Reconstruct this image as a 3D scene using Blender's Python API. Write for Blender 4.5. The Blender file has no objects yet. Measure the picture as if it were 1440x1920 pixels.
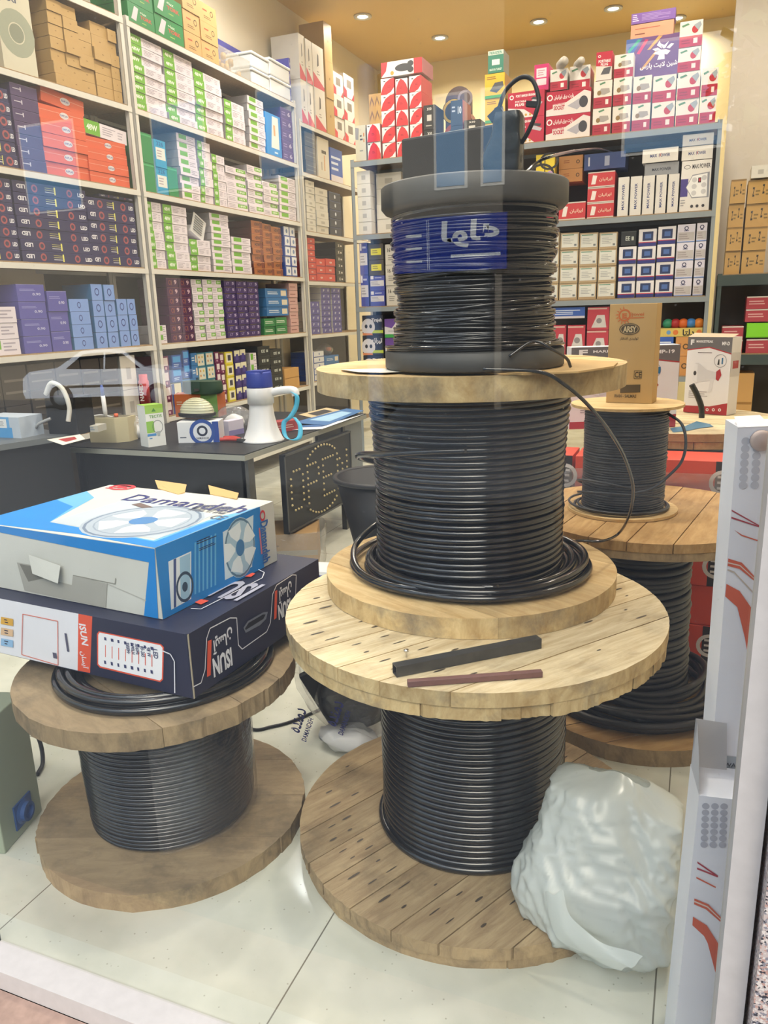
import bpy, math, random
import numpy as np
from mathutils import Vector, Matrix, noise
random.seed(7)
S = bpy.context.scene
COL = S.collection
PI = math.pi
# ------------------------------------------------------------------ camera
H = 1.45
YAW, PITCH, ROLL = (math.radians(a) for a in (-22.316, 14.712, 1.773))
F_PX = 1442.0
fwd = Vector((math.sin(YAW) * math.cos(PITCH), math.cos(YAW) * math.cos(PITCH), -math.sin(PITCH)))
rgt = Vector((math.cos(YAW), -math.sin(YAW), 0))
dwn = fwd.cross(rgt)
R3 = rgt * math.cos(ROLL) + dwn * math.sin(ROLL)
D3 = dwn * math.cos(ROLL) - rgt * math.sin(ROLL)
cam_d = bpy.data.cameras.new('camera')
cam = bpy.data.objects.new('camera', cam_d)
COL.objects.link(cam)
cam_d.sensor_fit = 'VERTICAL'
cam_d.sensor_height = 36.0
cam_d.sensor_width = 27.0
cam_d.lens = F_PX / 1920 * 36.0
cam_d.clip_start = 0.02
cam_d.clip_end = 300
mw = Matrix((R3, -D3, -fwd)).transposed().to_4x4()
mw.translation = Vector((0, 0, H))
cam.matrix_world = mw
S.camera = cam
# ------------------------------------------------------------------ world, light, exposure
S.view_settings.view_transform = 'Standard'
S.view_settings.look = 'None'
S.view_settings.gamma = 1
S.view_settings.exposure = 0.0
S.view_settings.use_curve_mapping = False
S.cycles.max_bounces = 7
S.cycles.diffuse_bounces = 3
S.cycles.glossy_bounces = 4
S.cycles.transmission_bounces = 4
S.cycles.transparent_max_bounces = 10
S.cycles.sample_clamp_indirect = 4.0
S.cycles.caustics_reflective = False
S.cycles.caustics_refractive = False
wd = bpy.data.worlds.new('sky')
S.world = wd
wd.use_nodes = True
wn = wd.node_tree
bg = wn.nodes['Background']
sky = wn.nodes.new('ShaderNodeTexSky')
sky.sky_type = 'NISHITA'
sky.sun_disc = False
sky.sun_elevation = math.radians(48)
sky.sun_rotation = math.radians(160)
sky.air_density = 1.6
sky.dust_density = 3.0
hs = wn.nodes.new('ShaderNodeHueSaturation')
hs.inputs['Saturation'].default_value = 0.8
wn.links.new(sky.outputs['Color'], hs.inputs['Color'])
wn.links.new(hs.outputs['Color'], bg.inputs['Color'])
SKY_STRENGTH = 0.42
bg.inputs['Strength'].default_value = SKY_STRENGTH
# late sun from behind the shop: it lights the far side of the street and the parked car, not the room
sun_d = bpy.data.lights.new('sun', 'SUN'); sun_d.energy = 16.0; sun_d.angle = math.radians(2.0); sun_d.color = (1, .96, .9)
sun = bpy.data.objects.new('sun', sun_d); COL.objects.link(sun)
sun.rotation_euler = Vector((-.18, -.80, -.57)).to_track_quat('-Z', 'Y').to_euler()
LAMP_W = 24.0                       # each ceiling downlight
LAMP_COL = (1.0, 0.88, 0.73)
PANEL_W = 20.0                      # each square ceiling panel, two of them unseen added fill near the window

# ------------------------------------------------------------------ pixel helpers (1440 x 1920)
def ray(x, y):
    return R3 * ((x - 720) / F_PX) + D3 * ((y - 960) / F_PX) + fwd
def at_z(x, y, z):
    d = ray(x, y); return Vector((0, 0, H)) + d * ((z - H) / d.z)
def at_y(x, y, Y):
    d = ray(x, y); return Vector((0, 0, H)) + d * (Y / d.y)
def at_x(x, y, X):
    d = ray(x, y); return Vector((0, 0, H)) + d * (X / d.x)
class Plane:
    """a vertical plane through (px, py) along the direction ang (degrees)"""
    def __init__(s, px, py, ang):
        s.p = Vector((px, py, 0)); s.a = math.radians(ang)
        s.u = Vector((math.cos(s.a), math.sin(s.a), 0)); s.n = Vector((math.sin(s.a), -math.cos(s.a), 0))
    def hit(s, x, y):
        d = ray(x, y); k = (s.p - Vector((0, 0, H))).dot(s.n) / d.dot(s.n)
        q = Vector((0, 0, H)) + d * k
        return (q - s.p).dot(s.u), q.z
    def pt(s, u, z, back=0.0):
        q = s.p + s.u * u - s.n * back
        return Vector((q.x, q.y, z))

# ------------------------------------------------------------------ materials
MATS = {}
def lin(h):
    h = h.lstrip('#')
    c = [int(h[i:i + 2], 16) / 255 for i in (0, 2, 4)]
    return [x / 12.92 if x <= 0.04045 else ((x + 0.055) / 1.055) ** 2.4 for x in c] + [1.0]
def newmat(name):
    m = bpy.data.materials.new(name); m.use_nodes = True
    nt = m.node_tree
    return m, nt, nt.nodes['Principled BSDF'], nt.nodes['Material Output']
def mottled(name, c, rough=0.5, amt=0.12, scale=9.0, metal=0.0, bump=0.0, spec=0.5):
    """paint or card: base colour with faint procedural mottling"""
    m, nt, b, out = newmat(name)
    if isinstance(c, str): c = lin(c)
    tc = nt.nodes.new('ShaderNodeTexCoord')
    no = nt.nodes.new('ShaderNodeTexNoise'); no.inputs['Scale'].default_value = scale; no.inputs['Detail'].default_value = 4
    nt.links.new(tc.outputs['Object'], no.inputs['Vector'])
    mx = nt.nodes.new('ShaderNodeMix'); mx.data_type = 'RGBA'
    mx.inputs[6].default_value = [max(0, v * (1 - amt)) for v in c[:3]] + [1]
    mx.inputs[7].default_value = [min(1, v * (1 + amt)) for v in c[:3]] + [1]
    nt.links.new(no.outputs['Fac'], mx.inputs[0])
    nt.links.new(mx.outputs[2], b.inputs['Base Color'])
    b.inputs['Roughness'].default_value = rough
    b.inputs['Metallic'].default_value = metal
    b.inputs['Specular IOR Level'].default_value = spec
    if bump:
        bu = nt.nodes.new('ShaderNodeBump'); bu.inputs['Strength'].default_value = bump; bu.inputs['Distance'].default_value = 0.004
        nt.links.new(no.outputs['Fac'], bu.inputs['Height']); nt.links.new(bu.outputs['Normal'], b.inputs['Normal'])
    return m
def emat(name, c, s):
    m, nt, b, out = newmat(name)
    b.inputs['Base Color'].default_value = lin(c) if isinstance(c, str) else list(c) + [1]
    b.inputs['Emission Color'].default_value = b.inputs['Base Color'].default_value
    b.inputs['Emission Strength'].default_value = s
    return m
def wood(name, ca, cb, cd, scale=1.0, rough=0.75, grain=14.0, dirt=0.5):
    """boards with the grain along local x; dark dirt in patches"""
    m, nt, b, out = newmat(name)
    tc = nt.nodes.new('ShaderNodeTexCoord')
    mp = nt.nodes.new('ShaderNodeMapping'); mp.inputs['Scale'].default_value = (1.6 * scale, grain * scale, grain * scale * .5)
    nt.links.new(tc.outputs['Object'], mp.inputs['Vector'])
    n1 = nt.nodes.new('ShaderNodeTexNoise'); n1.inputs['Scale'].default_value = 4; n1.inputs['Detail'].default_value = 9; n1.inputs['Roughness'].default_value = .68
    n1.inputs['Distortion'].default_value = .6
    nt.links.new(mp.outputs[0], n1.inputs['Vector'])
    n2 = nt.nodes.new('ShaderNodeTexNoise'); n2.inputs['Scale'].default_value = 7; n2.inputs['Detail'].default_value = 7; n2.inputs['Roughness'].default_value = .65
    nt.links.new(tc.outputs['Object'], n2.inputs['Vector'])
    # per board tint
    at = nt.nodes.new('ShaderNodeAttribute'); at.attribute_name = 'tint'
    r1 = nt.nodes.new('ShaderNodeValToRGB')
    r1.color_ramp.elements[0].position = .3; r1.color_ramp.elements[0].color = lin(ca)
    r1.color_ramp.elements[1].position = .72; r1.color_ramp.elements[1].color = lin(cb)
    nt.links.new(n1.outputs['Fac'], r1.inputs[0])
    r2 = nt.nodes.new('ShaderNodeValToRGB')
    r2.color_ramp.elements[0].position = .50; r2.color_ramp.elements[0].color = (0, 0, 0, 1)
    r2.color_ramp.elements[1].position = .72; r2.color_ramp.elements[1].color = (dirt, dirt, dirt, 1)
    nt.links.new(n2.outputs['Fac'], r2.inputs[0])
    mx = nt.nodes.new('ShaderNodeMix'); mx.data_type = 'RGBA'
    nt.links.new(r2.outputs[0], mx.inputs[0]); nt.links.new(r1.outputs[0], mx.inputs[6]); mx.inputs[7].default_value = lin(cd)
    hv = nt.nodes.new('ShaderNodeHueSaturation')
    nt.links.new(mx.outputs[2], hv.inputs['Color'])
    ma = nt.nodes.new('ShaderNodeMath'); ma.operation = 'MULTIPLY_ADD'; ma.inputs[1].default_value = .34; ma.inputs[2].default_value = .83
    nt.links.new(at.outputs['Fac'], ma.inputs[0]); nt.links.new(ma.outputs[0], hv.inputs['Value'])
    nt.links.new(hv.outputs[0], b.inputs['Base Color'])
    b.inputs['Roughness'].default_value = rough
    bu = nt.nodes.new('ShaderNodeBump'); bu.inputs['Strength'].default_value = .35; bu.inputs['Distance'].default_value = .003
    nt.links.new(n1.outputs['Fac'], bu.inputs['Height']); nt.links.new(bu.outputs['Normal'], b.inputs['Normal'])
    return m
def two_sided_fresnel(nt):
    """Fresnel of a thin sheet, the same from both sides"""
    fr = nt.nodes.new('ShaderNodeFresnel'); ge = nt.nodes.new('ShaderNodeNewGeometry'); mr = nt.nodes.new('ShaderNodeMapRange')
    mr.inputs[3].default_value = 1.5; mr.inputs[4].default_value = 1 / 1.5
    nt.links.new(ge.outputs['Backfacing'], mr.inputs[0]); nt.links.new(mr.outputs[0], fr.inputs['IOR'])
    return fr
def film(name, tint, opacity, rough=0.12, spec=1.0, crinkle=0.0):
    """thin clear or milky plastic sheet: see-through with a glossy coat"""
    m, nt, b, out = newmat(name)
    b.inputs['Base Color'].default_value = lin(tint); b.inputs['Roughness'].default_value = rough
    b.inputs['Specular IOR Level'].default_value = spec
    tr = nt.nodes.new('ShaderNodeBsdfTransparent'); gl = nt.nodes.new('ShaderNodeBsdfGlossy'); gl.inputs['Roughness'].default_value = rough
    m1 = nt.nodes.new('ShaderNodeMixShader'); m2 = nt.nodes.new('ShaderNodeMixShader')
    fr = two_sided_fresnel(nt)
    m1.inputs[0].default_value = opacity
    nt.links.new(tr.outputs[0], m1.inputs[1]); nt.links.new(b.outputs[0], m1.inputs[2])
    nt.links.new(fr.outputs[0], m2.inputs[0]); nt.links.new(m1.outputs[0], m2.inputs[1]); nt.links.new(gl.outputs[0], m2.inputs[2])
    nt.links.new(m2.outputs[0], out.inputs['Surface'])
    if crinkle:
        tc = nt.nodes.new('ShaderNodeTexCoord'); no = nt.nodes.new('ShaderNodeTexNoise'); no.inputs['Scale'].default_value = 14; no.inputs['Detail'].default_value = 5
        no.inputs['Distortion'].default_value = 1.5
        nt.links.new(tc.outputs['Object'], no.inputs['Vector'])
        bu = nt.nodes.new('ShaderNodeBump'); bu.inputs['Strength'].default_value = crinkle; bu.inputs['Distance'].default_value = .02
        nt.links.new(no.outputs['Fac'], bu.inputs['Height'])
        for q in (b, gl, fr): nt.links.new(bu.outputs['Normal'], q.inputs['Normal'])
    return m
def M(name):
    if name in MATS: return MATS[name]
    if name.startswith('#'):
        MATS[name] = mottled('card_' + name[1:], name, .48, .10, 7.0)
        return MATS[name]
    raise KeyError(name)

MATS['pale_wood'] = wood('pale_wood', '#b6a078', '#e6d7b4', '#7d705c', 1, .8, 12, .45)
MATS['raw_wood'] = wood('raw_wood', '#c09c66', '#e6cb98', '#8f7a58', 1, .75, 10, .4)
MATS['base_wood'] = wood('base_wood', '#8a7356', '#b5a07c', '#564a3a', 1, .7, 12, .5)
MATS['dirty_wood'] = wood('dirty_wood', '#87745a', '#a99473', '#574d42', 1, .65, 6, .65)
MATS['edge_wood'] = wood('edge_wood', '#a48656', '#dcc594', '#5f5b55', 3, .8, 2, .75)
MATS['worn_edge'] = wood('worn_edge', '#7f6b50', '#b29a74', '#4c453b', 3, .85, 2, .75)
MATS['warm_wood'] = wood('warm_wood', '#967243', '#bb9a68', '#604a30', 1, .7, 10, .35)
MATS['cable'] = mottled('black_cable_sheath', (.011, .012, .014, 1), .15, .3, 30, spec=.8)
MATS['thin_cable'] = mottled('glossy_thin_cable', (.012, .013, .015, 1), .15, .3, 40, spec=.8)
MATS['dull_cable'] = mottled('dusty_black_cable', (.030, .033, .038, 1), .42, .3, 30)
MATS['core'] = mottled('dark_core', (.02, .02, .02, 1), .8)
MATS['reel_plastic'] = mottled('dark_reel_plastic', (.060, .060, .058, 1), .55, .35, 12, bump=.2)
MATS['black_plastic'] = mottled('black_plastic', (.014, .014, .016, 1), .42, .3, 20, spec=.3)
MATS['tape_black'] = mottled('black_tape', (.018, .022, .024, 1), .25, .3, 26, bump=.6)
MATS['dark_metal'] = mottled('dark_bare_steel', (.09, .09, .09, 1), .45, .3, 25, metal=.6)
MATS['rust_bar'] = mottled('primer_red_bar', '#70504c', .6, .25, 30)
MATS['shelf_white'] = mottled('white_painted_steel', '#d8d6cf', .4, .08, 6)
MATS['shelf_grey'] = mottled('grey_painted_steel', '#8a9297', .4, .1, 6)
MATS['shelf_dark'] = mottled('dark_green_steel', '#3d4a4a', .45, .15, 6)
MATS['rack_back'] = mottled('dark_back_shade', '#4a443c', .7, .2, 6)  # dark backing colour that also paints the shade in rack gaps
MATS['chipboard'] = mottled('chipboard', '#9a8160', .8, .35, 60)
MATS['desk_black'] = mottled('black_desk_panel', (.014, .015, .017, 1), .45, .2, 4, spec=.3)
MATS['desk_edge'] = mottled('grey_desk_edging', '#8d8f88', .45, .1, 5)
MATS['chrome'] = mottled('chrome', (.6, .6, .6, 1), .2, .05, 5, metal=1)
MATS['kraft'] = mottled('kraft_card', '#c2a06a', .75, .12, 8)
MATS['kraft_dark'] = mottled('kraft_card_dark', '#9a7b50', .75, .12, 8)
MATS['white_shell'] = mottled('white_plastic_shell', '#e4e6ea', .3, .03, 6)
MATS['clear_film'] = film('clear_film', '#dfe3ea', .16, .1, 1.0, .6)
MATS['cable_film'] = film('thin_cable_film', '#cfd3da', .05, .15, .8, .4)
MATS['wrap_film'] = film('stretch_film', '#cfc6c4', .30, .15, 1.0, .7)
MATS['clear_card'] = film('clear_lid', '#e6e6e0', .3, .1)
MATS['lens'] = mottled('ribbed_lens', '#cfcfb4', .2, .1, 10)
MATS['frame_white'] = mottled('white_window_frame', '#bdbab7', .5, .10, 40, bump=.15)
def milky():
    m, nt, b, out = newmat('milky_plastic')
    b.inputs['Base Color'].default_value = lin('#dfe5e2'); b.inputs['Roughness'].default_value = .22
    b.inputs['Specular IOR Level'].default_value = .6
    tl = nt.nodes.new('ShaderNodeBsdfTranslucent'); tl.inputs['Color'].default_value = lin('#dce4e0')
    tr = nt.nodes.new('ShaderNodeBsdfTransparent')
    a = nt.nodes.new('ShaderNodeMixShader'); a.inputs[0].default_value = .3
    c = nt.nodes.new('ShaderNodeMixShader'); c.inputs[0].default_value = .10
    nt.links.new(b.outputs[0], a.inputs[1]); nt.links.new(tl.outputs[0], a.inputs[2])
    nt.links.new(a.outputs[0], c.inputs[1]); nt.links.new(tr.outputs[0], c.inputs[2])
    nt.links.new(c.outputs[0], out.inputs['Surface'])
    return m
MATS['milky'] = milky()
def glass_mat():
    """clean pane with a little dust: sees through, mirrors the street by Fresnel"""
    m, nt, b, out = newmat('shop_glass')
    tr = nt.nodes.new('ShaderNodeBsdfTransparent'); tr.inputs['Color'].default_value = (.93, .96, .95, 1)
    gl = nt.nodes.new('ShaderNodeBsdfGlossy'); gl.inputs['Roughness'].default_value = 0.0
    df = nt.nodes.new('ShaderNodeBsdfDiffuse'); df.inputs['Color'].default_value = (.75, .74, .70, 1)
    fr = two_sided_fresnel(nt)
    k = nt.nodes.new('ShaderNodeMath'); k.operation = 'MULTIPLY'; k.inputs[1].default_value = 2.0; k.use_clamp = True
    m1 = nt.nodes.new('ShaderNodeMixShader'); m2 = nt.nodes.new('ShaderNodeMixShader')
    tc = nt.nodes.new('ShaderNodeTexCoord')
    no = nt.nodes.new('ShaderNodeTexNoise'); no.inputs['Scale'].default_value = 2.2; no.inputs['Detail'].default_value = 8
    nt.links.new(tc.outputs['Object'], no.inputs['Vector'])
    vo = nt.nodes.new('ShaderNodeTexVoronoi'); vo.inputs['Scale'].default_value = 45
    nt.links.new(tc.outputs['Object'], vo.inputs['Vector'])
    lt = nt.nodes.new('ShaderNodeMath'); lt.operation = 'LESS_THAN'; lt.inputs[1].default_value = .07
    nt.links.new(vo.outputs['Distance'], lt.inputs[0])
    mr = nt.nodes.new('ShaderNodeMapRange'); mr.inputs[1].default_value = .3; mr.inputs[2].default_value = .75; mr.inputs[3].default_value = .0; mr.inputs[4].default_value = .004
    nt.links.new(no.outputs['Fac'], mr.inputs[0])
    ad = nt.nodes.new('ShaderNodeMath'); ad.operation = 'MULTIPLY_ADD'; ad.inputs[1].default_value = .05
    nt.links.new(lt.outputs[0], ad.inputs[0]); nt.links.new(mr.outputs[0], ad.inputs[2])
    nt.links.new(ad.outputs[0], m1.inputs[0])
    nt.links.new(tr.outputs[0], m1.inputs[1]); nt.links.new(df.outputs[0], m1.inputs[2])
    nt.links.new(fr.outputs[0], k.inputs[0]); nt.links.new(k.outputs[0], m2.inputs[0])
    nt.links.new(m1.outputs[0], m2.inputs[1]); nt.links.new(gl.outputs[0], m2.inputs[2])
    nt.links.new(m2.outputs[0], out.inputs['Surface'])
    return m
MATS['glass'] = glass_mat()
def tile_mat():
    m, nt, b, out = newmat('glossy_floor_tile')
    tc = nt.nodes.new('ShaderNodeTexCoord')
    sp = nt.nodes.new('ShaderNodeSeparateXYZ'); nt.links.new(tc.outputs['Object'], sp.inputs[0])
    ms = []
    for ax, off in ((0, .003), (1, .30)):
        a = nt.nodes.new('ShaderNodeMath'); a.operation = 'ADD'; a.inputs[1].default_value = 75.5 - off
        nt.links.new(sp.outputs[ax], a.inputs[0])
        w = nt.nodes.new('ShaderNodeMath'); w.operation = 'PINGPONG'; w.inputs[1].default_value = .755 / 2
        nt.links.new(a.outputs[0], w.inputs[0])
        l = nt.nodes.new('ShaderNodeMath'); l.operation = 'LESS_THAN'; l.inputs[1].default_value = .0018
        nt.links.new(w.outputs[0], l.inputs[0]); ms.append(l)
    mxm = nt.nodes.new('ShaderNodeMath'); mxm.operation = 'MAXIMUM'
    nt.links.new(ms[0].outputs[0], mxm.inputs[0]); nt.links.new(ms[1].outputs[0], mxm.inputs[1])
    no = nt.nodes.new('ShaderNodeTexNoise'); no.inputs['Scale'].default_value = 5; no.inputs['Detail'].default_value = 9
    nt.links.new(tc.outputs['Object'], no.inputs['Vector'])
    vo = nt.nodes.new('ShaderNodeTexVoronoi'); vo.inputs['Scale'].default_value = 38
    nt.links.new(tc.outputs['Object'], vo.inputs['Vector'])
    sp2 = nt.nodes.new('ShaderNodeMath'); sp2.operation = 'LESS_THAN'; sp2.inputs[1].default_value = .085
    nt.links.new(vo.outputs['Distance'], sp2.inputs[0])
    r = nt.nodes.new('ShaderNodeValToRGB'); r.color_ramp.elements[0].position = .3; r.color_ramp.elements[0].color = lin('#b9bbae')
    r.color_ramp.elements[1].position = .7; r.color_ramp.elements[1].color = lin('#d0d1c5')
    nt.links.new(no.outputs['Fac'], r.inputs[0])
    mx = nt.nodes.new('ShaderNodeMix'); mx.data_type = 'RGBA'; mx.inputs[7].default_value = lin('#8c8a7c')
    mk = nt.nodes.new('ShaderNodeMath'); mk.operation = 'MULTIPLY'; mk.inputs[1].default_value = .6
    nt.links.new(sp2.outputs[0], mk.inputs[0])
    nt.links.new(mk.outputs[0], mx.inputs[0]); nt.links.new(r.outputs[0], mx.inputs[6])
    m2 = nt.nodes.new('ShaderNodeMix'); m2.data_type = 'RGBA'; m2.inputs[7].default_value = lin('#6e6c62')
    nt.links.new(mxm.outputs[0], m2.inputs[0]); nt.links.new(mx.outputs[2], m2.inputs[6])
    nt.links.new(m2.outputs[2], b.inputs['Base Color'])
    b.inputs['Roughness'].default_value = .13
    return m
MATS['tile'] = tile_mat()
def speckle(name, cols, scale, rough=.55):
    m, nt, b, out = newmat(name)
    tc = nt.nodes.new('ShaderNodeTexCoord'); vo = nt.nodes.new('ShaderNodeTexVoronoi'); vo.inputs['Scale'].default_value = scale
    nt.links.new(tc.outputs['Object'], vo.inputs['Vector'])
    sp = nt.nodes.new('ShaderNodeSeparateColor'); nt.links.new(vo.outputs['Color'], sp.inputs[0])
    r = nt.nodes.new('ShaderNodeValToRGB'); r.color_ramp.interpolation = 'CONSTANT'
    while len(r.color_ramp.elements) < len(cols): r.color_ramp.elements.new(.5)
    for e, (p, c) in zip(r.color_ramp.elements, cols): e.position = p; e.color = lin(c)
    nt.links.new(sp.outputs[0], r.inputs[0]); nt.links.new(r.outputs[0], b.inputs['Base Color'])
    b.inputs['Roughness'].default_value = rough
    return m
MATS['granite'] = speckle('granite', [(0, '#3d3c42'), (.12, '#b9aca6'), (.45, '#d0c8c0'), (.7, '#b39084'), (.86, '#838188')], 330)
MATS['marble'] = mottled('pink_sill_stone', '#9c8375', .6, .45, 34, bump=.2)
MATS['asphalt'] = mottled('asphalt', '#565b61', .9, .2, 6)
MATS['ceil_paint'] = mottled('ochre_ceiling_paint', '#d8b468', .35, .05, 2)
MATS['wall_cream'] = mottled('cream_wall_paint', '#eadfc6', .6, .04, 2)
MATS['wall_yellow'] = mottled('pale_yellow_wall_paint', '#f2e2ae', .6, .04, 2)
MATS['wall_stripe'] = mottled('bright_yellow_stripe', '#e8c619', .6, .04, 2)
MATS['wall_pale'] = mottled('pale_plaster', '#d9d3cb', .6, .05, 2)
MATS['facade'] = mottled('facade_plaster', '#7a756c', .85, .15, 1)
MATS['facade_dark'] = mottled('dark_shopfront', '#23262a', .6, .2, 1)
MATS['facade_glass'] = mottled('street_window', '#7ea6cc', .45, .08, .6, spec=.2)
MATS['sign_blue'] = mottled('blue_sign_paint', '#0b2f9a', .5, .05, 2)
MATS['car_paint'] = mottled('silver_grey_car_paint', '#d5dde8', .3, .04, 2)
MATS['car_glass'] = mottled('dark_car_glass', (.01, .012, .014, 1), .1, .05, 2)
MATS['rubber'] = mottled('tyre_rubber', (.018, .018, .018, 1), .8)
MATS['lamp_glow'] = emat('lamp_glow', (1, .93, .8), 22.0)
MATS['panel_glow'] = emat('panel_glow', (1, .97, .92), 6.0)
MATS['led_off'] = mottled('dull_led', '#b8a777', .3, .1, 20)
MATS['socket_blue'] = mottled('blue_socket', '#2f4f86', .45, .15, 20)
MATS['box_green'] = mottled('grey_green_enamel', '#97a08c', .4, .1, 3)
MATS['shag_green'] = mottled('tree_leaf', '#3d5a36', .8, .4, 5)

# ------------------------------------------------------------------ mesh builder
_text_cache = {}
def text_mesh(s, bold=0.0, shear=0.0):
    k = (s, bold, shear)
    if k in _text_cache: return _text_cache[k]
    c = bpy.data.curves.new('lettering', 'FONT'); c.body = s; c.resolution_u = 2
    c.offset = bold; c.shear = shear
    o = bpy.data.objects.new('lettering', c)
    me = o.to_mesh()
    v = np.array([x.co[:2] for x in me.vertices]) if len(me.vertices) else np.zeros((1, 2))
    f = [tuple(p.vertices) for p in me.polygons]
    o.to_mesh_clear(); bpy.data.objects.remove(o); bpy.data.curves.remove(c)
    lo, hi = v.min(0), v.max(0)
    v = (v - lo) / np.maximum(hi - lo, 1e-6)
    _text_cache[k] = (v, f)
    return _text_cache[k]
_FORMS = {'ا': (0xFE8D, 2), 'آ': (0xFE81, 2), 'ب': (0xFE8F, 4), 'پ': (0xFB56, 4), 'ت': (0xFE95, 4), 'ی': (0xFBFC, 4), 'د': (0xFEA9, 2),
          'ر': (0xFEAD, 2), 'ز': (0xFEAF, 2), 'ژ': (0xFB8A, 2), 'س': (0xFEB1, 4), 'ش': (0xFEB5, 4), 'ق': (0xFED5, 4), 'ک': (0xFB8E, 4),
          'گ': (0xFB92, 4), 'ل': (0xFEDD, 4), 'م': (0xFEE1, 4), 'ن': (0xFEE5, 4), 'و': (0xFEED, 2), 'ه': (0xFEE9, 4), 'ع': (0xFEC9, 4), 'ف': (0xFED1, 4)}
def fa(s):
    """join Persian letters and put them in visual order"""
    s = s.replace('لا', '\uFEFB')
    out = []
    for i, ch in enumerate(s):
        if ch == '\uFEFB':
            p = s[i - 1] if i else ' '
            out.append(chr(0xFEFC if _FORMS.get(p, (0, 0))[1] == 4 else 0xFEFB)); continue
        if ch not in _FORMS: out.append(ch); continue
        base, n = _FORMS[ch]
        prev = i > 0 and _FORMS.get(s[i - 1], (0, 0))[1] == 4
        nxt = n == 4 and i + 1 < len(s) and (s[i + 1] in _FORMS or s[i + 1] == '\uFEFB')
        out.append(chr(base + (3 if prev and nxt else 1 if prev else 2 if nxt else 0)))
    return ''.join(reversed(out))

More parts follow.
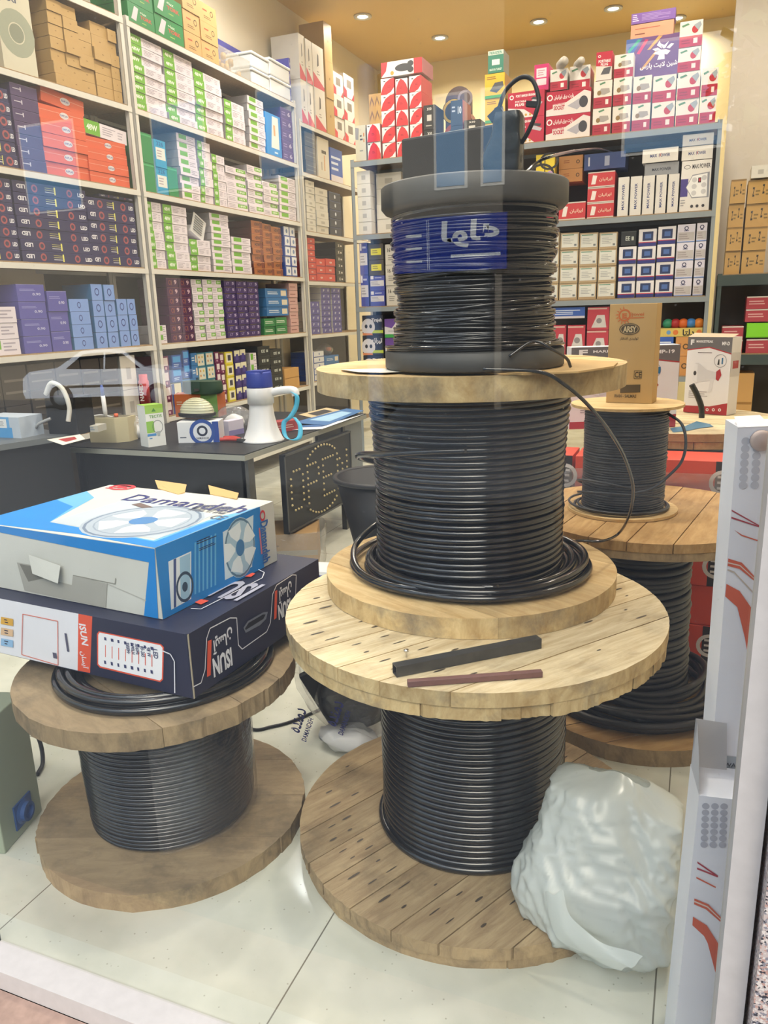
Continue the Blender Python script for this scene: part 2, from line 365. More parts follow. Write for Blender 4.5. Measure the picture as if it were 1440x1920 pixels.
class MB:
    def __init__(s): s.v = []; s.f = []; s.m = []; s.sm = []; s.mats = []; s.tint = []
    def mi(s, m):
        if m not in s.mats: s.mats.append(m)
        return s.mats.index(m)
    def add(s, vs, fs, mat, smooth=False, tint=.5):
        b = len(s.v); i = s.mi(mat)
        s.v.extend(tuple(map(float, v)) for v in vs)
        for f in fs:
            s.f.append(tuple(k + b for k in f)); s.m.append(i); s.sm.append(smooth); s.tint.append(tint)
        return s
    def box(s, x0, y0, z0, x1, y1, z1, mat, tint=.5):
        v = [(x0, y0, z0), (x1, y0, z0), (x1, y1, z0), (x0, y1, z0), (x0, y0, z1), (x1, y0, z1), (x1, y1, z1), (x0, y1, z1)]
        return s.add(v, [(0, 3, 2, 1), (4, 5, 6, 7), (0, 1, 5, 4), (1, 2, 6, 5), (2, 3, 7, 6), (3, 0, 4, 7)], mat, False, tint)
    def bar(s, a, b, w, h, mat, up=(0, 0, 1)):
        a, b = Vector(a), Vector(b); d = (b - a).normalized(); u = Vector(up)
        if abs(d.dot(u)) > .98: u = Vector((1, 0, 0))
        x = d.cross(u).normalized(); z = x.cross(d)
        v = [p + x * i * w / 2 + z * j * h / 2 for p in (a, b) for i, j in ((-1, -1), (1, -1), (1, 1), (-1, 1))]
        return s.add(v, [(0, 3, 2, 1), (4, 5, 6, 7), (0, 1, 5, 4), (1, 2, 6, 5), (2, 3, 7, 6), (3, 0, 4, 7)], mat)
    def prism(s, pts, z0, z1, mat, tint=.5, side=None):
        n = len(pts)
        v = [(p[0], p[1], z0) for p in pts] + [(p[0], p[1], z1) for p in pts]
        s.add(v, [tuple(range(n - 1, -1, -1)), tuple(range(n, 2 * n))], mat, False, tint)
        return s.add(v, [(i, (i + 1) % n, n + (i + 1) % n, n + i) for i in range(n)], side or mat, False, tint)
    def lathe(s, prof, mat, seg=48, smooth=True, c=(0, 0, 0), ax='z', cap=True):
        v = []; n = len(prof)
        for i in range(seg):
            a = 2 * PI * i / seg
            for r, z in prof:
                p = (r * math.cos(a), r * math.sin(a), z)
                if ax == 'x': p = (p[2], p[0], p[1])
                if ax == 'y': p = (p[0], -p[2], p[1])
                v.append((p[0] + c[0], p[1] + c[1], p[2] + c[2]))
        f = []
        for i in range(seg):
            j = (i + 1) % seg
            for k in range(n - 1): f.append((i * n + k, j * n + k, j * n + k + 1, i * n + k + 1))
        s.add(v, f, mat, smooth)
        if cap:
            fs = []
            if prof[0][0] > 1e-6: fs.append(tuple(i * n for i in range(seg - 1, -1, -1)))
            if prof[-1][0] > 1e-6: fs.append(tuple(i * n + n - 1 for i in range(seg)))
            s.add(v, fs, mat, False)
        return s
    def tube(s, pts, r, mat, sides=8, closed=False, smooth=True):
        P = np.array([tuple(p) for p in pts], float); n = len(P)
        if closed: T = np.roll(P, -1, 0) - np.roll(P, 1, 0)
        else: T = np.gradient(P, axis=0)
        T /= np.linalg.norm(T, axis=1)[:, None] + 1e-12
        up = np.array((0, 0, 1.0))
        X = np.cross(T, up); L = np.linalg.norm(X, axis=1)
        for i in range(n):
            if L[i] < .05: X[i] = X[i - 1] if i else (1, 0, 0)
        X /= np.linalg.norm(X, axis=1)[:, None] + 1e-12
        Z = np.cross(X, T)
        rr = np.full(n, r) if np.isscalar(r) else np.array(r)
        a = np.arange(sides) * 2 * PI / sides
        V = P[:, None, :] + rr[:, None, None] * (np.cos(a)[None, :, None] * X[:, None, :] + np.sin(a)[None, :, None] * Z[:, None, :])
        f = []
        for i in range(n if closed else n - 1):
            j = (i + 1) % n
            for k in range(sides):
                l = (k + 1) % sides
                f.append((i * sides + k, i * sides + l, j * sides + l, j * sides + k))
        if not closed:
            f.append(tuple(range(sides - 1, -1, -1))); f.append(tuple((n - 1) * sides + k for k in range(sides)))
        return s.add(V.reshape(-1, 3), f, mat, smooth)
    def grid(s, P, mat, smooth=True):
        n, m = len(P), len(P[0])
        return s.add([p for r in P for p in r], [(i * m + j, i * m + j + 1, (i + 1) * m + j + 1, (i + 1) * m + j) for i in range(n - 1) for j in range(m - 1)], mat, smooth)
    # prints lie a hair above a face: O origin, U, V spans, N normal
    def prints(s, faces, items):
        for k, it in enumerate(items):
            kind, fc = it[0], it[1]
            O, U, V, N = faces[fc]
            lu, lv = U.length, V.length
            e = N * (.0004 + .00005 * k)
            def P(u, v): return O + U * u + V * v + e
            if kind == 'r':
                u0, v0, u1, v1, m = it[2:7]
                s.add([P(u0, v0), P(u1, v0), P(u1, v1), P(u0, v1)], [(0, 1, 2, 3)], m)
            elif kind == 'p':
                pts, m = it[2:4]
                s.add([P(*p) for p in pts], [tuple(range(len(pts)))], m)
            elif kind in ('d', 'o'):          # disc / ring: centre, radius as a share of the height, squash
                cu, cv, r, m = it[2:6]; sq = it[6] if len(it) > 6 else 1.0; n = 22
                R = r * lv
                ring = lambda q: [P(cu + q * sq * math.cos(2 * PI * i / n) / lu, cv + q * math.sin(2 * PI * i / n) / lv) for i in range(n)]
                if kind == 'd': s.add(ring(R), [tuple(range(n))], m)
                else:
                    th = it[7] if len(it) > 7 else .75
                    s.add(ring(R) + ring(R * th), [(i, (i + 1) % n, n + (i + 1) % n, n + i) for i in range(n)], m)
            elif kind == 'l':                 # lines of small print
                u0, v0, u1, v1, n, m = it[2:8]
                rnd = random.Random(n * 7 + int(u0 * 100))
                for i in range(n):
                    vv = v1 - (v1 - v0) * (i + .25) / n; hh = (v1 - v0) / n * .42
                    ue = u0 + (u1 - u0) * rnd.uniform(.55, 1)
                    s.add([P(u0, vv - hh), P(ue, vv - hh), P(ue, vv), P(u0, vv)], [(0, 1, 2, 3)], m)
            elif kind == 't':
                tx, u0, v0, u1, v1, m = it[2:8]
                rot = it[8] if len(it) > 8 else 0; bold = it[9] if len(it) > 9 else .02; sh = it[10] if len(it) > 10 else 0
                tv, tf = text_mesh(tx, bold, sh)
                x, y = tv[:, 0], tv[:, 1]
                if rot == 90: x, y = 1 - y, x
                elif rot == 180: x, y = 1 - x, 1 - y
                elif rot == 270: x, y = y, 1 - x
                s.add([P(u0 + (u1 - u0) * a, v0 + (v1 - v0) * b) for a, b in zip(x, y)], tf, m)
        return s
    def carton(s, w, d, h, base, items=(), y0=0.0):
        s.box(-w / 2, y0, 0, w / 2, y0 + d, h, base)
        V3 = Vector
        fc = {'f': (V3((-w / 2, y0, 0)), V3((w, 0, 0)), V3((0, 0, h)), V3((0, -1, 0))),
              'r': (V3((w / 2, y0, 0)), V3((0, d, 0)), V3((0, 0, h)), V3((1, 0, 0))),
              'l': (V3((-w / 2, y0 + d, 0)), V3((0, -d, 0)), V3((0, 0, h)), V3((-1, 0, 0))),
              't': (V3((-w / 2, y0, h)), V3((w, 0, 0)), V3((0, d, 0)), V3((0, 0, 1)))}
        return s.prints(fc, items)
    def mesh(s, name):
        me = bpy.data.meshes.new(name)
        me.from_pydata(s.v, [], s.f)
        for m in s.mats: me.materials.append(M(m))
        me.polygons.foreach_set('material_index', s.m)
        me.polygons.foreach_set('use_smooth', s.sm)
        if any(abs(t - .5) > 1e-6 for t in s.tint) or any('wood' in m or 'edge' in m for m in s.mats):
            at = me.attributes.new('tint', 'FLOAT', 'FACE'); at.data.foreach_set('value', s.tint)
        me.update()
        return me
    def build(s, name, parent=None, loc=(0, 0, 0), rot=0.0, bevel=0.0):
        o = bpy.data.objects.new(name, s.mesh(name)); COL.objects.link(o)
        o.location = loc
        o.rotation_euler = rot if isinstance(rot, tuple) else (0, 0, rot)
        if parent: o.parent = parent
        if bevel:
            b = o.modifiers.new('bevel', 'BEVEL'); b.width = bevel; b.segments = 2; b.limit_method = 'ANGLE'
        return o
LABELS = {}
def tag(o, label, cat, group=None):
    o['label'] = label; o['category'] = cat
    if group: o['group'] = group
    n = len(label.split())
    if not 4 <= n <= 16: print('LABEL LENGTH', n, label)
    if label in LABELS: print('SAME LABEL', label)
    LABELS[label] = 1
    return o
def thing(name, label, cat, loc=(0, 0, 0), rot=0.0, group=None):
    o = bpy.data.objects.new(name, None); COL.objects.link(o)
    o.location = loc; o.rotation_euler = rot if isinstance(rot, tuple) else (0, 0, rot)
    o.empty_display_size = .1
    return tag(o, label, cat, group)
def struct(o):
    o['kind'] = 'structure'; return o
def smooth_path(pts, n=12):
    """Catmull-Rom through points"""
    P = [Vector(p) for p in pts]; P = [P[0] * 2 - P[1]] + P + [P[-1] * 2 - P[-2]]
    out = []
    for i in range(1, len(P) - 2):
        for k in range(n):
            t = k / n
            out.append(.5 * ((2 * P[i]) + (P[i + 1] - P[i - 1]) * t + (2 * P[i - 1] - 5 * P[i] + 4 * P[i + 1] - P[i + 2]) * t * t + (3 * P[i] - P[i - 1] - 3 * P[i + 1] + P[i + 2]) * t ** 3))
    out.append(P[-2]); return out

# ------------------------------------------------------------------ the room
def slab(name, x0, y0, z0, x1, y1, z1, mat, origin=(0, 0, 0)):
    return struct(MB().box(x0, y0, z0, x1, y1, z1, mat).build(name))
CEIL = 4.45
slab('floor', -4.25, 1.06, -.12, 2.6, 10.45, 0, 'tile')
slab('ceiling', -4.25, 1.0, CEIL, 2.6, 10.45, CEIL + .12, 'ceil_paint')
slab('wall_left', -4.25, 1.06, 0, -4.13, 10.45, CEIL, 'wall_cream')
w = MB().box(-4.13, 10.3, 0, 2.6, 10.45, CEIL, 'wall_yellow')
def bk(x, y): q = at_y(x, y, 10.29); return (q.x, 10.297, q.z)
w.add([bk(676, 160), bk(714, 136), bk(760, 150), bk(760, 190), bk(714, 180)], [(0, 1, 2, 3, 4)], 'wall_stripe')
struct(w.build('wall_back'))
slab('wall_right', 2.5, 1.06, 0, 2.6, 10.3, CEIL, 'wall_cream')
# plaster column beside the back rack
q0 = at_y(1372, 120, 7.75)
slab('trim_1', q0.x, 7.75, 0, q0.x + 1.3, 8.1, CEIL, 'wall_pale')
# shop front: glass between white metal frame bars, stone outside
GY = 1.06
POST = .087
pane = struct(MB().add([(-4.25, GY, .005), (POST, GY, .005), (POST, GY, 3.2), (-4.25, GY, 3.2)], [(0, 1, 2, 3)], 'glass').build('window_1'))
slab('trim_2', POST, 1.005, -.03, POST + .036, GY + .02, 3.2, 'frame_white')
slab('trim_3', -4.25, .992, -.045, POST, GY + .004, .006, 'frame_white')
slab('trim_4', -4.25, 1.0, 3.2, POST + .04, 1.09, 3.26, 'frame_white')
slab('wall_front', -4.25, 1.0, 3.26, 2.6, 1.16, CEIL, 'wall_pale')
slab('wall_front_side', POST + .042, .97, -.75, 2.6, 1.2, 3.26, 'granite')
slab('trim_6', -4.25, .78, -.72, POST + .042, .99, -.045, 'marble')
sx = at_z(6, 1740, 0).x
struct(MB().box(-1.475, GY - .003, .006, -1.471, GY + .004, 3.2, 'shelf_dark').build('trim_5'))
# ------------------------------------------------------------------ the street the glass mirrors
GZ = -.72
slab('ground_street', -40, -30, GZ - .1, 25, .2, GZ, 'asphalt')
fac = MB()
FY = -14.4
fac.box(-40, FY - .4, GZ, -3.95, FY, 9.4, 'facade')
fac.box(-3.95, FY - .4, GZ, 25, FY, 8.4, 'facade_dark')
fac.box(-12.0, FY, GZ, -8.5, FY + .02, 2.6, 'facade_dark')
fac.box(-7.6, FY, GZ, -4.1, FY + .02, 2.1, 'facade_dark')
struct(fac.build('wall_street_facade'))
for i, (x0, z0, x1, z1) in enumerate([(-5.35, 3.9, -4.75, 5.6), (-4.35, 3.9, -3.97, 5.6), (-1.6, 4.2, .2, 6.0), (-9.5, 4.4, -8.2, 6.2), (-12.4, 4.4, -11.0, 6.2), (-16.5, 4.2, -14.8, 6.2)]):
    b = MB().box(x0, FY + .005, z0, x1, FY + .03, z1, 'facade_glass').box(x0 - .06, FY, z0 - .06, x1 + .06, FY + .015, z1 + .06, 'shelf_white')
    struct(b.build('window_%d' % (i + 2)))
sg = thing('shop_sign', 'blue street shop sign with white lettering, mirrored in the window glass', 'sign', (-5.1, FY + .02, 2.2))
SB = MB().carton(2.55, .10, 1.10, 'sign_blue', [('t', 'f', fa('لوله'), .06, .42, .55, .92, '#e6ebf2', 0, .03), ('l', 'f', .05, .2, .60, .34, 1, '#dfe6f0'), ('l', 'f', .72, .62, .95, .74, 1, '#dfe6f0'),
     ('l', 'f', .72, .4, .95, .5, 1, '#dfe6f0'), ('l', 'f', .72, .16, .95, .26, 1, '#dfe6f0'), ('r', 'f', .655, .04, .66, .96, '#dfe6f0'), ('r', 'f', .67, .04, .675, .96, '#dfe6f0')])
o = SB.build('sign_board', sg, (0, .12, 0), PI)
# blue steel lamp post between the street and the shop
tag(MB().lathe([(.16, 0), (.16, 6.5)], '#4d6f99', 16).build('street_post', loc=(-6.05, FY + 2.0, GZ)), 'blue steel post standing on the street, mirrored in the glass', 'post')
# parked saloon car, seen only as a reflection
def car(loc, rot):
    t = thing('car', 'silver grey saloon car parked on the street, mirrored in the glass', 'car', loc, rot)
    side = [(-2.1, .32), (-2.12, .62), (-2.02, .86), (-1.45, .93), (-.95, 1.0), (-.42, 1.40), (.1, 1.46), (.62, 1.43), (1.25, 1.02), (1.95, .95), (2.12, .8), (2.15, .45), (2.1, .30)]
    def inset(x, z): return .84 if z < .7 else (.84 - (z - .7) * .34)
    b = MB(); n = len(side)
    V = [(x, -inset(x, z), z) for x, z in side] + [(x, inset(x, z), z) for x, z in side]
    b.add(V, [(i, (i + 1) % n, n + (i + 1) % n, n + i) for i in range(n)], 'car_paint', False)
    b.add(V, [tuple(range(n - 1, -1, -1)), tuple(range(n, 2 * n))], 'car_paint', False)
    b.build('body', t, bevel=.05)
    for sgn in (-1, 1):
        def wp(x, z): return (x, sgn * (inset(x, z) + .012), z)
        g = MB()
        for poly in ([(-.86, .98), (-.42, 1.32), (.02, 1.37), (.02, .98)], [(.07, .98), (.07, 1.37), (.58, 1.34), (1.02, 1.0)]):
            g.add([wp(*p) for p in poly], [(0, 1, 2, 3)], 'car_glass')
        g.build('side_window', t)
        m = MB(); m.box(-1.0, sgn * .845 - .012, .55, 1.0, sgn * .845 + .012, .6, 'rubber'); m.build('side_moulding', t)
        for x in (-1.28, 1.18):
            wh = MB().lathe([(.0, -.09), (.29, -.09), (.31, -.05), (.31, .05), (.29, .09), (0, .09)], 'rubber', 28, ax='y', c=(x, sgn * .78, .31))
            o = wh.build('wheel', t)
            h = MB().lathe([(0, -.10), (.19, -.10), (.19, .10), (0, .10)], '#8f979f', 20, ax='y', c=(x, sgn * .78, .31)); h.build('hub_cap', o)
    ws = MB().add([(-.95, -.66, 1.012), (-.95, .66, 1.012), (-.46, .58, 1.385), (-.46, -.58, 1.385)], [(0, 1, 2, 3)], 'car_glass'); ws.build('windscreen', t)
    return t
car((-13.75, 2 * GY - 15.95, GZ), math.radians(-18) + PI)
# trees of the street
for k, (x, y, h, lab) in enumerate([(-19.5, -9.5, 5.2, 'tall leafy street tree mirrored in the glass beside the car'), (1.4, -9.0, 6.5, 'street tree with dark crown standing opposite the shop door')]):
    t = thing('street_tree', lab, 'tree', (x, y, GZ))
    MB().lathe([(.16, 0), (.11, h * .55)], '#4d4034', 12).build('trunk', t)
    cr = MB(); rr = random.Random(k)
    for _ in range(900):
        th, ph, r = rr.uniform(0, 2 * PI), math.acos(rr.uniform(-1, 1)), rr.uniform(.5, 1) ** .4
        p = Vector((1.5 * r * math.sin(ph) * math.cos(th), 1.5 * r * math.sin(ph) * math.sin(th), h * .72 + 1.5 * r * math.cos(ph)))
        a = Vector((rr.gauss(0, 1), rr.gauss(0, 1), rr.gauss(0, 1))).normalized() * .16; bb = a.cross(Vector((rr.gauss(0, 1), rr.gauss(0, 1), 1))).normalized() * .1
        cr.add([p - a, p + bb, p + a, p - bb], [(0, 1, 2, 3)], 'shag_green')
    cr.build('crown', t)
# ------------------------------------------------------------------ ceiling downlights
lamp_xy = [tuple(at_z(x, y, CEIL)[:2]) for x, y in ((680, 30), (825, 70), (1010, 40), (1150, 15), (1270, 33))]
lamp_xy += [(-3.0, 6.3), (-1.7, 6.5), (-.4, 6.6), (1.0, 6.6), (-3.0, 4.3), (-1.6, 4.4), (-.2, 4.5), (1.2, 4.4), (-2.6, 2.4), (-.9, 2.4), (.8, 2.4), (1.3, 8.4)]  # further downlights, unseen, added to light the shop from outside the view
where = ['above the left rack corner', 'in front of the back wall', 'over the middle of the back rack', 'over the red socket cartons', 'over the large purple carton',
         'above the rack of navy cartons', 'above the middle aisle', 'above the back aisle', 'by the plaster column', 'above the desk', 'above the megaphone side of the desk', 'above the red carton pile',
         'by the right wall', 'above the left wooden spool', 'above the tall spool tower', 'above the white batten cartons', 'in the far corner']
for (x, y), wtxt in zip(lamp_xy, where):
    t = thing('downlight', 'round warm ceiling downlight ' + wtxt, 'ceiling light', (x, y, CEIL), 0, 'ceiling downlights')
    MB().lathe([(.055, -.001), (.095, -.001), (.095, -.012), (.07, -.016), (.055, -.010)], 'shelf_white', 28, cap=False).build('bezel', t)
    MB().lathe([(0, -.006), (.056, -.006)], 'lamp_glow', 24, cap=False).build('diffuser', t)
    ld = bpy.data.lights.new('downlight_lamp', 'AREA'); ld.shape = 'DISK'; ld.size = .14; ld.energy = LAMP_W; ld.color = LAMP_COL
    lo = bpy.data.objects.new('downlight_lamp', ld); COL.objects.link(lo); lo.parent = t; lo.location = (0, 0, -.03)
    ld.spread = math.radians(150)

for x, y, lab in ((-2.5, 2.0, 'square white ceiling panel lamp over the left wooden spool'), (-.7, 1.9, 'square white ceiling panel lamp over the tower of spools'), (-3.3, 5.9, 'square white ceiling panel lamp above the long rack')):  # first two are unseen fill panels added to brighten the window end
    t = thing('panel_and_fill_lamp', lab, 'ceiling light', (x, y, CEIL))
    MB().box(-.3, -.3, -.03, .3, .3, -.001, 'shelf_white').build('frame', t)
    MB().add([(-.27, -.27, -.031), (-.27, .27, -.031), (.27, .27, -.031), (.27, -.27, -.031)], [(0, 1, 2, 3)], 'panel_glow').build('diffuser', t)
    ld = bpy.data.lights.new('panel_and_fill_light', 'AREA'); ld.shape = 'SQUARE'; ld.size = .5; ld.energy = PANEL_W; ld.color = (.97, .99, 1)
    lo = bpy.data.objects.new('panel_and_fill_light', ld); COL.objects.link(lo); lo.parent = t; lo.location = (0, 0, -.05)

# ------------------------------------------------------------------ cable spools
def disc_planks(mb, r, z0, z1, nplank, mat, edge, seed, ang=0.0, rough=.0, gap=.0016, hole=0.0):
    """round flange cut from parallel boards"""
    rr = random.Random(seed); ca, sa = math.cos(ang), math.sin(ang)
    ys = [-r + 2 * r * i / nplank for i in range(nplank + 1)]
    for i in range(1, nplank): ys[i] += rr.uniform(-.18, .18) * 2 * r / nplank
    for i in range(nplank):
        a, b = ys[i] + (gap if i else 0), ys[i + 1] - (gap if i < nplank - 1 else 0)
        pts = []
        m = 14
        R = r + (rr.uniform(-.5, .5) * rough)
        def xx(y): return math.sqrt(max(0, R * R - y * y))
        for k in range(m + 1):
            y = a + (b - a) * k / m; pts.append((xx(y) + rr.uniform(-.3, .3) * rough, y))
        for k in range(m, -1, -1):
            y = a + (b - a) * k / m; pts.append((-xx(y) + rr.uniform(-.3, .3) * rough, y))
        q = []
        for p in pts:
            if not q or abs(p[0] - q[-1][0]) + abs(p[1] - q[-1][1]) > 1e-5: q.append(p)
        if abs(q[0][0] - q[-1][0]) + abs(q[0][1] - q[-1][1]) < 1e-5: q.pop()
        dz = rr.uniform(-.0015, .0) if rough else 0
        q = [(x * ca - y * sa, x * sa + y * ca) for x, y in q]
        mb.prism(q, z0, z1 + dz, mat, rr.random(), edge)
    return ys
def nail_marks(mb, r, z, ys, seed, ang, n_in=2, mat='#4b4237'):
    rr = random.Random(seed); ca, sa = math.cos(ang), math.sin(ang)
    for i in range(len(ys) - 1):
        yc = (ys[i] + ys[i + 1]) / 2
        for sgn in (-1, 1):
            for k in range(n_in):
                y = ys[i] + (ys[i + 1] - ys[i]) * (.28 + .44 * k); rad = r * rr.uniform(.80, .9)
                if abs(y) > rad: continue
                x = sgn * math.sqrt(rad * rad - y * y) * rr.uniform(.93, 1); L = rr.uniform(.006, .024); W = rr.uniform(.0018, .0038)
                pts = [(x + L * math.cos(t) + rr.uniform(-.001, .001), y + W * math.sin(t)) for t in np.arange(8) * PI / 4]
                mb.add([(a * ca - b * sa, a * sa + b * ca, z + .0008) for a, b in pts], [tuple(range(8))], mat)
def winding(r, z0, z1, cr, seed=0, jig=.0006, mat='cable', layer=0.0, sag=None, ph0=0.0, wob=0.0, seg=84, sides=8):
    """one helix laid turn on turn"""
    rr = random.Random(seed)
    turns = (z1 - z0 - 2 * cr) / (2 * cr * .985); n = int(turns * seg); pts = []
    nt = int(turns) + 2
    dr = [rr.gauss(0, jig) for _ in range(nt)]; dz = [rr.gauss(0, jig * .8) for _ in range(nt)]; tl = [rr.gauss(0, wob) for _ in range(nt)]; tp = [rr.uniform(0, 2 * PI) for _ in range(nt)]
    for i in range(n + 1):
        t = i / seg; k = int(t); fr = t - k; a = ph0 + 2 * PI * fr
        s = fr * fr * (3 - 2 * fr)
        R = r + dr[k] * (1 - s) + dr[min(k + 1, nt - 1)] * s
        zz = z0 + cr + (z1 - z0 - 2 * cr) * (i / n) + dz[k] * (1 - s) + dz[min(k + 1, nt - 1)] * s
        zz += (tl[k] * (1 - s) + tl[min(k + 1, nt - 1)] * s) * math.cos(a - tp[k])
        if sag: R += sag((zz - z0) / (z1 - z0))
        zz = min(max(zz, z0 + cr * .6), z1 - cr * .6)
        pts.append((R * math.cos(a), R * math.sin(a), zz))
    return MB().tube(pts, cr, mat, sides)

# A: the big two-layer wooden spool that carries the tower
ZA = .693
A = thing('cable_spool', 'largest wooden cable spool, standing on the floor at the bottom of the tower', 'cable spool', (-.514, 1.845, 0))
fl = MB(); ys = disc_planks(fl, .489, .028, .062, 9, 'base_wood', 'worn_edge', 3, 0, .004); disc_planks(fl, .485, 0, .027, 6, 'base_wood', 'worn_edge', 4, PI / 2, .006)
nail_marks(fl, .489, .062, ys, 5, 0); nail_marks(fl, .40, .062, ys, 15, 0)
fl.build('bottom_flange', A, rot=math.radians(63))
ft = MB(); ys = disc_planks(ft, .489, ZA - .034, ZA, 8, 'pale_wood', 'edge_wood', 6, 0, .003); disc_planks(ft, .484, ZA - .066, ZA - .0345, 9, 'pale_wood', 'edge_wood', 7, PI / 2, .010)
nail_marks(ft, .489, ZA, ys, 8, 0, 2); nail_marks(ft, .36, ZA, ys, 9, 0, 2)
ft.build('top_flange', A, rot=math.radians(54))
MB().lathe([(.225, .05), (.225, ZA - .05)], 'core', 48).build('core', A)
winding(.243, .062, ZA - .066, .0088, 2, .0009, ph0=1.0).build('wound_cable', A)
MB().tube([(.256 * math.cos(a), .256 * math.sin(a), .062 + .011) for a in np.linspace(0, 2 * PI, 90, endpoint=False)], .0105, 'cable', 8, True).build('bottom_turn', A)
# B: the middle spool
ZB = 1.306
B = thing('cable_spool', 'middle wooden cable spool of the tower, wound with thick shiny black cable', 'cable spool', (-.569, 2.008, ZA + .001))
hb = ZB - ZA - .001
fl = MB(); disc_planks(fl, .403, 0, .054, 5, 'raw_wood', 'edge_wood', 13, 0, .001, .0004); fl.build('bottom_flange', B, rot=math.radians(-25))
ft = MB(); disc_planks(ft, .403, hb - .056, hb, 4, 'raw_wood', 'edge_wood', 14, 0, .001, .0003); ft.build('top_flange', B, rot=math.radians(10))
MB().lathe([(.232, .05), (.232, hb - .05)], 'core', 48).build('core', B)
winding(.250, .054, hb - .056, .0083, 22, .0014, wob=.0018, sag=lambda t: .012 * max(0, t - .72) / .28 + .004 * t, ph0=-2.0).build('wound_cable', B)
rr = random.Random(5)
for k, (R, cx, cy, z, tilt, ph) in enumerate([(.268, .0, .0, .066, .0, .3), (.292, .02, -.008, .064, .002, 1.3), (.306, .026, -.012, .064, .003, 2.6), (.300, .018, -.01, .080, .004, .8), (.318, -.012, .0, .066, .004, 2.2), (.282, .01, -.005, .081, .003, 3.8)]):
    P = [(cx + (R + .004 * math.sin(3 * a + ph)) * math.cos(a), cy + (R + .005 * math.cos(2 * a + ph)) * math.sin(a), z + .006 * max(0, math.sin(a + ph)) + tilt) for a in np.linspace(0, 2 * PI, 100, endpoint=False)]
    MB().tube(P, .0088, 'cable', 8, True).build('loose_turn', B)
# the strand that climbs out of the winding, and the rising turn at the lower left
c = Vector((-.569, 2.008, ZA)); cb = Vector((0, 0, 0))
def cyl(r, deg, z): return (r * math.cos(math.radians(deg)), r * math.sin(math.radians(deg)), z)
MB().tube(smooth_path([cyl(.262, 285, .425), cyl(.272, 262, .42), cyl(.282, 238, .405), cyl(.298, 212, .385), cyl(.300, 195, .36), cyl(.272, 176, .33), cyl(.252, 150, .31)]), .0085, 'cable').build('stray_turn', B)
MB().tube(smooth_path([cyl(.262, 168, .16), cyl(.300, 182, .13), cyl(.325, 200, .10), cyl(.325, 225, .078), cyl(.31, 255, .078), cyl(.30, 300, .09)]), .0088, 'cable').build('rising_turn', B)
# C: the dark plastic reel on top
ZC = 1.719
Cc = thing('cable_reel', 'dark grey plastic reel of thin glossy black wire on top of the tower', 'cable reel', (-.508, 1.84, ZB + .006))
hc = ZC - ZB - .006
MB().lathe([(0, 0), (.210, 0), (.214, .004), (.214, .040), (.208, .044), (.19, .044), (.17, .030), (0, .030)], 'reel_plastic', 72).build('bottom_flange', Cc)
MB().lathe([(0, hc - .04), (.17, hc - .056), (.205, hc - .056), (.2135, hc - .046), (.2135, hc - .004), (.209, hc), (.19, hc), (.18, hc - .012), (0, hc - .012)], 'reel_plastic', 72).build('top_flange', Cc)
MB().lathe([(.165, .03), (.165, hc - .03)], 'core', 48).build('core', Cc)
winding(.178, .044, hc - .056, .0036, 31, .0016, mat='thin_cable', wob=.0032, sag=lambda t: .014 * abs(t - .42) ** 1.3 * 1.8, seg=60, sides=6).build('wound_cable', Cc)
ov = MB(); rr = random.Random(9)
for k in range(34):
    z = .06 + (hc - .13) * rr.random(); t1, p1 = rr.uniform(.004, .02), rr.uniform(0, 6.3); R = .184 + .012 * abs(z / hc - .42) * 1.6 + rr.uniform(0, .003)
    ov.tube([(R * math.cos(a), R * math.sin(a), min(hc - .062, max(.05, z + t1 * math.cos(a - p1)))) for a in np.linspace(0, 2 * PI, 60, endpoint=False)], .0034, 'thin_cable', 6, True)
for k in range(4):
    R = .197 + .005 * k
    ov.tube([(R * math.cos(a), R * math.sin(a), .050 + .006 * math.sin(a + k)) for a in np.linspace(0, 2 * PI, 60, endpoint=False)], .0034, 'thin_cable', 6, True)
ov.build('crossing_turns', Cc)
# D: the left spool, wrapped in film
ZD = .509
D = thing('cable_spool', 'low dirty wooden cable spool at the left carrying the two large cartons', 'cable spool', (-1.362, 1.607, 0))
fl = MB(); disc_planks(fl, .381, 0, .052, 4, 'dirty_wood', 'worn_edge', 23, 0, .008, .0005); fl.build('bottom_flange', D, rot=math.radians(20))
ft = MB(); disc_planks(ft, .379, ZD - .052, ZD, 4, 'dirty_wood', 'worn_edge', 24, 0, .008, .001); ft.build('top_flange', D, rot=math.radians(-24))
MB().lathe([(.20, .05), (.20, ZD - .05)], 'core', 48).build('core', D)
winding(.226, .052, ZD - .052, .0060, 41, .0008, ph0=.5, wob=.0010, sag=lambda t: .006 * math.sin(t * PI) + .006 * t).build('wound_cable', D)
fm = MB(); N = 80
fm.grid([[((.2445 + .003 * noise.noise(Vector((math.cos(a) * 3, math.sin(a) * 3, z * 9)))) * math.cos(a), (.2445 + .003 * noise.noise(Vector((math.cos(a) * 3, math.sin(a) * 3, z * 9)))) * math.sin(a), z) for a in np.linspace(math.radians(-62), math.radians(70), N)] for z in np.linspace(.06, ZD - .06, 14)], 'cable_film')
fm.build('stretch_wrap', D)
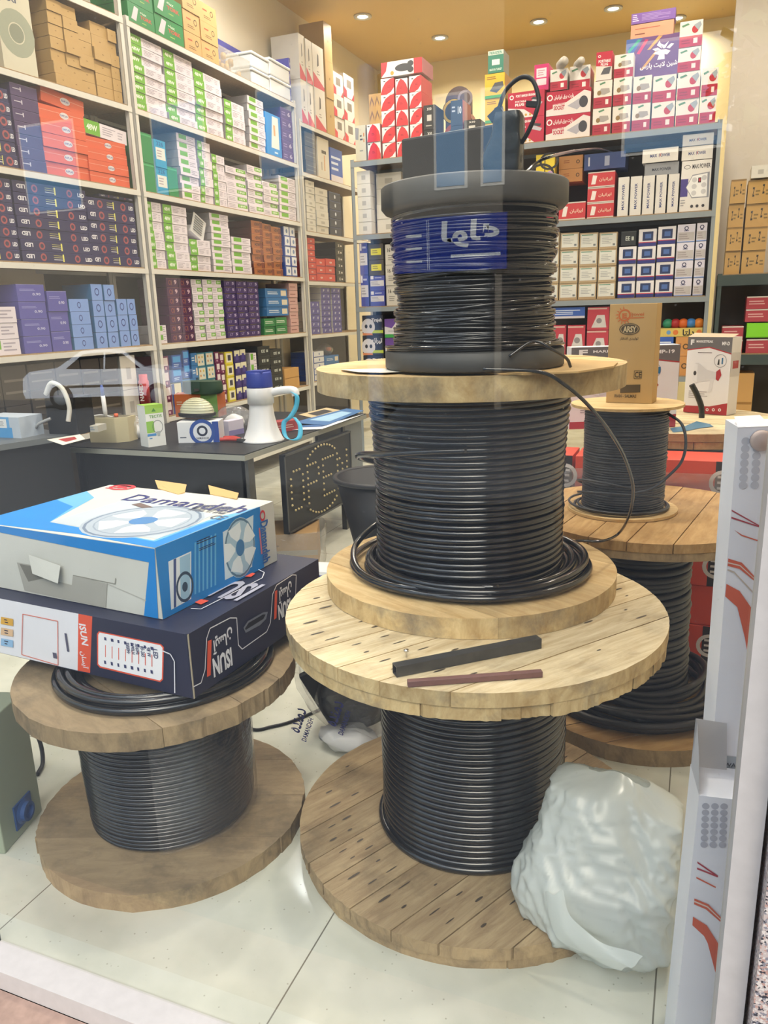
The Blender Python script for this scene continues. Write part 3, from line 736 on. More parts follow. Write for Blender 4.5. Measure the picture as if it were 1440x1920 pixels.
# E, F, G at the right, behind the tower
ZE = .75
E_ = thing('cable_spool', 'wooden cable spool behind the tower, carrying the small flat-ended wire reel', 'cable spool', (-.14, 2.74, 0))
fl = MB(); disc_planks(fl, .41, 0, .06, 6, 'warm_wood', 'worn_edge', 33, 0, .004); fl.build('bottom_flange', E_, rot=math.radians(40))
ft = MB(); disc_planks(ft, .41, ZE - .03, ZE, 7, 'warm_wood', 'warm_wood', 34, 0, .003); disc_planks(ft, .405, ZE - .058, ZE - .031, 6, 'warm_wood', 'worn_edge', 35, PI / 2, .006); ft.build('top_flange', E_, rot=math.radians(80))
MB().lathe([(.135, .05), (.135, ZE - .05)], 'core', 40).build('core', E_)
winding(.150, .06, ZE - .06, .011, 51, .002, mat='dull_cable', wob=.004, sag=lambda t: .02 * (1 - t)).build('wound_cable', E_)
for k, (R, z) in enumerate([(.25, .075), (.285, .075), (.315, .077), (.335, .08), (.27, .098), (.30, .10), (.24, .12), (.215, .14), (.225, .165), (.345, .10)]):
    MB().tube([(R * math.cos(a) + .01 * math.sin(k), R * math.sin(a) * (.97), z + .012 * math.sin(a * 2 + k)) for a in np.linspace(0, 2 * PI, 72, endpoint=False)], .0115, 'dull_cable', 8, True).build('loose_turn', E_)
Fz = ZE + .001
Fr = thing('cable_reel', 'small reel of dark wire with round plywood ends, under the kraft box', 'cable reel', (-.218, 2.73, Fz))
MB().lathe([(0, 0), (.184, 0), (.184, .009), (0, .009)], 'raw_wood', 72, smooth=False).build('bottom_flange', Fr)
MB().lathe([(0, .362), (.184, .362), (.184, .371), (0, .371)], 'raw_wood', 72, smooth=False).build('top_flange', Fr)
MB().lathe([(.12, .009), (.12, .362)], 'core', 40).build('core', Fr)
winding(.1345, .009, .362, .0042, 61, .0008, mat='dull_cable', wob=.001, seg=60, sides=6).build('wound_cable', Fr)
for k, (R, z, tl) in enumerate([(.150, .020, .0), (.158, .016, .004), (.143, .05, .035), (.142, .07, .05), (.165, .022, .004)]):
    MB().tube([(R * math.cos(a) - .004 * k, R * math.sin(a), max(.014, z + tl * math.sin(a + 2.4 + .4 * k))) for a in np.linspace(0, 2 * PI, 64, endpoint=False)], .0042, 'dull_cable', 6, True).build('loose_turn', Fr)
fx = Vector((-.218, 2.73, Fz))
def fpt(x, y, yy): return at_y(x, y, yy) - fx
MB().tube(smooth_path([fpt(1252, 775, 2.66), fpt(1278, 795, 2.64), fpt(1286, 830, 2.62), fpt(1278, 865, 2.61), fpt(1256, 890, 2.60), fpt(1225, 915, 2.585), fpt(1190, 925, 2.585)]), .0048, 'dull_cable').build('sagging_turn', Fr)
ZG = .915
G = thing('cable_spool', 'wooden spool farthest right, its top stained with blue paint', 'cable spool', (-.05, 3.85, 0))
fl = MB(); disc_planks(fl, .45, 0, .06, 6, 'warm_wood', 'worn_edge', 43, .3, .004); fl.build('bottom_flange', G)
ft = MB(); disc_planks(ft, .45, ZG - .034, ZG, 6, 'pale_wood', 'warm_wood', 44, .1, .003); disc_planks(ft, .445, ZG - .066, ZG - .035, 8, 'pale_wood', 'warm_wood', 45, .1 + PI / 2, .006)
gp = Vector((-.05, 3.85, 0))
stain = [at_z(x, y, ZG) - gp for x, y in ((1256, 803), (1285, 799), (1306, 790), (1330, 795), (1338, 800), (1312, 803), (1290, 808), (1262, 811))]
ft.add([(p.x, p.y, ZG + .001) for p in stain], [tuple(range(len(stain)))], '#3d6f8c')
ft.build('top_flange', G)
MB().lathe([(.18, .05), (.18, ZG - .05)], 'core', 40).build('core', G)
winding(.2, .06, ZG - .066, .012, 71, .002, mat='dull_cable').build('wound_cable', G)
st = MB(); p0 = at_z(1316, 783, ZG) - gp
st.tube(smooth_path([p0 + Vector((0, 0, -.01)), p0 + Vector((-.006, 0, .05)), p0 + Vector((-.03, -.005, .11)), p0 + Vector((-.055, -.01, .155))]), .0135, 'tape_black', 10)
st.build('cable_end', G)

# ------------------------------------------------------------------ printed cartons near the window
def corner_box(name, N, ang, w, d, h, base, items, parent=None, bevel=.0, local=None):
    """carton whose front right bottom corner is N"""
    u = Vector((math.cos(ang), math.sin(ang), 0))
    mb = MB().carton(w, d, h, base, items)
    return mb, Vector(N) - u * (w / 2)
def cl(v): return min(1.0, max(0.0, v))
class Face:
    """pixel -> share of a carton's face (front, right side or top)"""
    def __init__(s, N, ang, w, d, h, sc=1.0, ox=0, oy=0):
        s.N, s.w, s.d, s.h, s.k = Vector(N), w, d, h, (sc, ox, oy)
        s.u = Vector((math.cos(ang), math.sin(ang), 0)); s.v = Vector((-math.sin(ang), math.cos(ang), 0))
        s.pf = Plane(N[0], N[1], math.degrees(ang)); s.pr = Plane(N[0], N[1], math.degrees(ang) + 90)
    def px(s, x, y): return x / s.k[0] + s.k[1], y / s.k[0] + s.k[2]
    def f(s, x, y):
        a, z = s.pf.hit(*s.px(x, y)); return cl(a / s.w + 1), cl((z - s.N.z) / s.h)
    def r(s, x, y):
        a, z = s.pr.hit(*s.px(x, y)); return cl(a / s.d), cl((z - s.N.z) / s.h)
    def t(s, x, y):
        q = at_z(*s.px(x, y), s.N.z + s.h) - s.N; return cl(q.dot(s.u) / s.w + 1), cl(q.dot(s.v) / s.d)
    def P(s, fc, pts, m): return ('p', fc, [getattr(s, fc)(*p) for p in pts], m)
    def T(s, fc, tx, x0, y0, x1, y1, m, rot=0, bold=.02, sh=0):
        g = getattr(s, fc); xm, ym = (x0 + x1) / 2, (y0 + y1) / 2
        if fc == 't':
            c = [g(x0, y0), g(x1, y0), g(x1, y1), g(x0, y1)]
            return ('t', fc, tx, min(c[0][0], c[3][0]), min(c[3][1], c[2][1]), max(c[1][0], c[2][0]), max(c[0][1], c[1][1]), m, rot, bold, sh)
        return ('t', fc, tx, g(x0, ym)[0], g(xm, y1)[1], g(x1, ym)[0], g(xm, y0)[1], m, rot, bold, sh)
    def L(s, fc, x0, y0, x1, y1, n, m):
        g = getattr(s, fc); xm, ym = (x0 + x1) / 2, (y0 + y1) / 2
        return ('l', fc, g(x0, ym)[0], g(xm, y1)[1], g(x1, ym)[0], g(xm, y0)[1], n, m)
def outline(F, fc, pts, wd, m):
    """a drawn line through pixel points, as thin quads on a face"""
    g = getattr(F, fc); q = [g(*p) for p in pts]; out = []
    su, sv = (F.w if fc != 'r' else F.d), (F.h if fc != 't' else F.d)
    for a, b in zip(q[:-1], q[1:]):
        dx, dy = (b[0] - a[0]) * su, (b[1] - a[1]) * sv; L = math.hypot(dx, dy) or 1
        nx, ny = -dy / L * wd / su, dx / L * wd / sv
        out.append(('p', fc, [(a[0] - nx, a[1] - ny), (b[0] - nx, b[1] - ny), (b[0] + nx, b[1] + ny), (a[0] + nx, a[1] + ny)], m))
    return out
# coil of cable under the cartons, on the left spool
t = thing('cable_coil', 'flat coil of thick black cable lying on the left wooden spool under the cartons', 'cable coil', (-1.33, 1.60, ZD))
for k, (R, z) in enumerate([(.288, .011), (.266, .011), (.277, .030), (.245, .011), (.256, .031), (.226, .012)]):
    MB().tube([((R + .004 * math.sin(2 * a + k)) * math.cos(a), R * math.sin(a), z) for a in np.linspace(0, 2 * PI, 90, endpoint=False)], .0098, 'cable', 8, True).build('turn', t)
# the dark blue panel carton
N = Vector((-1.083, 1.386, ZD + .0425)); ang = math.radians(-4); w, d, h = .86, .61, .168
Fc = Face(N, ang, w, d, h, 2.4, 0, 880)
NAVY, WHT, ORG = '#23263f', '#e4e4ea', '#e0573a'
it = [Fc.P('f', [(-40, 535), (352, 640), (350, 905), (-40, 815)], WHT), Fc.P('f', [(352, 640), (415, 655), (406, 916), (350, 905)], ORG),
      Fc.T('f', 'ISUN', 362, 697, 392, 790, WHT, 270, .03), Fc.T('f', fa('آیسان'), 364, 822, 394, 895, WHT, 270, .02),
      Fc.P('f', [(446, 728), (725, 786), (738, 800), (735, 945), (722, 957), (450, 892), (438, 878), (437, 740)], ORG),
      Fc.P('f', [(449, 734), (722, 791), (732, 803), (729, 942), (720, 950), (453, 886), (443, 875), (443, 744)], '#efeff2')]
for k in range(8):
    x = 470 + k * 30
    it += [Fc.L('f', x, 748 + k * 6, x + 13, 780 + k * 6, 1, '#3a3f68'), Fc.L('f', x, 852 + k * 6, x + 13, 888 + k * 6, 1, '#3a3f68'), Fc.P('f', [(x + 4, 790 + k * 6), (x + 7, 791 + k * 6), (x + 7, 845 + k * 6), (x + 4, 844 + k * 6)], ORG)]
it += [Fc.T('f', 'LED', 692, 808, 712, 850, '#3a3f68', 270), Fc.T('f', '98 W', 663, 800, 680, 842, '#3a3f68', 270), Fc.T('f', '85-265', 636, 795, 653, 842, '#3a3f68', 270),
       Fc.T('f', '50/60Hz', 612, 785, 628, 832, '#3a3f68', 270), Fc.T('f', '8490LH', 592, 780, 607, 830, '#3a3f68', 270), Fc.T('f', '30000Hr', 570, 778, 586, 828, '#3a3f68', 270)]
it += outline(Fc, 'f', [(105, 650), (262, 682), (264, 880), (100, 832), (105, 650)], .0012, '#d8705c')
it += [Fc.L('f', 300, 690, 314, 880, 1, '#54546a'), Fc.L('f', 242, 810, 258, 868, 1, '#54546a')]
for k, c in enumerate(['#d8a53c', '#d9b690', '#8fb8dc']): it.append(Fc.P('f', [(8, 662 + 48 * k), (62, 672 + 48 * k), (62, 704 + 48 * k), (6, 694 + 48 * k)], c)); it.append(Fc.L('f', 24, 672 + 48 * k, 44, 694 + 48 * k, 2, NAVY))
it += outline(Fc, 'f', [(735, 815), (770, 830), (788, 862), (790, 1004)], .0015, WHT)
# right side: the logo reads upside down
for x0, y0, x1, y1, big in ((915, 700, 1052, 940, 1), (1232, 500, 1312, 690, .7)):
    it += [Fc.P('r', [(930, 772), (948, 765), (944, 925), (927, 934)], ORG) if big == 1 else Fc.P('r', [(1233, 548), (1244, 542), (1240, 668), (1229, 676)], ORG)]
it += [Fc.T('r', 'ISUN', 952, 822, 1042, 912, WHT, 180, .04), Fc.T('r', fa('آیسان'), 950, 728, 1044, 812, WHT, 180, .03),
       Fc.T('r', 'ISUN', 1247, 592, 1305, 662, WHT, 180, .04), Fc.T('r', fa('آیسان'), 1248, 515, 1310, 590, WHT, 180, .03)]
it += outline(Fc, 'r', [(862, 980), (900, 960), (918, 900), (925, 760), (940, 715), (1030, 668), (1060, 668), (1068, 790), (1085, 808), (1195, 730), (1212, 690), (1222, 560), (1240, 520), (1310, 468), (1328, 475), (1322, 660)], .0014, WHT)
it += [Fc.P('r', [(1090, 712), (1110, 682), (1180, 642), (1200, 640), (1192, 672), (1165, 700), (1100, 735)], '#6f7480'), Fc.P('r', [(1097, 715), (1113, 690), (1178, 652), (1190, 652), (1180, 672), (1100, 722)], '#111320')]
# top
it += outline(Fc, 't', [(860, 632), (905, 635), (1180, 495), (1190, 470), (1160, 455)], .0014, WHT)
it += [Fc.P('t', [(870, 602), (905, 615), (940, 598), (905, 590)], ORG), Fc.P('t', [(1085, 488), (1130, 490), (1150, 475), (1120, 466)], ORG), Fc.T('t', 'ISUN', 950, 510, 1100, 580, '#a9a9ba', 180, .03)]
mb, loc = corner_box('panel_carton', N, ang, w, d, h, NAVY, it)
T_ = thing('panel_carton', 'flat dark blue lamp carton with white and orange end, on the left spool', 'carton', loc, ang)
mb.build('body', T_)
MB().box(w / 2 - .004, .0, 0, w / 2 + .0015, .004, h, '#b5a993').build('worn_corner', T_)
# the blue and white fan carton on top of it
N = Vector((-1.197, 1.443, ZD + .0425 + h + .002)); ang = math.radians(-5); w, d, h = .665, .50, .186
Fc = Face(N, ang, w, d, h, 2.4, 0, 880)
BL, LB, CR = '#1480cc', '#62a8da', '#cbcbc3'
it = [Fc.P('t', [(-20, 208), (330, 92), (425, 128), (225, 238), (690, 320), (985, 212), (1085, 192), (1185, 168), (700, 358), (350, 290)], LB),
      Fc.P('t', [(-20, 212), (230, 134), (330, 168), (222, 238), (695, 326), (930, 238), (1040, 212), (702, 359), (350, 292)], BL),
      Fc.P('t', [(590, 128), (970, 203), (708, 314), (224, 238)], '#b4bfc8')]
for q in it[:2]: q[2].append((0.0, 0.0))
hub = Fc.t(645, 232); RR = .26
it += [('d', 't', hub[0], hub[1], RR * 1.28, '#a3b0be'), ('o', 't', hub[0], hub[1], RR * 1.22, '#6b7c92', 1, .95), ('o', 't', hub[0], hub[1], RR * 1.02, '#8b99aa', 1, .965)]
def blades(fc, cu, cv, R, lu, lv, m, n=5, ph=0.0):
    out = []
    for k in range(n):
        a0 = ph + 2 * PI * k / n
        pts = [(.3, 0), (.6, -.16), (.95, -.10), (.97, .30), (.72, .34), (.3, .22)]
        out.append(('p', fc, [(cu + R * lv * r_ * math.cos(a0 + b_ * 1.9) / lu, cv + R * r_ * math.sin(a0 + b_ * 1.9)) for r_, b_ in pts], m))
    return out
it += blades('t', hub[0], hub[1], RR, w, d, '#dbe3e8') + [('d', 't', hub[0], hub[1], RR * .30, '#4c7fb5')]
a0, a1 = Fc.t(610, 118), Fc.t(1086, 194)
it += [('t', 't', 'Damandeh', a0[0], Fc.t(850, 160)[1] - .06, a1[0], Fc.t(850, 160)[1] + .10, '#27306f', 0, .015)]
it += [('o', 't', *Fc.t(550, 82), .075, '#c4353f', 1.3, .7), ('d', 't', *Fc.t(550, 82), .03, '#c4353f', 1.3), Fc.L('t', 480, 70, 620, 96, 3, '#c4353f'), Fc.T('t', 'MODEL: VPP 30C2S', 880, 172, 1040, 190, '#5a6070'),
       Fc.T('t', 'CE', 965, 210, 1000, 226, '#4c5a6c'), Fc.P('t', [(592, 160), (630, 152), (690, 172), (640, 176)], '#6a5a56')]
it += [Fc.P('f', [(-40, 222), (700, 358), (672, 418), (-40, 275)], BL), Fc.P('f', [(700, 358), (722, 362), (716, 692), (652, 680), (672, 418)], BL),
       Fc.P('f', [(78, 418), (190, 438), (200, 488), (325, 520), (330, 476), (484, 514), (478, 622), (112, 545)], '#a6a49b'), Fc.P('f', [(90, 425), (185, 442), (198, 490), (130, 505)], '#77756c')]
it += outline(Fc, 'f', [(330, 476), (520, 515), (522, 488)], .0012, '#8c8a80') + outline(Fc, 'f', [(484, 514), (660, 590)], .001, '#b2b0a8')
it += [('r', 'r', 0, 0, .86, 1, BL), Fc.P('r', [(755, 415), (858, 368), (858, 582), (768, 632)], '#dfe8ee'), Fc.P('r', [(806, 398), (854, 376), (852, 580), (812, 600)], '#9cc3dd'),
       ('o', 'r', *Fc.r(830, 528), .22, '#27425c', .8, .8), ('d', 'r', *Fc.r(830, 528), .07, '#27425c', .8), Fc.P('r', [(778, 405), (790, 400), (790, 618), (780, 624)], '#3a4f86'),
       Fc.P('r', [(1000, 282), (1138, 205), (1132, 438), (1010, 498)], '#cfe2ee'), ('d', 'r', *Fc.r(1078, 352), .47, '#a9c8db', .8), ('o', 'r', *Fc.r(1078, 352), .46, '#587b96', .8, .92)]
hr = Fc.r(1078, 352)
it += blades('r', hr[0], hr[1], .42, d, h, '#e4eef3', 5, .4) + [('d', 'r', hr[0], hr[1], .13, '#3d79ac', .8)]
for k in range(6): it.append(Fc.P('r', [(872 + k * 18, 330 - k * 8), (879 + k * 18, 327 - k * 8), (879 + k * 18, 560 - k * 8), (872 + k * 18, 563 - k * 8)], '#5fb0e0'))
it += [Fc.L('r', 880, 300, 985, 320, 2, NAVY), Fc.L('r', 890, 335, 985, 350, 2, NAVY), Fc.T('r', 'Damandeh', 1172, 228, 1208, 420, '#2460a8', 270, .03), ('o', 'r', *Fc.r(1178, 208), .09, '#c4353f', .8, .6), Fc.P('r', [(1160, 265), (1166, 262), (1178, 378), (1172, 382)], '#d07078')]
mb, loc = corner_box('fan_carton', N, ang, w, d, h, CR, it)
T_ = thing('fan_carton', 'worn blue and white fan carton with torn front, topmost on the left spool', 'carton', loc, ang)
mb.build('body', T_)
def tp(x, y, dz=0.0):
    q = at_z(x / 2.4, 880 + y / 2.4, N.z + h) - loc; c, s_ = math.cos(-ang), math.sin(-ang)
    return Vector((q.x * c - q.y * s_, q.x * s_ + q.y * c, h + dz))
for pts in ([(688, 72), (830, 90), (820, 112), (790, 118), (700, 92)], [(928, 96), (1065, 130), (1055, 142), (935, 118)]):
    b = MB(); q = [tp(*p) for p in pts]; lift = [.016, .014, .004, .002, .003]
    top = [p + Vector((0, .012, l)) for p, l in zip(q, lift)]
    n = len(q); b.add(top + [p - Vector((0, 0, .003)) for p in top], [tuple(range(n)), tuple(range(2 * n - 1, n - 1, -1))] + [(i, n + i, n + (i + 1) % n, (i + 1) % n) for i in range(n)], 'kraft')
    b.build('torn_flap', T_)
b = MB()
b.add([(w / 2 - .46, -.002, h * .62), (w / 2 - .33, -.010, h * .55), (w / 2 - .335, -.022, h * .30), (w / 2 - .44, -.014, h * .36)], [(0, 1, 2, 3)], CR)
b.build('torn_flap', T_)
# ------------------------------------------------------------------ things on the wooden spools
def box_tube(a, b, s, wall, mat, endmat=None):
    m = MB(); a, b = Vector(a), Vector(b); dr = (b - a).normalized(); x = dr.cross(Vector((0, 0, 1))).normalized(); z = Vector((0, 0, 1))
    def ring(p, q): return [p + x * i * q / 2 + z * (s / 2 + j * q / 2) for i, j in ((-1, -1), (1, -1), (1, 1), (-1, 1))]
    V = ring(a, s) + ring(b, s) + ring(a, s - 2 * wall) + ring(b, s - 2 * wall)
    f = []
    for k in range(4):
        l = (k + 1) % 4
        f += [(k, l, 4 + l, 4 + k), (8 + l, 8 + k, 12 + k, 12 + l), (l, k, 8 + k, 8 + l), (4 + k, 4 + l, 12 + l, 12 + k)]
    return m.add(V, f, mat)
pa, pb = at_z(740, 1266, ZA + .001), at_z(1010, 1212, ZA + .001)
tag(box_tube(pa, pb, .024, .0022, 'dark_metal').build('square_tube'), 'short dark square steel tube lying on the big pale spool top', 'steel tube')
pa, pb = at_z(764, 1281, ZA + .0075), at_z(1016, 1262, ZA + .0075)
tag(MB().bar(pa, pb, .014, .013, 'rust_bar').build('flat_bar', bevel=.001), 'brown flat steel bar lying in front of the square tube', 'steel bar')
sc_ = at_z(762, 1232, ZA)
t = thing('screw', 'small zinc screw standing on the pale spool top behind the square tube', 'screw', sc_)
MB().lathe([(.0022, 0), (.0022, .014)], 'chrome', 10).build('shank', t); MB().lathe([(.0, .014), (.006, .014), (.006, .018), (0, .019)], 'chrome', 12).build('head', t)
# card under the reel
q = [at_z(x, y, ZB) for x, y in ((640, 697), (690, 688), (1000, 676), (1085, 676), (1158, 683), (1150, 690), (1085, 700), (980, 704))]
tag(MB().prism([(p.x, p.y) for p in q], ZB + .0008, ZB + .0045, 'kraft').build('cardboard_sheet'), 'kraft corrugated cardboard sheet under the plastic reel on the middle spool', 'cardboard')
q = [at_z(x, y, ZB) for x, y in ((640, 697), (720, 695), (780, 700), (720, 703), (672, 702))]
tag(MB().prism([(p.x, p.y) for p in q], ZB + .0048, ZB + .0056, '#e4e0d4').build('paper_sheet'), 'white paper corner poking out under the plastic reel', 'paper')
# loose black wire hanging from the reel in front of the right spools
pts = [at_y(x, y, Y) for x, y, Y in ((905, 692, 1.62), (1010, 697, 1.66), (1060, 722, 1.68), (1105, 762, 1.74), (1145, 812, 1.84), (1172, 860, 1.98), (1187, 915, 2.10), (1180, 965, 2.2))]
pts += [at_z(x, y, .77) for x, y in ((1160, 1000), (1130, 1014), (1090, 1014), (1066, 1016))]
tag(MB().tube(smooth_path(pts), .0042, 'thin_cable', 8).build('loose_wire'), 'thin black wire drooping from the plastic reel across the right spools', 'wire')
pts = [at_y(x, y, Y) for x, y, Y in ((955, 668, 1.66), (1000, 640, 1.69), (1035, 655, 1.70), (1062, 672, 1.74), (1070, 677, 1.76))]
pts[-1].z = ZB + .01
tag(MB().tube(smooth_path(pts), .0036, 'thin_cable', 8).build('wire_end'), 'short black wire end lying beside the foot of the plastic reel', 'wire')
# black plate and wrapped adapter on the reel
a, b_ = at_y(752, 300, 1.80), at_y(932, 300, 1.76)
zt = at_y(752, 250, 1.80).z
wv = Vector((b_.x - a.x, b_.y - a.y, 0))
tag(MB().box(0, 0, 0, wv.length, .16, zt - ZC, 'black_plastic').build('black_case', loc=(a.x, a.y, ZC - .011), rot=math.atan2(wv.y, wv.x), bevel=.006), 'dark grey rectangular plastic case lying on top of the cable reel', 'case')
ad = at_y(948, 316, 1.705); zt = at_y(945, 212, 1.705).z
t = thing('power_adapter', 'black taped power adapter with looped cord, on top of the cable reel', 'power adapter', (ad.x, ad.y, ZC - .001))
hh = zt - ZC; gr = []
for i in range(13):
    v = i / 12; row = []
    for j in range(24):
        an_ = 2 * PI * j / 24; c_, s_ = math.cos(an_), math.sin(an_)
        ex = abs(c_) ** .35 * (1 if c_ > 0 else -1); ey = abs(s_) ** .35 * (1 if s_ > 0 else -1)
        lump = 1 + .12 * noise.noise(Vector((c_ * 1.5, s_ * 1.5, v * 3)))
        k = (1 if 0 < i < 12 else .9) * lump
        row.append(((.035 * ex * k) - (.012 * math.sin(v * PI * 1.6 + .4) if c_ < 0 else 0), .022 * ey * k, hh * v))
    gr.append(row + [row[0]])
b = MB(); b.grid(gr, 'tape_black'); b.add([p for p in gr[-1][:-1]], [tuple(range(24))], 'tape_black'); b.add([p for p in gr[0][:-1]], [tuple(range(23, -1, -1))], 'tape_black')
b.build('wrapped_body', t)
L0 = Vector((ad.x, ad.y, ZC - .001))
pts = [at_y(x, y, Y) - L0 for x, y, Y in ((926, 222, 1.70), (935, 205, 1.70), (948, 170, 1.70), (975, 146, 1.70), (998, 150, 1.695), (1010, 185, 1.69), (1004, 215, 1.685), (990, 248, 1.69), (978, 268, 1.70))]
MB().tube(smooth_path(pts), .0045, 'black_plastic', 8).build('cord', t)
p = at_y(930, 212, 1.70) - L0
MB().bar(p + Vector((-.012, 0, -.012)), p + Vector((.012, 0, .006)), .016, .016, 'black_plastic').build('plug', t)
p = at_y(1002, 195, 1.69) - L0
MB().bar(p + Vector((-.016, 0, .002)), p + Vector((.006, 0, -.002)), .012, .010, 'black_plastic').build('inline_connector', t)
pts = [at_y(x, y, Y) for x, y, Y in ((985, 318, 1.75), (1010, 303, 1.80), (1045, 290, 1.9), (1090, 281, 3.2), (1125, 279, 5.0), (1150, 285, 7.04))]
pts[0].z = ZC + .002
tag(MB().tube(smooth_path(pts), .0035, 'thin_cable', 8).build('thin_lead'), 'thin black lead running from the reel top back to the rack', 'wire')
# kraft box with the round badge, on the small reel
N = at_z(1222, 757, Fz + .371 + .001); a0 = at_z(1136, 755, Fz + .371); ang = math.atan2(N.y - a0.y, N.x - a0.x); w = (N - a0).length
d = .085; h = Plane(N.x, N.y, math.degrees(ang)).hit(1232, 568)[1] - N.z
Fc = Face(N, ang, w, d, h, 3.273, 1000, 540)
DK, OG = '#4f4433', '#c46a35'
it = [('o', 'f', *Fc.f(560, 168), .062, OG, 1, .72), Fc.T('f', 'E', 545, 155, 575, 182, OG, 0, .06), Fc.T('f', 'Ejovei', 588, 150, 680, 178, OG, 0, .02), Fc.P('f', [(545, 183), (680, 178), (680, 184), (545, 190)], OG)]
for k in range(9):
    a_ = PI * .55 + k * PI * .14; c_ = Fc.f(560, 168)
    it.append(('p', 'f', [(c_[0] + .066 * h / w * math.cos(a_ - .12), c_[1] + .066 * math.sin(a_ - .12)), (c_[0] + .095 * h / w * math.cos(a_), c_[1] + .095 * math.sin(a_)), (c_[0] + .066 * h / w * math.cos(a_ + .12), c_[1] + .066 * math.sin(a_ + .12))], OG))
it += [('d', 'f', *Fc.f(590, 252), .058, DK, 1.75), ('o', 'f', *Fc.f(590, 252), .051, '#a88f62', 1.8, .9), Fc.T('f', 'ARSY', 552, 234, 632, 272, '#d8c49a', 0, .03),
       Fc.T('f', fa('تولیدی افتخار'.replace('خ', 'ق')), 532, 300, 645, 322, DK, 0, .015)]
it += [Fc.T('f', 'CE', 622, 514, 664, 550, DK, 0, .02)] + outline(Fc, 'f', [(620, 508), (666, 508), (664, 556), (618, 556), (620, 508)], .0007, DK)
it += [Fc.P('f', [(535, 596), (658, 592), (656, 640), (533, 644)], '#5a4c36'), Fc.T('f', 'IRAN - SALMAS', 498, 653, 632, 672, DK, 0, .02), Fc.P('r', [(735, 90), (758, 88), (756, 112), (735, 116)], '#59c38a')]
mb, loc = corner_box('kraft_box', N, ang, w, d, h, 'kraft', it)
tag(mb.build('kraft_box', loc=loc, rot=ang, bevel=.001), 'tall kraft box with dark oval badge standing on the small cable reel', 'carton')
# megaphone cartons on the far right spool
def mega_carton(lb, lt, rb, z, d, lab, code, mirror=False, flap=True):
    a, b = at_z(*lb, z), at_z(*rb, z); ang = math.atan2(b.y - a.y, b.x - a.x); w = (Vector((b.x, b.y)) - Vector((a.x, a.y))).length
    h = Plane(a.x, a.y, math.degrees(ang)).hit(*lt)[1] - z
    GR, RD = '#6a6668', '#a8343c'
    it = [('p', 'f', [(0, .84), (.5, .88), (1, .80), (1, 1), (0, 1)], GR), ('p', 'f', [(0, .825), (.5, .865), (1, .785), (1, .80), (.5, .88), (0, .84)], RD), ('t', 'f', 'MARKETPEAK', .2, .93, .58, .96, '#e9e6e6', 0, .02),
          ('t', 'f', 'F', .07, .90, .15, .97, '#e9e6e6', 0, .05), ('t', 'f', code, .78, .90, .95, .945, '#e9e6e6', 0, .03), ('l', 'f', .25, .79, .8, .81, 1, '#5a4648'),
          ('p', 'f', [(0, 0), (1, 0), (1, .16), (.6, .10), (0, .09)], RD), ('l', 'f', .1, .19, .6, .30, 4, '#a8a2a4'), ('o', 'f', .56, .055, .02, '#e9e6e6', 1, .5), ('o', 'f', .7, .06, .02, '#e9e6e6', 1, .5), ('o', 'f', .84, .065, .02, '#e9e6e6', 1, .5),
          # the pictured megaphone
          ('p', 'f', [(.16, .44), (.20, .66), (.29, .66), (.48, .58), (.72, .55), (.74, .47), (.58, .44), (.34, .42), (.26, .40)], '#cfcbcd'), ('p', 'f', [(.16, .44), (.20, .66), (.27, .64), (.27, .41)], '#dedbdd'), ('d', 'f', .215, .53, .03, '#39363a', .7),
          ('p', 'f', [(.58, .46), (.66, .47), (.62, .30), (.54, .28)], '#d7d3d5'), ('p', 'f', [(.70, .56), (.78, .60), (.82, .52), (.76, .44), (.70, .46)], RD), ('o', 'f', .77, .70, .085, '#8d8a8c', 1, .93), ('p', 'f', [(.80, .66), (.83, .66), (.83, .74), (.80, .74)], '#2f6f9c'), ('p', 'f', [(.71, .65), (.73, .72), (.75, .72), (.755, .65)], '#2a2a2c'),
          ('r', 'r', 0, .5, 1, .8, '#c9c4c6'), ('r', 'r', .2, .6, .8, .7, RD)]
    mb = MB().carton(w, d, h, '#e3dfe0', it)
    t = thing('megaphone_carton', lab, 'carton', Vector((a.x + b.x, a.y + b.y, 2 * z)) / 2, ang)
    mb.build('body', t)
    if flap: MB().add([(-w / 2, .0, h + .001), (w / 2, .0, h + .001), (w / 2, .06, h + .014), (-w / 2, .06, h + .018)], [(0, 1, 2, 3), (3, 2, 1, 0)], '#b9a890').build('lid_flap', t)
mega_carton((1281, 772), (1288, 632), (1362, 779), ZG + .001, .09, 'white megaphone carton with red foot, rightmost on the blue-stained spool', 'MP-D')
mega_carton((1067, 805), (1066, 652), (1266, 800), ZG + .001, .10, 'white megaphone carton behind the kraft box on the blue-stained spool', 'MP-19', flap=False)
# pile of red cartons beside the far spool
k = 0
ROWS = ['lowest', 'second up', 'third up', 'fourth up', 'topmost']
for r_ in range(5):
    for c_ in range(3):
        w = .285 if r_ != 2 else .30
        x = -.60 + c_ * .300 + (.03 if r_ % 2 else 0)
        it = [('r', 'f', .80, 0, 1, 1, '#2a2224'), ('o', 'f', .9, .5, .3, '#d9d2d0', 1, .7), ('l', 'f', .83, .3, .97, .7, 3, '#d9d2d0')] if (c_ + r_) % 2 == 0 else [('l', 'f', .1, .4, .4, .6, 2, '#a83a2c')]
        o = MB().carton(.288, .20, .1675, '#d24a34', it).build('red_carton', loc=(x, 3.165 + .006 * (r_ % 2), .002 + r_ * .17), bevel=.002)
        tag(o, 'red carton in the pile behind the right spools, %s, %s' % (['left stack', 'middle stack', 'right stack'][c_], ROWS[r_]), 'carton', 'red cartons behind the right spools')
b = MB(); gz = [[(x, 3.157 + .006 * noise.noise(Vector((x * 9, z * 9, 1))), z) for x in np.linspace(-.74, .20, 40)] for z in np.linspace(.64, .80, 10)]
b.grid(gz, 'wrap_film')
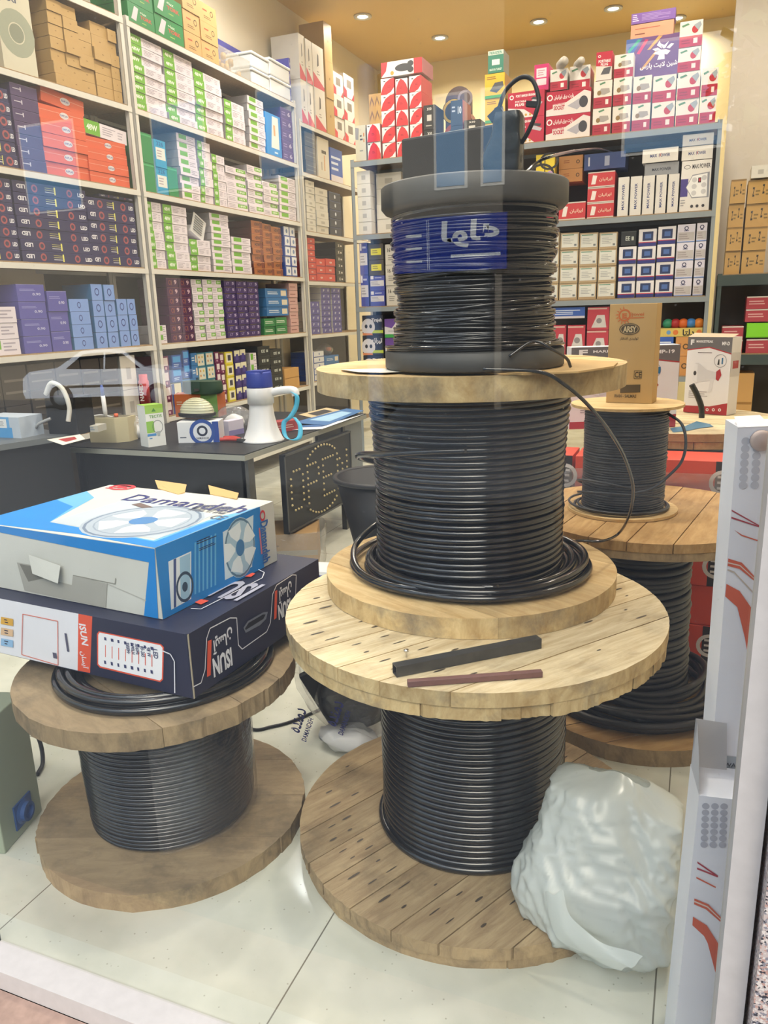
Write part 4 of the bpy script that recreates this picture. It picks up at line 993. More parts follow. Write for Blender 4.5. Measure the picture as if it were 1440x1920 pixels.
tag(b.build('stretch_film'), 'crumpled clear stretch film around the top of the red carton pile', 'plastic film')
# ------------------------------------------------------------------ long batten cartons beside the window post
def batten(N, ang, w, d, h, lab, tilt, items, name='batten_carton', mat='#eff0f8'):
    t = thing(name, lab, 'carton', N, (0, tilt, ang))
    mb = MB(); sub = MB().carton(w, d, h, mat, items)
    sub.v = [(x + w / 2, y, z) for x, y, z in sub.v]
    return t, sub
yT = 1.36; e0, e1 = at_y(1383, 800, yT), at_y(1340, 1350, yT)
tl = math.atan2(e0.x - e1.x, e0.z - e1.z)
xb = e1.x - math.tan(tl) * e1.z
hT = e0.z / math.cos(tl)
angT = math.radians(11)
pT = Plane(xb, yT, math.degrees(angT)); wT = .18
def ft_(x, y):
    a, z = pT.hit(x, y); return (a - (z * math.tan(tl))) / wT, z / hT
RD, OR = '#b2424e', '#d8664a'
z6 = lambda x, y: (1280 + x / 3.43, 740 + y / 3.43)
it = []
for j in range(7):
    for i_ in range(2):
        q = ft_(*z6(405 + 75 * i_ - 3 * j, 300 + 47 * j)); it.append(('d', 'f', q[0], q[1], .0052, '#c3c4cc', 1))
def pl(pts, m): return ('p', 'f', [ft_(*z6(*p)) for p in pts], m)
it += [pl([(314, 738), (495, 842), (495, 850), (314, 748)], RD), pl([(312, 784), (492, 846), (492, 854), (312, 795)], RD), pl([(330, 868), (380, 900), (486, 936), (486, 944), (378, 908)], OR),
       pl([(292, 1052), (380, 1080), (462, 1170), (462, 1200), (365, 1120), (288, 1100)], OR), pl([(290, 1075), (370, 1095), (462, 1182), (462, 1188), (366, 1102), (289, 1083)], '#e3cfc0'),
       pl([(288, 1120), (330, 1135), (448, 1262), (448, 1275), (330, 1146), (287, 1130)], '#cdbfae'), pl([(280, 1215), (365, 1262), (440, 1370), (415, 1660), (398, 1560), (350, 1365), (272, 1295)], OR),
       ('p', 'f', [ft_(1340, 1415), ft_(1395, 1420), ft_(1392, 1500), ft_(1330, 1492)], '#a9b0b6')]
for k, (s_, y) in enumerate((('WARNING', 1433), ('ABSORB', 1447), ('BOAT', 1459))):
    a, b_ = ft_(1357, y), ft_(1420, y)
    it.append(('t', 'f', s_, a[0], a[1] - .0035, b_[0], a[1] + .0035, '#4a4d55', 0, .02))
t, mb = batten((xb, yT, 0), angT, wT, .085, hT, 'tall white batten carton with orange stripes beside the window post', tl, it)
mb.build('body', t)
MB().lathe([(0, 0), (.017, 0), (.017, .006), (.012, .010), (0, .011)], '#c9b3a8', 28, c=(0, 0, 0)).build('round_cap', t, (.036, -.001, hT - .022), (PI / 2, 0, 0))
MB().add([(.0, -.001, hT - .001), (.05, -.001, hT + .001), (.045, .05, hT + .012), (.005, .05, hT + .010)], [(0, 1, 2, 3), (3, 2, 1, 0)], '#e9e7e6').build('lid_flap', t)
yS = 1.25; e0, e1 = at_y(1310, 1500, yS), at_y(1268, 1900, yS)
tl = math.atan2(e0.x - e1.x, e0.z - e1.z); xb = e1.x - math.tan(tl) * e1.z; hS = at_y(1320, 1494, yS).z; hB = at_y(1310, 1352, yS + .08).z
angS = math.radians(9); pS = Plane(xb, yS, math.degrees(angS)); wS = .2
def fs_(x, y):
    a, z = pS.hit(x, y); return (a - z * math.tan(tl)) / wS, z / hS
z4 = lambda x, y: (1040 + x / 3.6, 1200 + y / 3.6); z5 = lambda x, y: (960 + x / 3, 1420 + y / 3)
it = []
for j in range(7):
    for i_ in range(3):
        q = fs_(*z4(1020 + 62 * i_ - 2 * j, 1120 + 43 * j)); it.append(('d', 'f', q[0], q[1], .0095, '#b9bac4', 1))
def pl(pts, m): return ('p', 'f', [fs_(*z5(*p)) for p in pts], m)
it += [pl([(1042, 582), (1158, 660), (1158, 670), (1042, 592)], RD), pl([(1040, 616), (1155, 660), (1155, 670), (1040, 626)], RD), pl([(1036, 668), (1145, 722), (1145, 730), (1036, 677)], OR),
       pl([(1025, 790), (1105, 822), (1180, 900), (1178, 925), (1090, 850), (1023, 822)], OR), pl([(1025, 802), (1100, 832), (1178, 908), (1178, 914), (1098, 840), (1024, 810)], '#e6d2c4'),
       pl([(1017, 892), (1095, 940), (1165, 1050), (1165, 1100), (1145, 1210), (1100, 1040), (1080, 1000), (1014, 940)], OR)]
t, mb = batten((xb, yS, 0), angS, wS, .095, hS, 'shorter torn white batten carton in front of the tall one at the window', tl, it)
mb.build('body', t)
b = MB(); b.add([(0, .0, hS), (0, .09, hS), (0, .09, hB), (.0, .07, hB), (-.002, .02, hS + .06)], [(0, 1, 2, 3, 4), (4, 3, 2, 1, 0)], '#c9cbd2')
b.add([(0, .088, hS), (.06, .088, hS), (.052, .088, hB - .004), (.0, .088, hB)], [(0, 1, 2, 3), (3, 2, 1, 0)], '#e4e2e2')
b.build('torn_flap', t)
# ------------------------------------------------------------------ white carrier bag
bc = Vector((-.115, 1.60, 0))
t = thing('carrier_bag', 'full white plastic carrier bag on the floor beside the window post', 'bag', bc)
gr = []; NU, NV = 150, 90
def ridge(p): return 1 - 2 * abs(noise.noise(p))
HB = .385
for i in range(NV + 1):
    v = i / NV; row = []
    # half widths, lean and height of the slack sack at level v
    wx = .158 * (1 - (1 - min(1, v / .22)) ** 2) ** .5 if v < .22 else .158 - .02 * ((v - .22) / .78)
    wx = max(wx, .075)
    wy = (.115 if v > .12 else .085 + .25 * v) * (1 - .62 * max(0, v - .45) / .55)
    cy = -.02 + .13 * max(0, v - .3) ** 1.2
    if v > .93: wx *= 1 - (v - .93) * 8; wy *= 1 - (v - .93) * 12
    for j in range(NU + 1):
        a = 2 * PI * j / NU; c_, s_ = math.cos(a), math.sin(a)
        ex = abs(c_) ** .62 * (1 if c_ > 0 else -1); ey = abs(s_) ** .62 * (1 if s_ > 0 else -1)
        X = wx * ex + (-.035 * math.sin(PI * min(1, v * 1.5)) if c_ < 0 else 0) * abs(c_); Y = cy + wy * ey
        q = Vector((X * 9, Y * 9, v * 2.2))
        f = .020 * noise.noise(q * .7) + .016 * ridge(q * .9 + Vector((3, 1, 7))) + .009 * ridge(Vector((X * 26 + v * 5, Y * 22, v * 3.0))) + .004 * ridge(Vector((X * 55, Y * 50, v * 11)))
        n_ = Vector((ex, ey * 1.1, 0)).normalized()
        X += n_.x * f; Y += n_.y * f
        Z = .005 + HB * v - .05 * max(0, X / .15) * v ** 2 + .012 * noise.noise(Vector((X * 12, Y * 12, 3.3))) * (1 if v > .1 else 0)
        X = min(X, .150)
        if Z < .07 and (X + bc.x + .514) ** 2 + (Y + bc.y - 1.845) ** 2 < .492 ** 2: Z = .066 + Z * .08
        row.append((X, Y, max(.004, Z)))
    gr.append(row)
b = MB(); b.grid(gr, 'milky')
b.build('bag_body', t)
hb_ = MB()
def hp(x, y, Y): q = at_y(x, y, Y) - bc; q.z = max(q.z, .006); return q
P1 = smooth_path([hp(1022, 1672, 1.462), hp(1030, 1720, 1.442), hp(1045, 1755, 1.430), (hp(1078, 1782, 1.422)), hp(1118, 1800, 1.412), hp(1165, 1818, 1.40)], 8)
P2 = smooth_path([hp(1056, 1670, 1.455), hp(1066, 1708, 1.437), hp(1086, 1738, 1.424), hp(1116, 1758, 1.416), hp(1156, 1776, 1.41), hp(1205, 1796, 1.40)], 8)
rows = []
for f_ in np.linspace(0, 1, 7): rows.append([a * (1 - f_) + b * f_ + Vector((0, -.008 * math.sin(PI * f_), .005 * math.sin(f_ * 9 + i_ * .3))) for i_, (a, b) in enumerate(zip(P1, P2))])
hb_.grid(rows, 'milky')
hb_.build('handle', t)
# ------------------------------------------------------------------ grey-green enclosure with a blue socket, far left
p0, p1 = at_z(10, 1602, 0), at_z(80, 1520, 0)
ang = math.atan2(p1.y - p0.y, p1.x - p0.x) - PI / 2; d = (p1 - p0).length; hE = .40
t = thing('metal_enclosure', 'grey-green metal box with a blue socket at the left window edge', 'electrical box', p0, ang)
o = MB().box(-.3, 0, 0, 0, d, hE, 'box_green').build('body', t, bevel=.004)
q = Plane(p0.x, p0.y, math.degrees(ang) + 90).hit(42, 1520)
so = MB().lathe([(0, 0), (.036, 0), (.036, .006), (.028, .010), (.028, .022), (.020, .022), (.019, .010), (0, .010)], 'socket_blue', 28, ax='x', smooth=False).box(0, -.042, -.038, .005, .042, .038, 'socket_blue')
so.build('blue_socket', t, (.0, q[0], q[1]))
pts = [at_z(x, y, z) for x, y, z in ((60, 1360, .12), (76, 1395, .06), (80, 1430, .012), (70, 1452, .008))]
tag(MB().tube(smooth_path(pts), .007, 'black_plastic').build('extension_lead'), 'short black cord on the floor behind the grey-green box', 'cord')
# ------------------------------------------------------------------ bagged fan and other floor things behind the spools
fb = at_z(635, 1425, 0); fb = Vector((fb.x - .02, fb.y + .2, 0))
t = thing('plastic_bag', 'clear plastic bag with blue print around the black fan on the floor', 'bag', fb)
gr = []
for i in range(25):
    v = i / 24; row = []
    for j in range(49):
        a = 2 * PI * j / 48; prof = math.sin(PI * (.1 + .86 * v)) ** .6
        k = 1 + .22 * noise.noise(Vector((math.cos(a) * 2, math.sin(a) * 2, v * 3))) + .06 * noise.noise(Vector((math.cos(a) * 7, math.sin(a) * 7, v * 9)))
        row.append((.205 * prof * k * math.cos(a) - .06 * v, .13 * prof * k * math.sin(a), .006 + .46 * v))
    gr.append(row)
MB().grid(gr, 'clear_film').build('film', t)
for x, y, s_, ww, hh in ((545, 1300, 'CE', .06, .035), (585, 1372, fa('دمنده'), .10, .035), (598, 1392, 'DAMANDEH', .10, .018), (655, 1360, fa('دمنده'), .10, .035), (668, 1380, 'DAMANDEH', .10, .018)):
    p = at_y(x, y, fb.y - .150) - fb
    MB().prints({'f': (p - Vector((ww / 2, 0, hh / 2)), Vector((ww * .35, 0, ww * .94)), Vector((-hh, 0, hh * .3)), Vector((0, -1, 0)))}, [('t', 'f', s_, 0, 0, 1, 1, '#3a3f86', 0, .02)]).build('lettering', t)
t = thing('axial_fan', 'black axial fan inside the clear printed bag between the spools', 'fan', fb + Vector((.06, .02, .05)), (math.radians(10), math.radians(-24), .5))
MB().box(-.15, -.012, 0, .15, .012, .30, 'black_plastic').build('back_plate', t, bevel=.004)
MB().lathe([(.135, -.10), (.14, -.02), (.14, .05), (.128, .05), (.125, -.10)], 'black_plastic', 36, ax='y', c=(0, 0, .15), cap=False).build('shroud', t)
MB().lathe([(0, -.07), (.045, -.07), (.05, 0), (0, 0)], 'black_plastic', 24, ax='y', c=(0, 0, .15)).build('motor_hub', t)
for k in range(5):
    a = 2 * PI * k / 5; rm = Matrix.Rotation(a, 3, 'Y')
    MB().add([rm @ Vector(p) + Vector((0, 0, .15)) for p in ((.045, -.03, -.02), (.12, -.05, -.05), (.125, -.02, .04), (.045, -.01, .02))], [(0, 1, 2, 3), (3, 2, 1, 0)], 'dull_cable').build('blade', t)
tag(MB().grid([[(.11 * math.cos(a) * math.sin(b), .07 * math.sin(a) * math.sin(b), .035 - .035 * math.cos(b) + .03 * noise.noise(Vector((math.cos(a) * 2.5, math.sin(a) * 2.5, b * 2))) * math.sin(b)) for a in np.linspace(0, 2 * PI, 24)] for b in np.linspace(0, PI, 12)], '#d5d7da').build('foam_pad', loc=at_z(655, 1420, 0) + Vector((-.03, .06, 0))), 'white packing pad at the bottom of the clear bag', 'packing')
pc = at_z(560, 1072, 0)
t = thing('wrapped_carton', 'kraft carton wrapped in clear film on the floor in front of the desk', 'carton', (pc.x - .12, pc.y + .03, 0), math.radians(24))
MB().carton(.42, .30, .21, 'kraft_dark', [('r', 'f', 0, .35, 1, .5, '#8f8674'), ('l', 'f', .1, .6, .6, .85, 3, '#6f5a3a')]).build('body', t, bevel=.003)
gr = [[(.25 * c_ * (1 + .1 * noise.noise(Vector((c_ * 3, s_ * 3, z * 8)))), .15 + .2 * s_ * (1 + .1 * noise.noise(Vector((c_ * 3, s_ * 3, z * 8 + 4)))), z) for c_, s_ in [(abs(math.cos(a)) ** .5 * (1 if math.cos(a) > 0 else -1), abs(math.sin(a)) ** .5 * (1 if math.sin(a) > 0 else -1)) for a in np.linspace(0, 2 * PI, 48)]] for z in np.linspace(.004, .219, 12)]
MB().grid(gr, 'clear_film').build('film_wrap', t)
ps = at_z(575, 1070, .12)
tag(MB().carton(.26, .16, .10, '#d9dade', [('r', 'f', .05, .2, .95, .8, '#2f3f9a'), ('t', 'f', 'C5', .25, .3, .7, .7, '#e4e6ee', 0, .03)]).build('small_carton', loc=(ps.x, ps.y + .05, 0), rot=.1), 'small white carton with blue band between the dark blue carton and the spools', 'carton')
pts = [at_z(x, y, .006) for x, y in ((420, 1330), (470, 1366), (510, 1362), (548, 1352), (600, 1330))]
tag(MB().tube(smooth_path(pts), .0055, 'black_plastic').build('floor_cable'), 'black cable on the tiles between the left spool and the clear bag', 'cable')
# tapered bin
yb_ = 3.45; zr = at_y(640, 887, yb_).z; xl_ = at_y(634, 887, yb_).x; rt = .25; cb_ = Vector((xl_ + rt, yb_, 0))
t = thing('tapered_bin', 'black tapered plastic bin half hidden behind the tower, beside the desk', 'bin', cb_)
MB().lathe([(0, 0), (.09, 0), (rt - .01, zr), (rt - .018, zr), (.08, .01), (0, .01)], 'black_plastic', 48).build('body', t)
MB().lathe([(rt - .016, zr - .008), (rt + .004, zr - .014), (rt + .006, zr), (rt - .004, zr + .008), (rt - .018, zr + .002)], 'black_plastic', 48, cap=False).build('rim', t)

# ------------------------------------------------------------------ the desk
DZ = .75
dk = thing('desk', 'black office desk with pale edging and metal legs in the middle of the shop', 'desk', (-2.15, 3.36, 0), 0)
DW, DD = 1.18, 1.60
MB().box(-DW, 0, DZ - .028, 0, DD, DZ, 'desk_black').build('desktop', dk)
MB().box(-DW - .004, -.004, DZ - .034, .004, .0, DZ - .006, 'desk_edge').box(0, 0, DZ - .034, .004, DD, DZ - .006, 'desk_edge').build('edging', dk)
MB().box(-DW, .06, .10, -.04, .08, DZ - .03, 'desk_black').build('front_panel', dk)
MB().box(-.06, .06, .0, -.02, .12, DZ - .03, 'dark_metal').build('leg', dk)
MB().box(-.05, DD - .36, 0, -.015, DD - .325, DZ - .03, 'dark_metal').build('leg', dk)
MB().box(-DW + .02, DD - .08, 0, -DW + .06, DD - .04, DZ - .03, 'dark_metal').build('leg', dk)
MB().box(-DW + .02, .06, 0, -DW + .06, .1, DZ - .03, 'dark_metal').build('leg', dk)
MB().box(-.05, DD - .7, .22, -.03, DD - .02, DZ - .03, '#6e7478').build('side_panel', dk)
# OPEN sign of unlit diodes, hung on the end of the desk
sy0, sy1 = 3.70, 4.60
sg = thing('led_sign', 'unlit OPEN diode sign board hanging on the end of the desk', 'sign', (-2.112, sy0, .225), math.radians(90))
sw, sh = sy1 - sy0, .46
MB().carton(sw, .03, sh, 'desk_black').build('board', sg, (sw / 2, 0, 0))
MB().box(0, -.004, 0, sw, 0, .012, 'dark_metal').box(0, -.004, sh - .012, sw, 0, sh, 'dark_metal').box(0, -.004, 0, .012, 0, sh, 'dark_metal').box(sw - .012, -.004, 0, sw, 0, sh, 'dark_metal').build('rim', sg)
DOT = {'O': ['01110', '10001', '10001', '10001', '10001', '10001', '01110'], 'P': ['11110', '10001', '10001', '11110', '10000', '10000', '10000'],
       'E': ['11111', '10000', '10000', '11110', '10000', '10000', '11111'], 'N': ['10001', '11001', '10101', '10101', '10011', '10001', '10001']}
leds = MB(); spots = []
for k, ch_ in enumerate('OPEN'):
    for r_, row in enumerate(DOT[ch_]):
        for c_, v in enumerate(row):
            if v == '1': spots.append((.05 + k * .205 + c_ * .036, .35 - r_ * .038))
for k in range(44):
    a = 2 * PI * k / 44
    if abs(math.sin(a)) > .72: spots.append((sw * .50 + .28 * math.cos(a), .235 + .205 * math.sin(a)))
for x, z in spots: leds.lathe([(.007, 0), (.007, .004), (.004, .008), (0, .009)], 'led_off', 8, ax='y', c=(x, -.006, z))
o = leds.build('diode', sg); o['kind'] = 'stuff'
# things on the desk
def dp(x, y, z=DZ): return at_z(x, y, z)
def desk_box(name, lab, cat, lb, lt, rb, d, base, items, z=DZ, bevel=.001, parts=None):
    a, b = at_z(*lb, z), at_z(*rb, z); ang = math.atan2(b.y - a.y, b.x - a.x); w = (b - a).length
    h = Plane(a.x, a.y, math.degrees(ang)).hit(*lt)[1] - z
    return tag(MB().carton(w, d, h, base, items).build(name, loc=(a + b) / 2, rot=ang, bevel=bevel), lab, cat)
desk_box('bulb_carton', 'white and green bulb carton standing at the near edge of the desk', 'carton', (279, 839), (272, 761), (312, 834), .09, '#e6eaea',
         [('r', 'f', 0, .8, 1, 1, '#9cc95a'), ('p', 'f', [(.35, .84), (.6, .84), (.48, .93)], '#4d8a36'), ('t', 'f', 'TECTIS', .2, .69, .9, .76, '#5c9a44', 0, .02), ('r', 'f', 0, .34, .42, .62, '#8cc152'), ('r', 'f', 0, .26, .5, .32, '#4d8fd0'),
          ('o', 'f', .62, .47, .16, '#4d5a62', .85, .92), ('p', 'f', [(.52, .36), (.74, .36), (.70, .24), (.56, .24)], '#aeb9bd'), ('l', 'f', .1, .18, .3, .23, 1, '#4d8fd0'), ('r', 't', 0, 0, 1, 1, '#9cc95a'), ('l', 'r', .15, .5, .85, .62, 2, '#9aa3a5'), ('l', 'r', .3, .2, .8, .3, 2, '#9aa3a5')])
desk_box('lamp_carton', 'low white and blue lamp carton under the floodlight on the desk', 'carton', (335, 831), (332, 792), (412, 829), .13, '#e2e5ea',
         [('r', 'f', .85, 0, 1, 1, '#27479c'), ('o', 'f', .60, .5, .62, '#2b4f9e', 1, .72), ('d', 'f', .60, .5, .42, '#dfe4ee'), ('o', 'f', .60, .56, .26, '#222c44', 1, .6), ('t', 'f', 'NAMANOOR', .45, .16, .75, .27, '#222c44'), ('l', 'f', .05, .2, .25, .32, 1, '#4a566a')])
zl = DZ + .13
p0 = at_y(372, 800, 3.72); fz = max(p0.z, DZ + .135)
t = thing('floodlight', 'round-ended floodlight with ribbed lens resting on the low lamp carton', 'floodlight', (p0.x, p0.y, fz), 0)
prof = [(.10, 0), (.112, .012), (.112, .03)]
def oval(sx, sy, z, n=36): return [(sx * (abs(math.cos(a)) ** .7) * (1 if math.cos(a) > 0 else -1), sy * math.sin(a), z) for a in np.linspace(0, 2 * PI, n)]
MB().grid([oval(.10, .06, 0), oval(.115, .07, .006), oval(.118, .072, .022), oval(.108, .064, .026)], 'black_plastic').build('rim', t)
b = MB().grid([oval(.106 * math.cos(k * .19), .063 * math.cos(k * .19), .024 + .085 * math.sin(k * .19)) for k in range(9)], 'lens'); b.build('lens', t)
rb = MB()
for k in range(8): rb.tube([(p[0], p[1], p[2] + .001) for p in oval(.107 * math.cos(k * .19), .064 * math.cos(k * .19), .024 + .085 * math.sin(k * .19))], .0012, '#a9a890', 5)
o = rb.build('lens_rib', t); o['kind'] = 'stuff'
MB().lathe([(0, -.078), (.016, -.076), (.016, -.055), (0, -.055)], 'chrome', 20, ax='y', c=(0, 0, .034)).lathe([(.017, -.074), (.023, -.074), (.023, -.055), (.017, -.055)], 'black_plastic', 20, ax='y', c=(0, 0, .034)).build('sensor', t)
# megaphone
mg = dp(494, 826); t = thing('megaphone', 'white megaphone with blue end standing bell-down on the desk', 'megaphone', (mg.x, mg.y, DZ))
s_ = at_y(494, 697, mg.y).z - DZ
MB().lathe([(.0, .004), (.118, .0), (.120, .004), (.112, .012), (.088, s_ * .18), (.072, s_ * .36), (.066, s_ * .52), (.066, s_ * .54), (.074, s_ * .545), (.074, s_ * .76), (.070, s_ * .78), (0, s_ * .78)], 'white_shell', 56).build('bell', t)
MB().lathe([(.0, s_ * .775), (.072, s_ * .78), (.073, s_ * .80), (.070, s_ * .98), (.066, s_), (0, s_)], '#2a3d97', 48).box(-.05, -.055, s_ * .985, .05, .05, s_ * 1.02, '#2a3d97').build('end_cap', t)
hd = [Vector((.06, .02, s_ * .70)), Vector((.14, .02, s_ * .735)), Vector((.205, .02, s_ * .73)), Vector((.215, .02, s_ * .66))]
MB().tube(smooth_path(hd), [.022] * 37, 'white_shell', 12).build('handle', t)
b = MB(); pth = smooth_path([(.20, .0, s_ * .72), (.235, -.01, s_ * .66), (.225, -.01, s_ * .50), (.19, -.02, s_ * .36), (.15, -.02, s_ * .28), (.155, -.03, s_ * .12), (.20, -.05, .02), (.25, -.04, .03), (.25, -.02, s_ * .24), (.21, -.01, s_ * .36)])
b.grid([[p + Vector((-.012, 0, .004)) for p in pth], [p + Vector((.012, .008, -.004)) for p in pth]], '#4fb6dc')
o = b.build('strap', t); mm = o.modifiers.new('thick', 'SOLIDIFY'); mm.thickness = .002
# pliers
pl0 = dp(455, 829); t = thing('pliers', 'pliers with red handles lying open at the desk corner by the megaphone', 'pliers', (pl0.x, pl0.y, DZ), math.radians(-10))
MB().tube(smooth_path([(-.16, .02, .012), (-.10, .035, .014), (-.03, .012, .014)]), .011, '#b8382f', 8).build('grip', t)
MB().tube(smooth_path([(-.15, -.045, .012), (-.09, -.02, .014), (-.03, -.004, .014)]), .011, '#b8382f', 8).build('grip', t)
MB().prism([(-.035, -.014), (.0, -.018), (.075, -.004), (.08, .004), (.0, .02), (-.035, .018)], .004, .020, 'dark_metal').lathe([(0, .02), (.008, .02), (.008, .023), (0, .023)], 'chrome', 12).build('jaw', t)
# behind the floodlight: orange carton with a dark green case
oc = at_z(330, 782, DZ)
desk_box('orange_carton', 'orange and green carton behind the floodlight on the desk', 'carton', (330, 782), (330, 739), (410, 782), .14, '#c4683a', [('r', 'f', .62, 0, 1, 1, '#6f9a4a'), ('r', 'f', .3, .35, .55, .75, '#3a2f3a'), ('p', 'f', [(.74, .1), (.8, .5), (.86, .1)], '#e4d8c0'), ('l', 'f', .05, .5, .2, .7, 2, '#e6c9b0')])
gy = oc.y + .02; ga, gb = at_y(336, 739, gy), at_y(408, 739, gy); gt = at_y(340, 716, gy).z
t = thing('tool_case', 'dark green plastic case lying on the orange carton', 'case', ((ga.x + gb.x) / 2, gy, ga.z + .002))
ww = (gb.x - ga.x) / 2
b = MB(); b.grid([[(x * k, y * .07 + .06, z) for x, y, _ in oval(ww, 1, 0)] for k, z in ((.9, 0), (1, .012), (1, .05), (.96, gt - ga.z))], '#2f4a36')
b.add([(x * .96, y * .07 + .06, gt - ga.z) for x, y, _ in oval(ww, 1, 0)][:-1], [tuple(range(35))], '#2f4a36'); b.build('shell', t)
MB().bar((-.02, -.012, .03), (.02, -.012, .03), .008, .02, 'chrome').build('latch', t)
# clear bags, small cartons, papers
for nm, lab, x, y, sx, sz in (('clear_bag', 'small clear bag with white tissue beside the bulb carton', 256, 822, .07, .13), ('clear_bag', 'crumpled clear bag between the orange carton and the megaphone', 440, 800, .12, .13)):
    p = dp(x, y); t = thing(nm, lab, 'bag', p)
    gr = [[(sx * (1 + .25 * noise.noise(Vector((math.cos(a) * 3, math.sin(a) * 3, v * 4 + x)))) * math.sin(PI * (.15 + .8 * v)) ** .5 * math.cos(a), sx * .7 * math.sin(PI * (.15 + .8 * v)) ** .5 * math.sin(a) * (1 + .25 * noise.noise(Vector((math.cos(a) * 3, math.sin(a) * 3, v * 4 + 2)))), .004 + sz * v) for a in np.linspace(0, 2 * PI, 30)] for v in np.linspace(0, 1, 14)]
    MB().grid(gr, 'clear_film').build('film', t)
    gr = [[(sx * .6 * (1 + .3 * noise.noise(Vector((math.cos(a) * 2, math.sin(a) * 2, v * 3)))) * math.sin(PI * (.2 + .75 * v)) * math.cos(a), sx * .4 * math.sin(PI * (.2 + .75 * v)) * math.sin(a), .006 + sz * .6 * v) for a in np.linspace(0, 2 * PI, 20)] for v in np.linspace(0, 1, 10)]
    MB().grid(gr, '#e3e4e6').build('contents', t)
desk_box('violet_carton', 'small white and violet carton beside the lamp carton', 'carton', (430, 818), (429, 790), (458, 812), .06, '#cfcbe0', [('r', 'f', 0, 0, 1, .35, '#8a84b8')])
desk_box('red_carton', 'flat red carton behind the megaphone strap', 'carton', (518, 812), (517, 792), (562, 806), .09, '#a03a3c', [('l', 'f', .1, .3, .8, .7, 2, '#d8b0a8')])
for k, (pts, c, lab) in enumerate([([(548, 795), (650, 768), (682, 772), (612, 800)], '#3d6ea6', 'glossy blue leaflet lying uppermost on the desk'), ([(535, 802), (600, 798), (640, 790), (682, 778), (604, 806), (545, 808)], '#dfe3ea', 'white leaflet with blue picture under the glossy blue one'),
                                     ([(560, 778), (612, 765), (640, 770), (590, 785)], '#c9b78f', 'tan and black leaflet at the far side of the leaflets')]):
    q = [dp(x, y) for x, y in pts]; c0_ = sum(q, Vector()) / len(q)
    b = MB().prism([((p - c0_).x, (p - c0_).y) for p in q], 0, .0015, c)
    inner = [((p - c0_) * .6) for p in q]
    b.add([(p.x, p.y, .0019) for p in inner], [tuple(range(len(inner)))], ['#9cc4e4', '#2d5c98', '#2b2b2e'][k])
    tag(b.build('leaflet', loc=(c0_.x, c0_.y, DZ + .0015 + .003 * [2, 1, 0][k])), lab, 'leaflet')
# beige pen holder
p = at_z(202, 830, DZ); pw = .115
t = thing('pen_holder', 'beige plastic pen holder on the left end of the desk', 'pen holder', (p.x, p.y, DZ), math.radians(8))
hz = at_y(200, 784, p.y).z - DZ
MB().prism([(-pw, 0), (.06, 0), (pw, .05), (pw, .14), (-pw, .14)], 0, hz, '#cdc39f').build('body', t, bevel=.004)
MB().prism([(-pw + .01, .01), (.055, .01), (pw - .012, .055), (pw - .012, .13), (-pw + .01, .13)], hz + .0005, hz + .001, '#6f6a55').build('opening', t)
a, b_ = at_y(199, 786, p.y + .05), at_y(190, 722, p.y + .03)
t = thing('marker', 'white marker with blue cap standing in the beige pen holder', 'marker', a, 0)
dv = b_ - a
MB().tube([Vector(), dv * .25, dv * .7], [.008, .013, .012], 'white_shell', 10).build('barrel', t); MB().tube([dv * .7, dv * .92, dv], [.012, .010, .006], '#5168b4', 10).build('cap', t)
a = at_y(212, 782, p.y + .06)
tag(MB().tube(smooth_path([a, at_y(190, 778, p.y + .05), at_y(170, 780, p.y + .03), at_y(148, 778, p.y)]), .004, 'white_shell', 6).build('white_wire'), 'thin white cord hanging out of the beige pen holder', 'cord')
a = at_y(218, 782, p.y + .05)
tag(MB().lathe([(0, 0), (.012, 0), (.012, .02), (0, .022)], '#e0663a', 14).build('orange_plug', loc=a), 'small orange plug on the pen holder edge', 'plug')
# ------------------------------------------------------------------ low side counter at the left
CZ = .85
c0_, c1_ = at_z(0, 834, CZ), at_z(140, 813, CZ); ang = math.atan2(c1_.y - c0_.y, c1_.x - c0_.x)
t = thing('side_counter', 'dark counter with grey top along the left wall beside the desk', 'counter', (c0_.x, c0_.y, 0), ang)
Lc = (c1_ - c0_).length
MB().box(-1.2, 0, CZ - .03, Lc, .40, CZ, '#5f6468').build('worktop', t)
MB().box(-1.2, .03, 0, Lc - .02, .38, CZ - .031, 'desk_black').build('cabinet', t)
def cdir(x, y): return at_z(x, y, CZ)
a, b_ = at_z(0, 836, CZ), at_z(40, 822, CZ)
ha = Plane(b_.x, b_.y, 0).hit(36, 783)[1] - CZ
tag(MB().carton(.28, .16, ha, '#b7c3d2', [('r', 'f', 0, 0, .8, .5, '#4f9ad6'), ('r', 'f', .0, .5, .75, 1, '#6aa8dc'), ('r', 'f', .35, .48, .68, .9, '#e2e6ea'), ('l', 'f', .4, .55, .62, .8, 4, '#8a8f96')]).build('blue_carton', loc=(b_.x - .14, b_.y, CZ)), 'light blue and white carton on the side counter at the left edge', 'carton')
q = [at_z(x, y, CZ) for x, y in ((88, 825), (150, 815), (160, 824), (118, 835))]; cc = sum(q, Vector()) / 4
b = MB().prism([((p - cc).x, (p - cc).y) for p in q], 0, .0015, '#e6e2da'); b.add([((p - cc).x * .5, (p - cc).y * .5, .002) for p in q], [(0, 1, 2, 3)], '#a83a3a')
tag(b.build('notice', loc=(cc.x, cc.y, CZ + .001)), 'white sheet with a red mark lying on the side counter edge', 'paper')
p = at_z(105, 822, CZ)
t = thing('card_terminal', 'dark machine with curved clear arm on the side counter', 'machine', (p.x - .06, p.y + .12, CZ))
MB().prism([(-.11, 0), (.10, 0), (.08, .16), (-.09, .16)], 0, .20, 'black_plastic').build('body', t, bevel=.01)
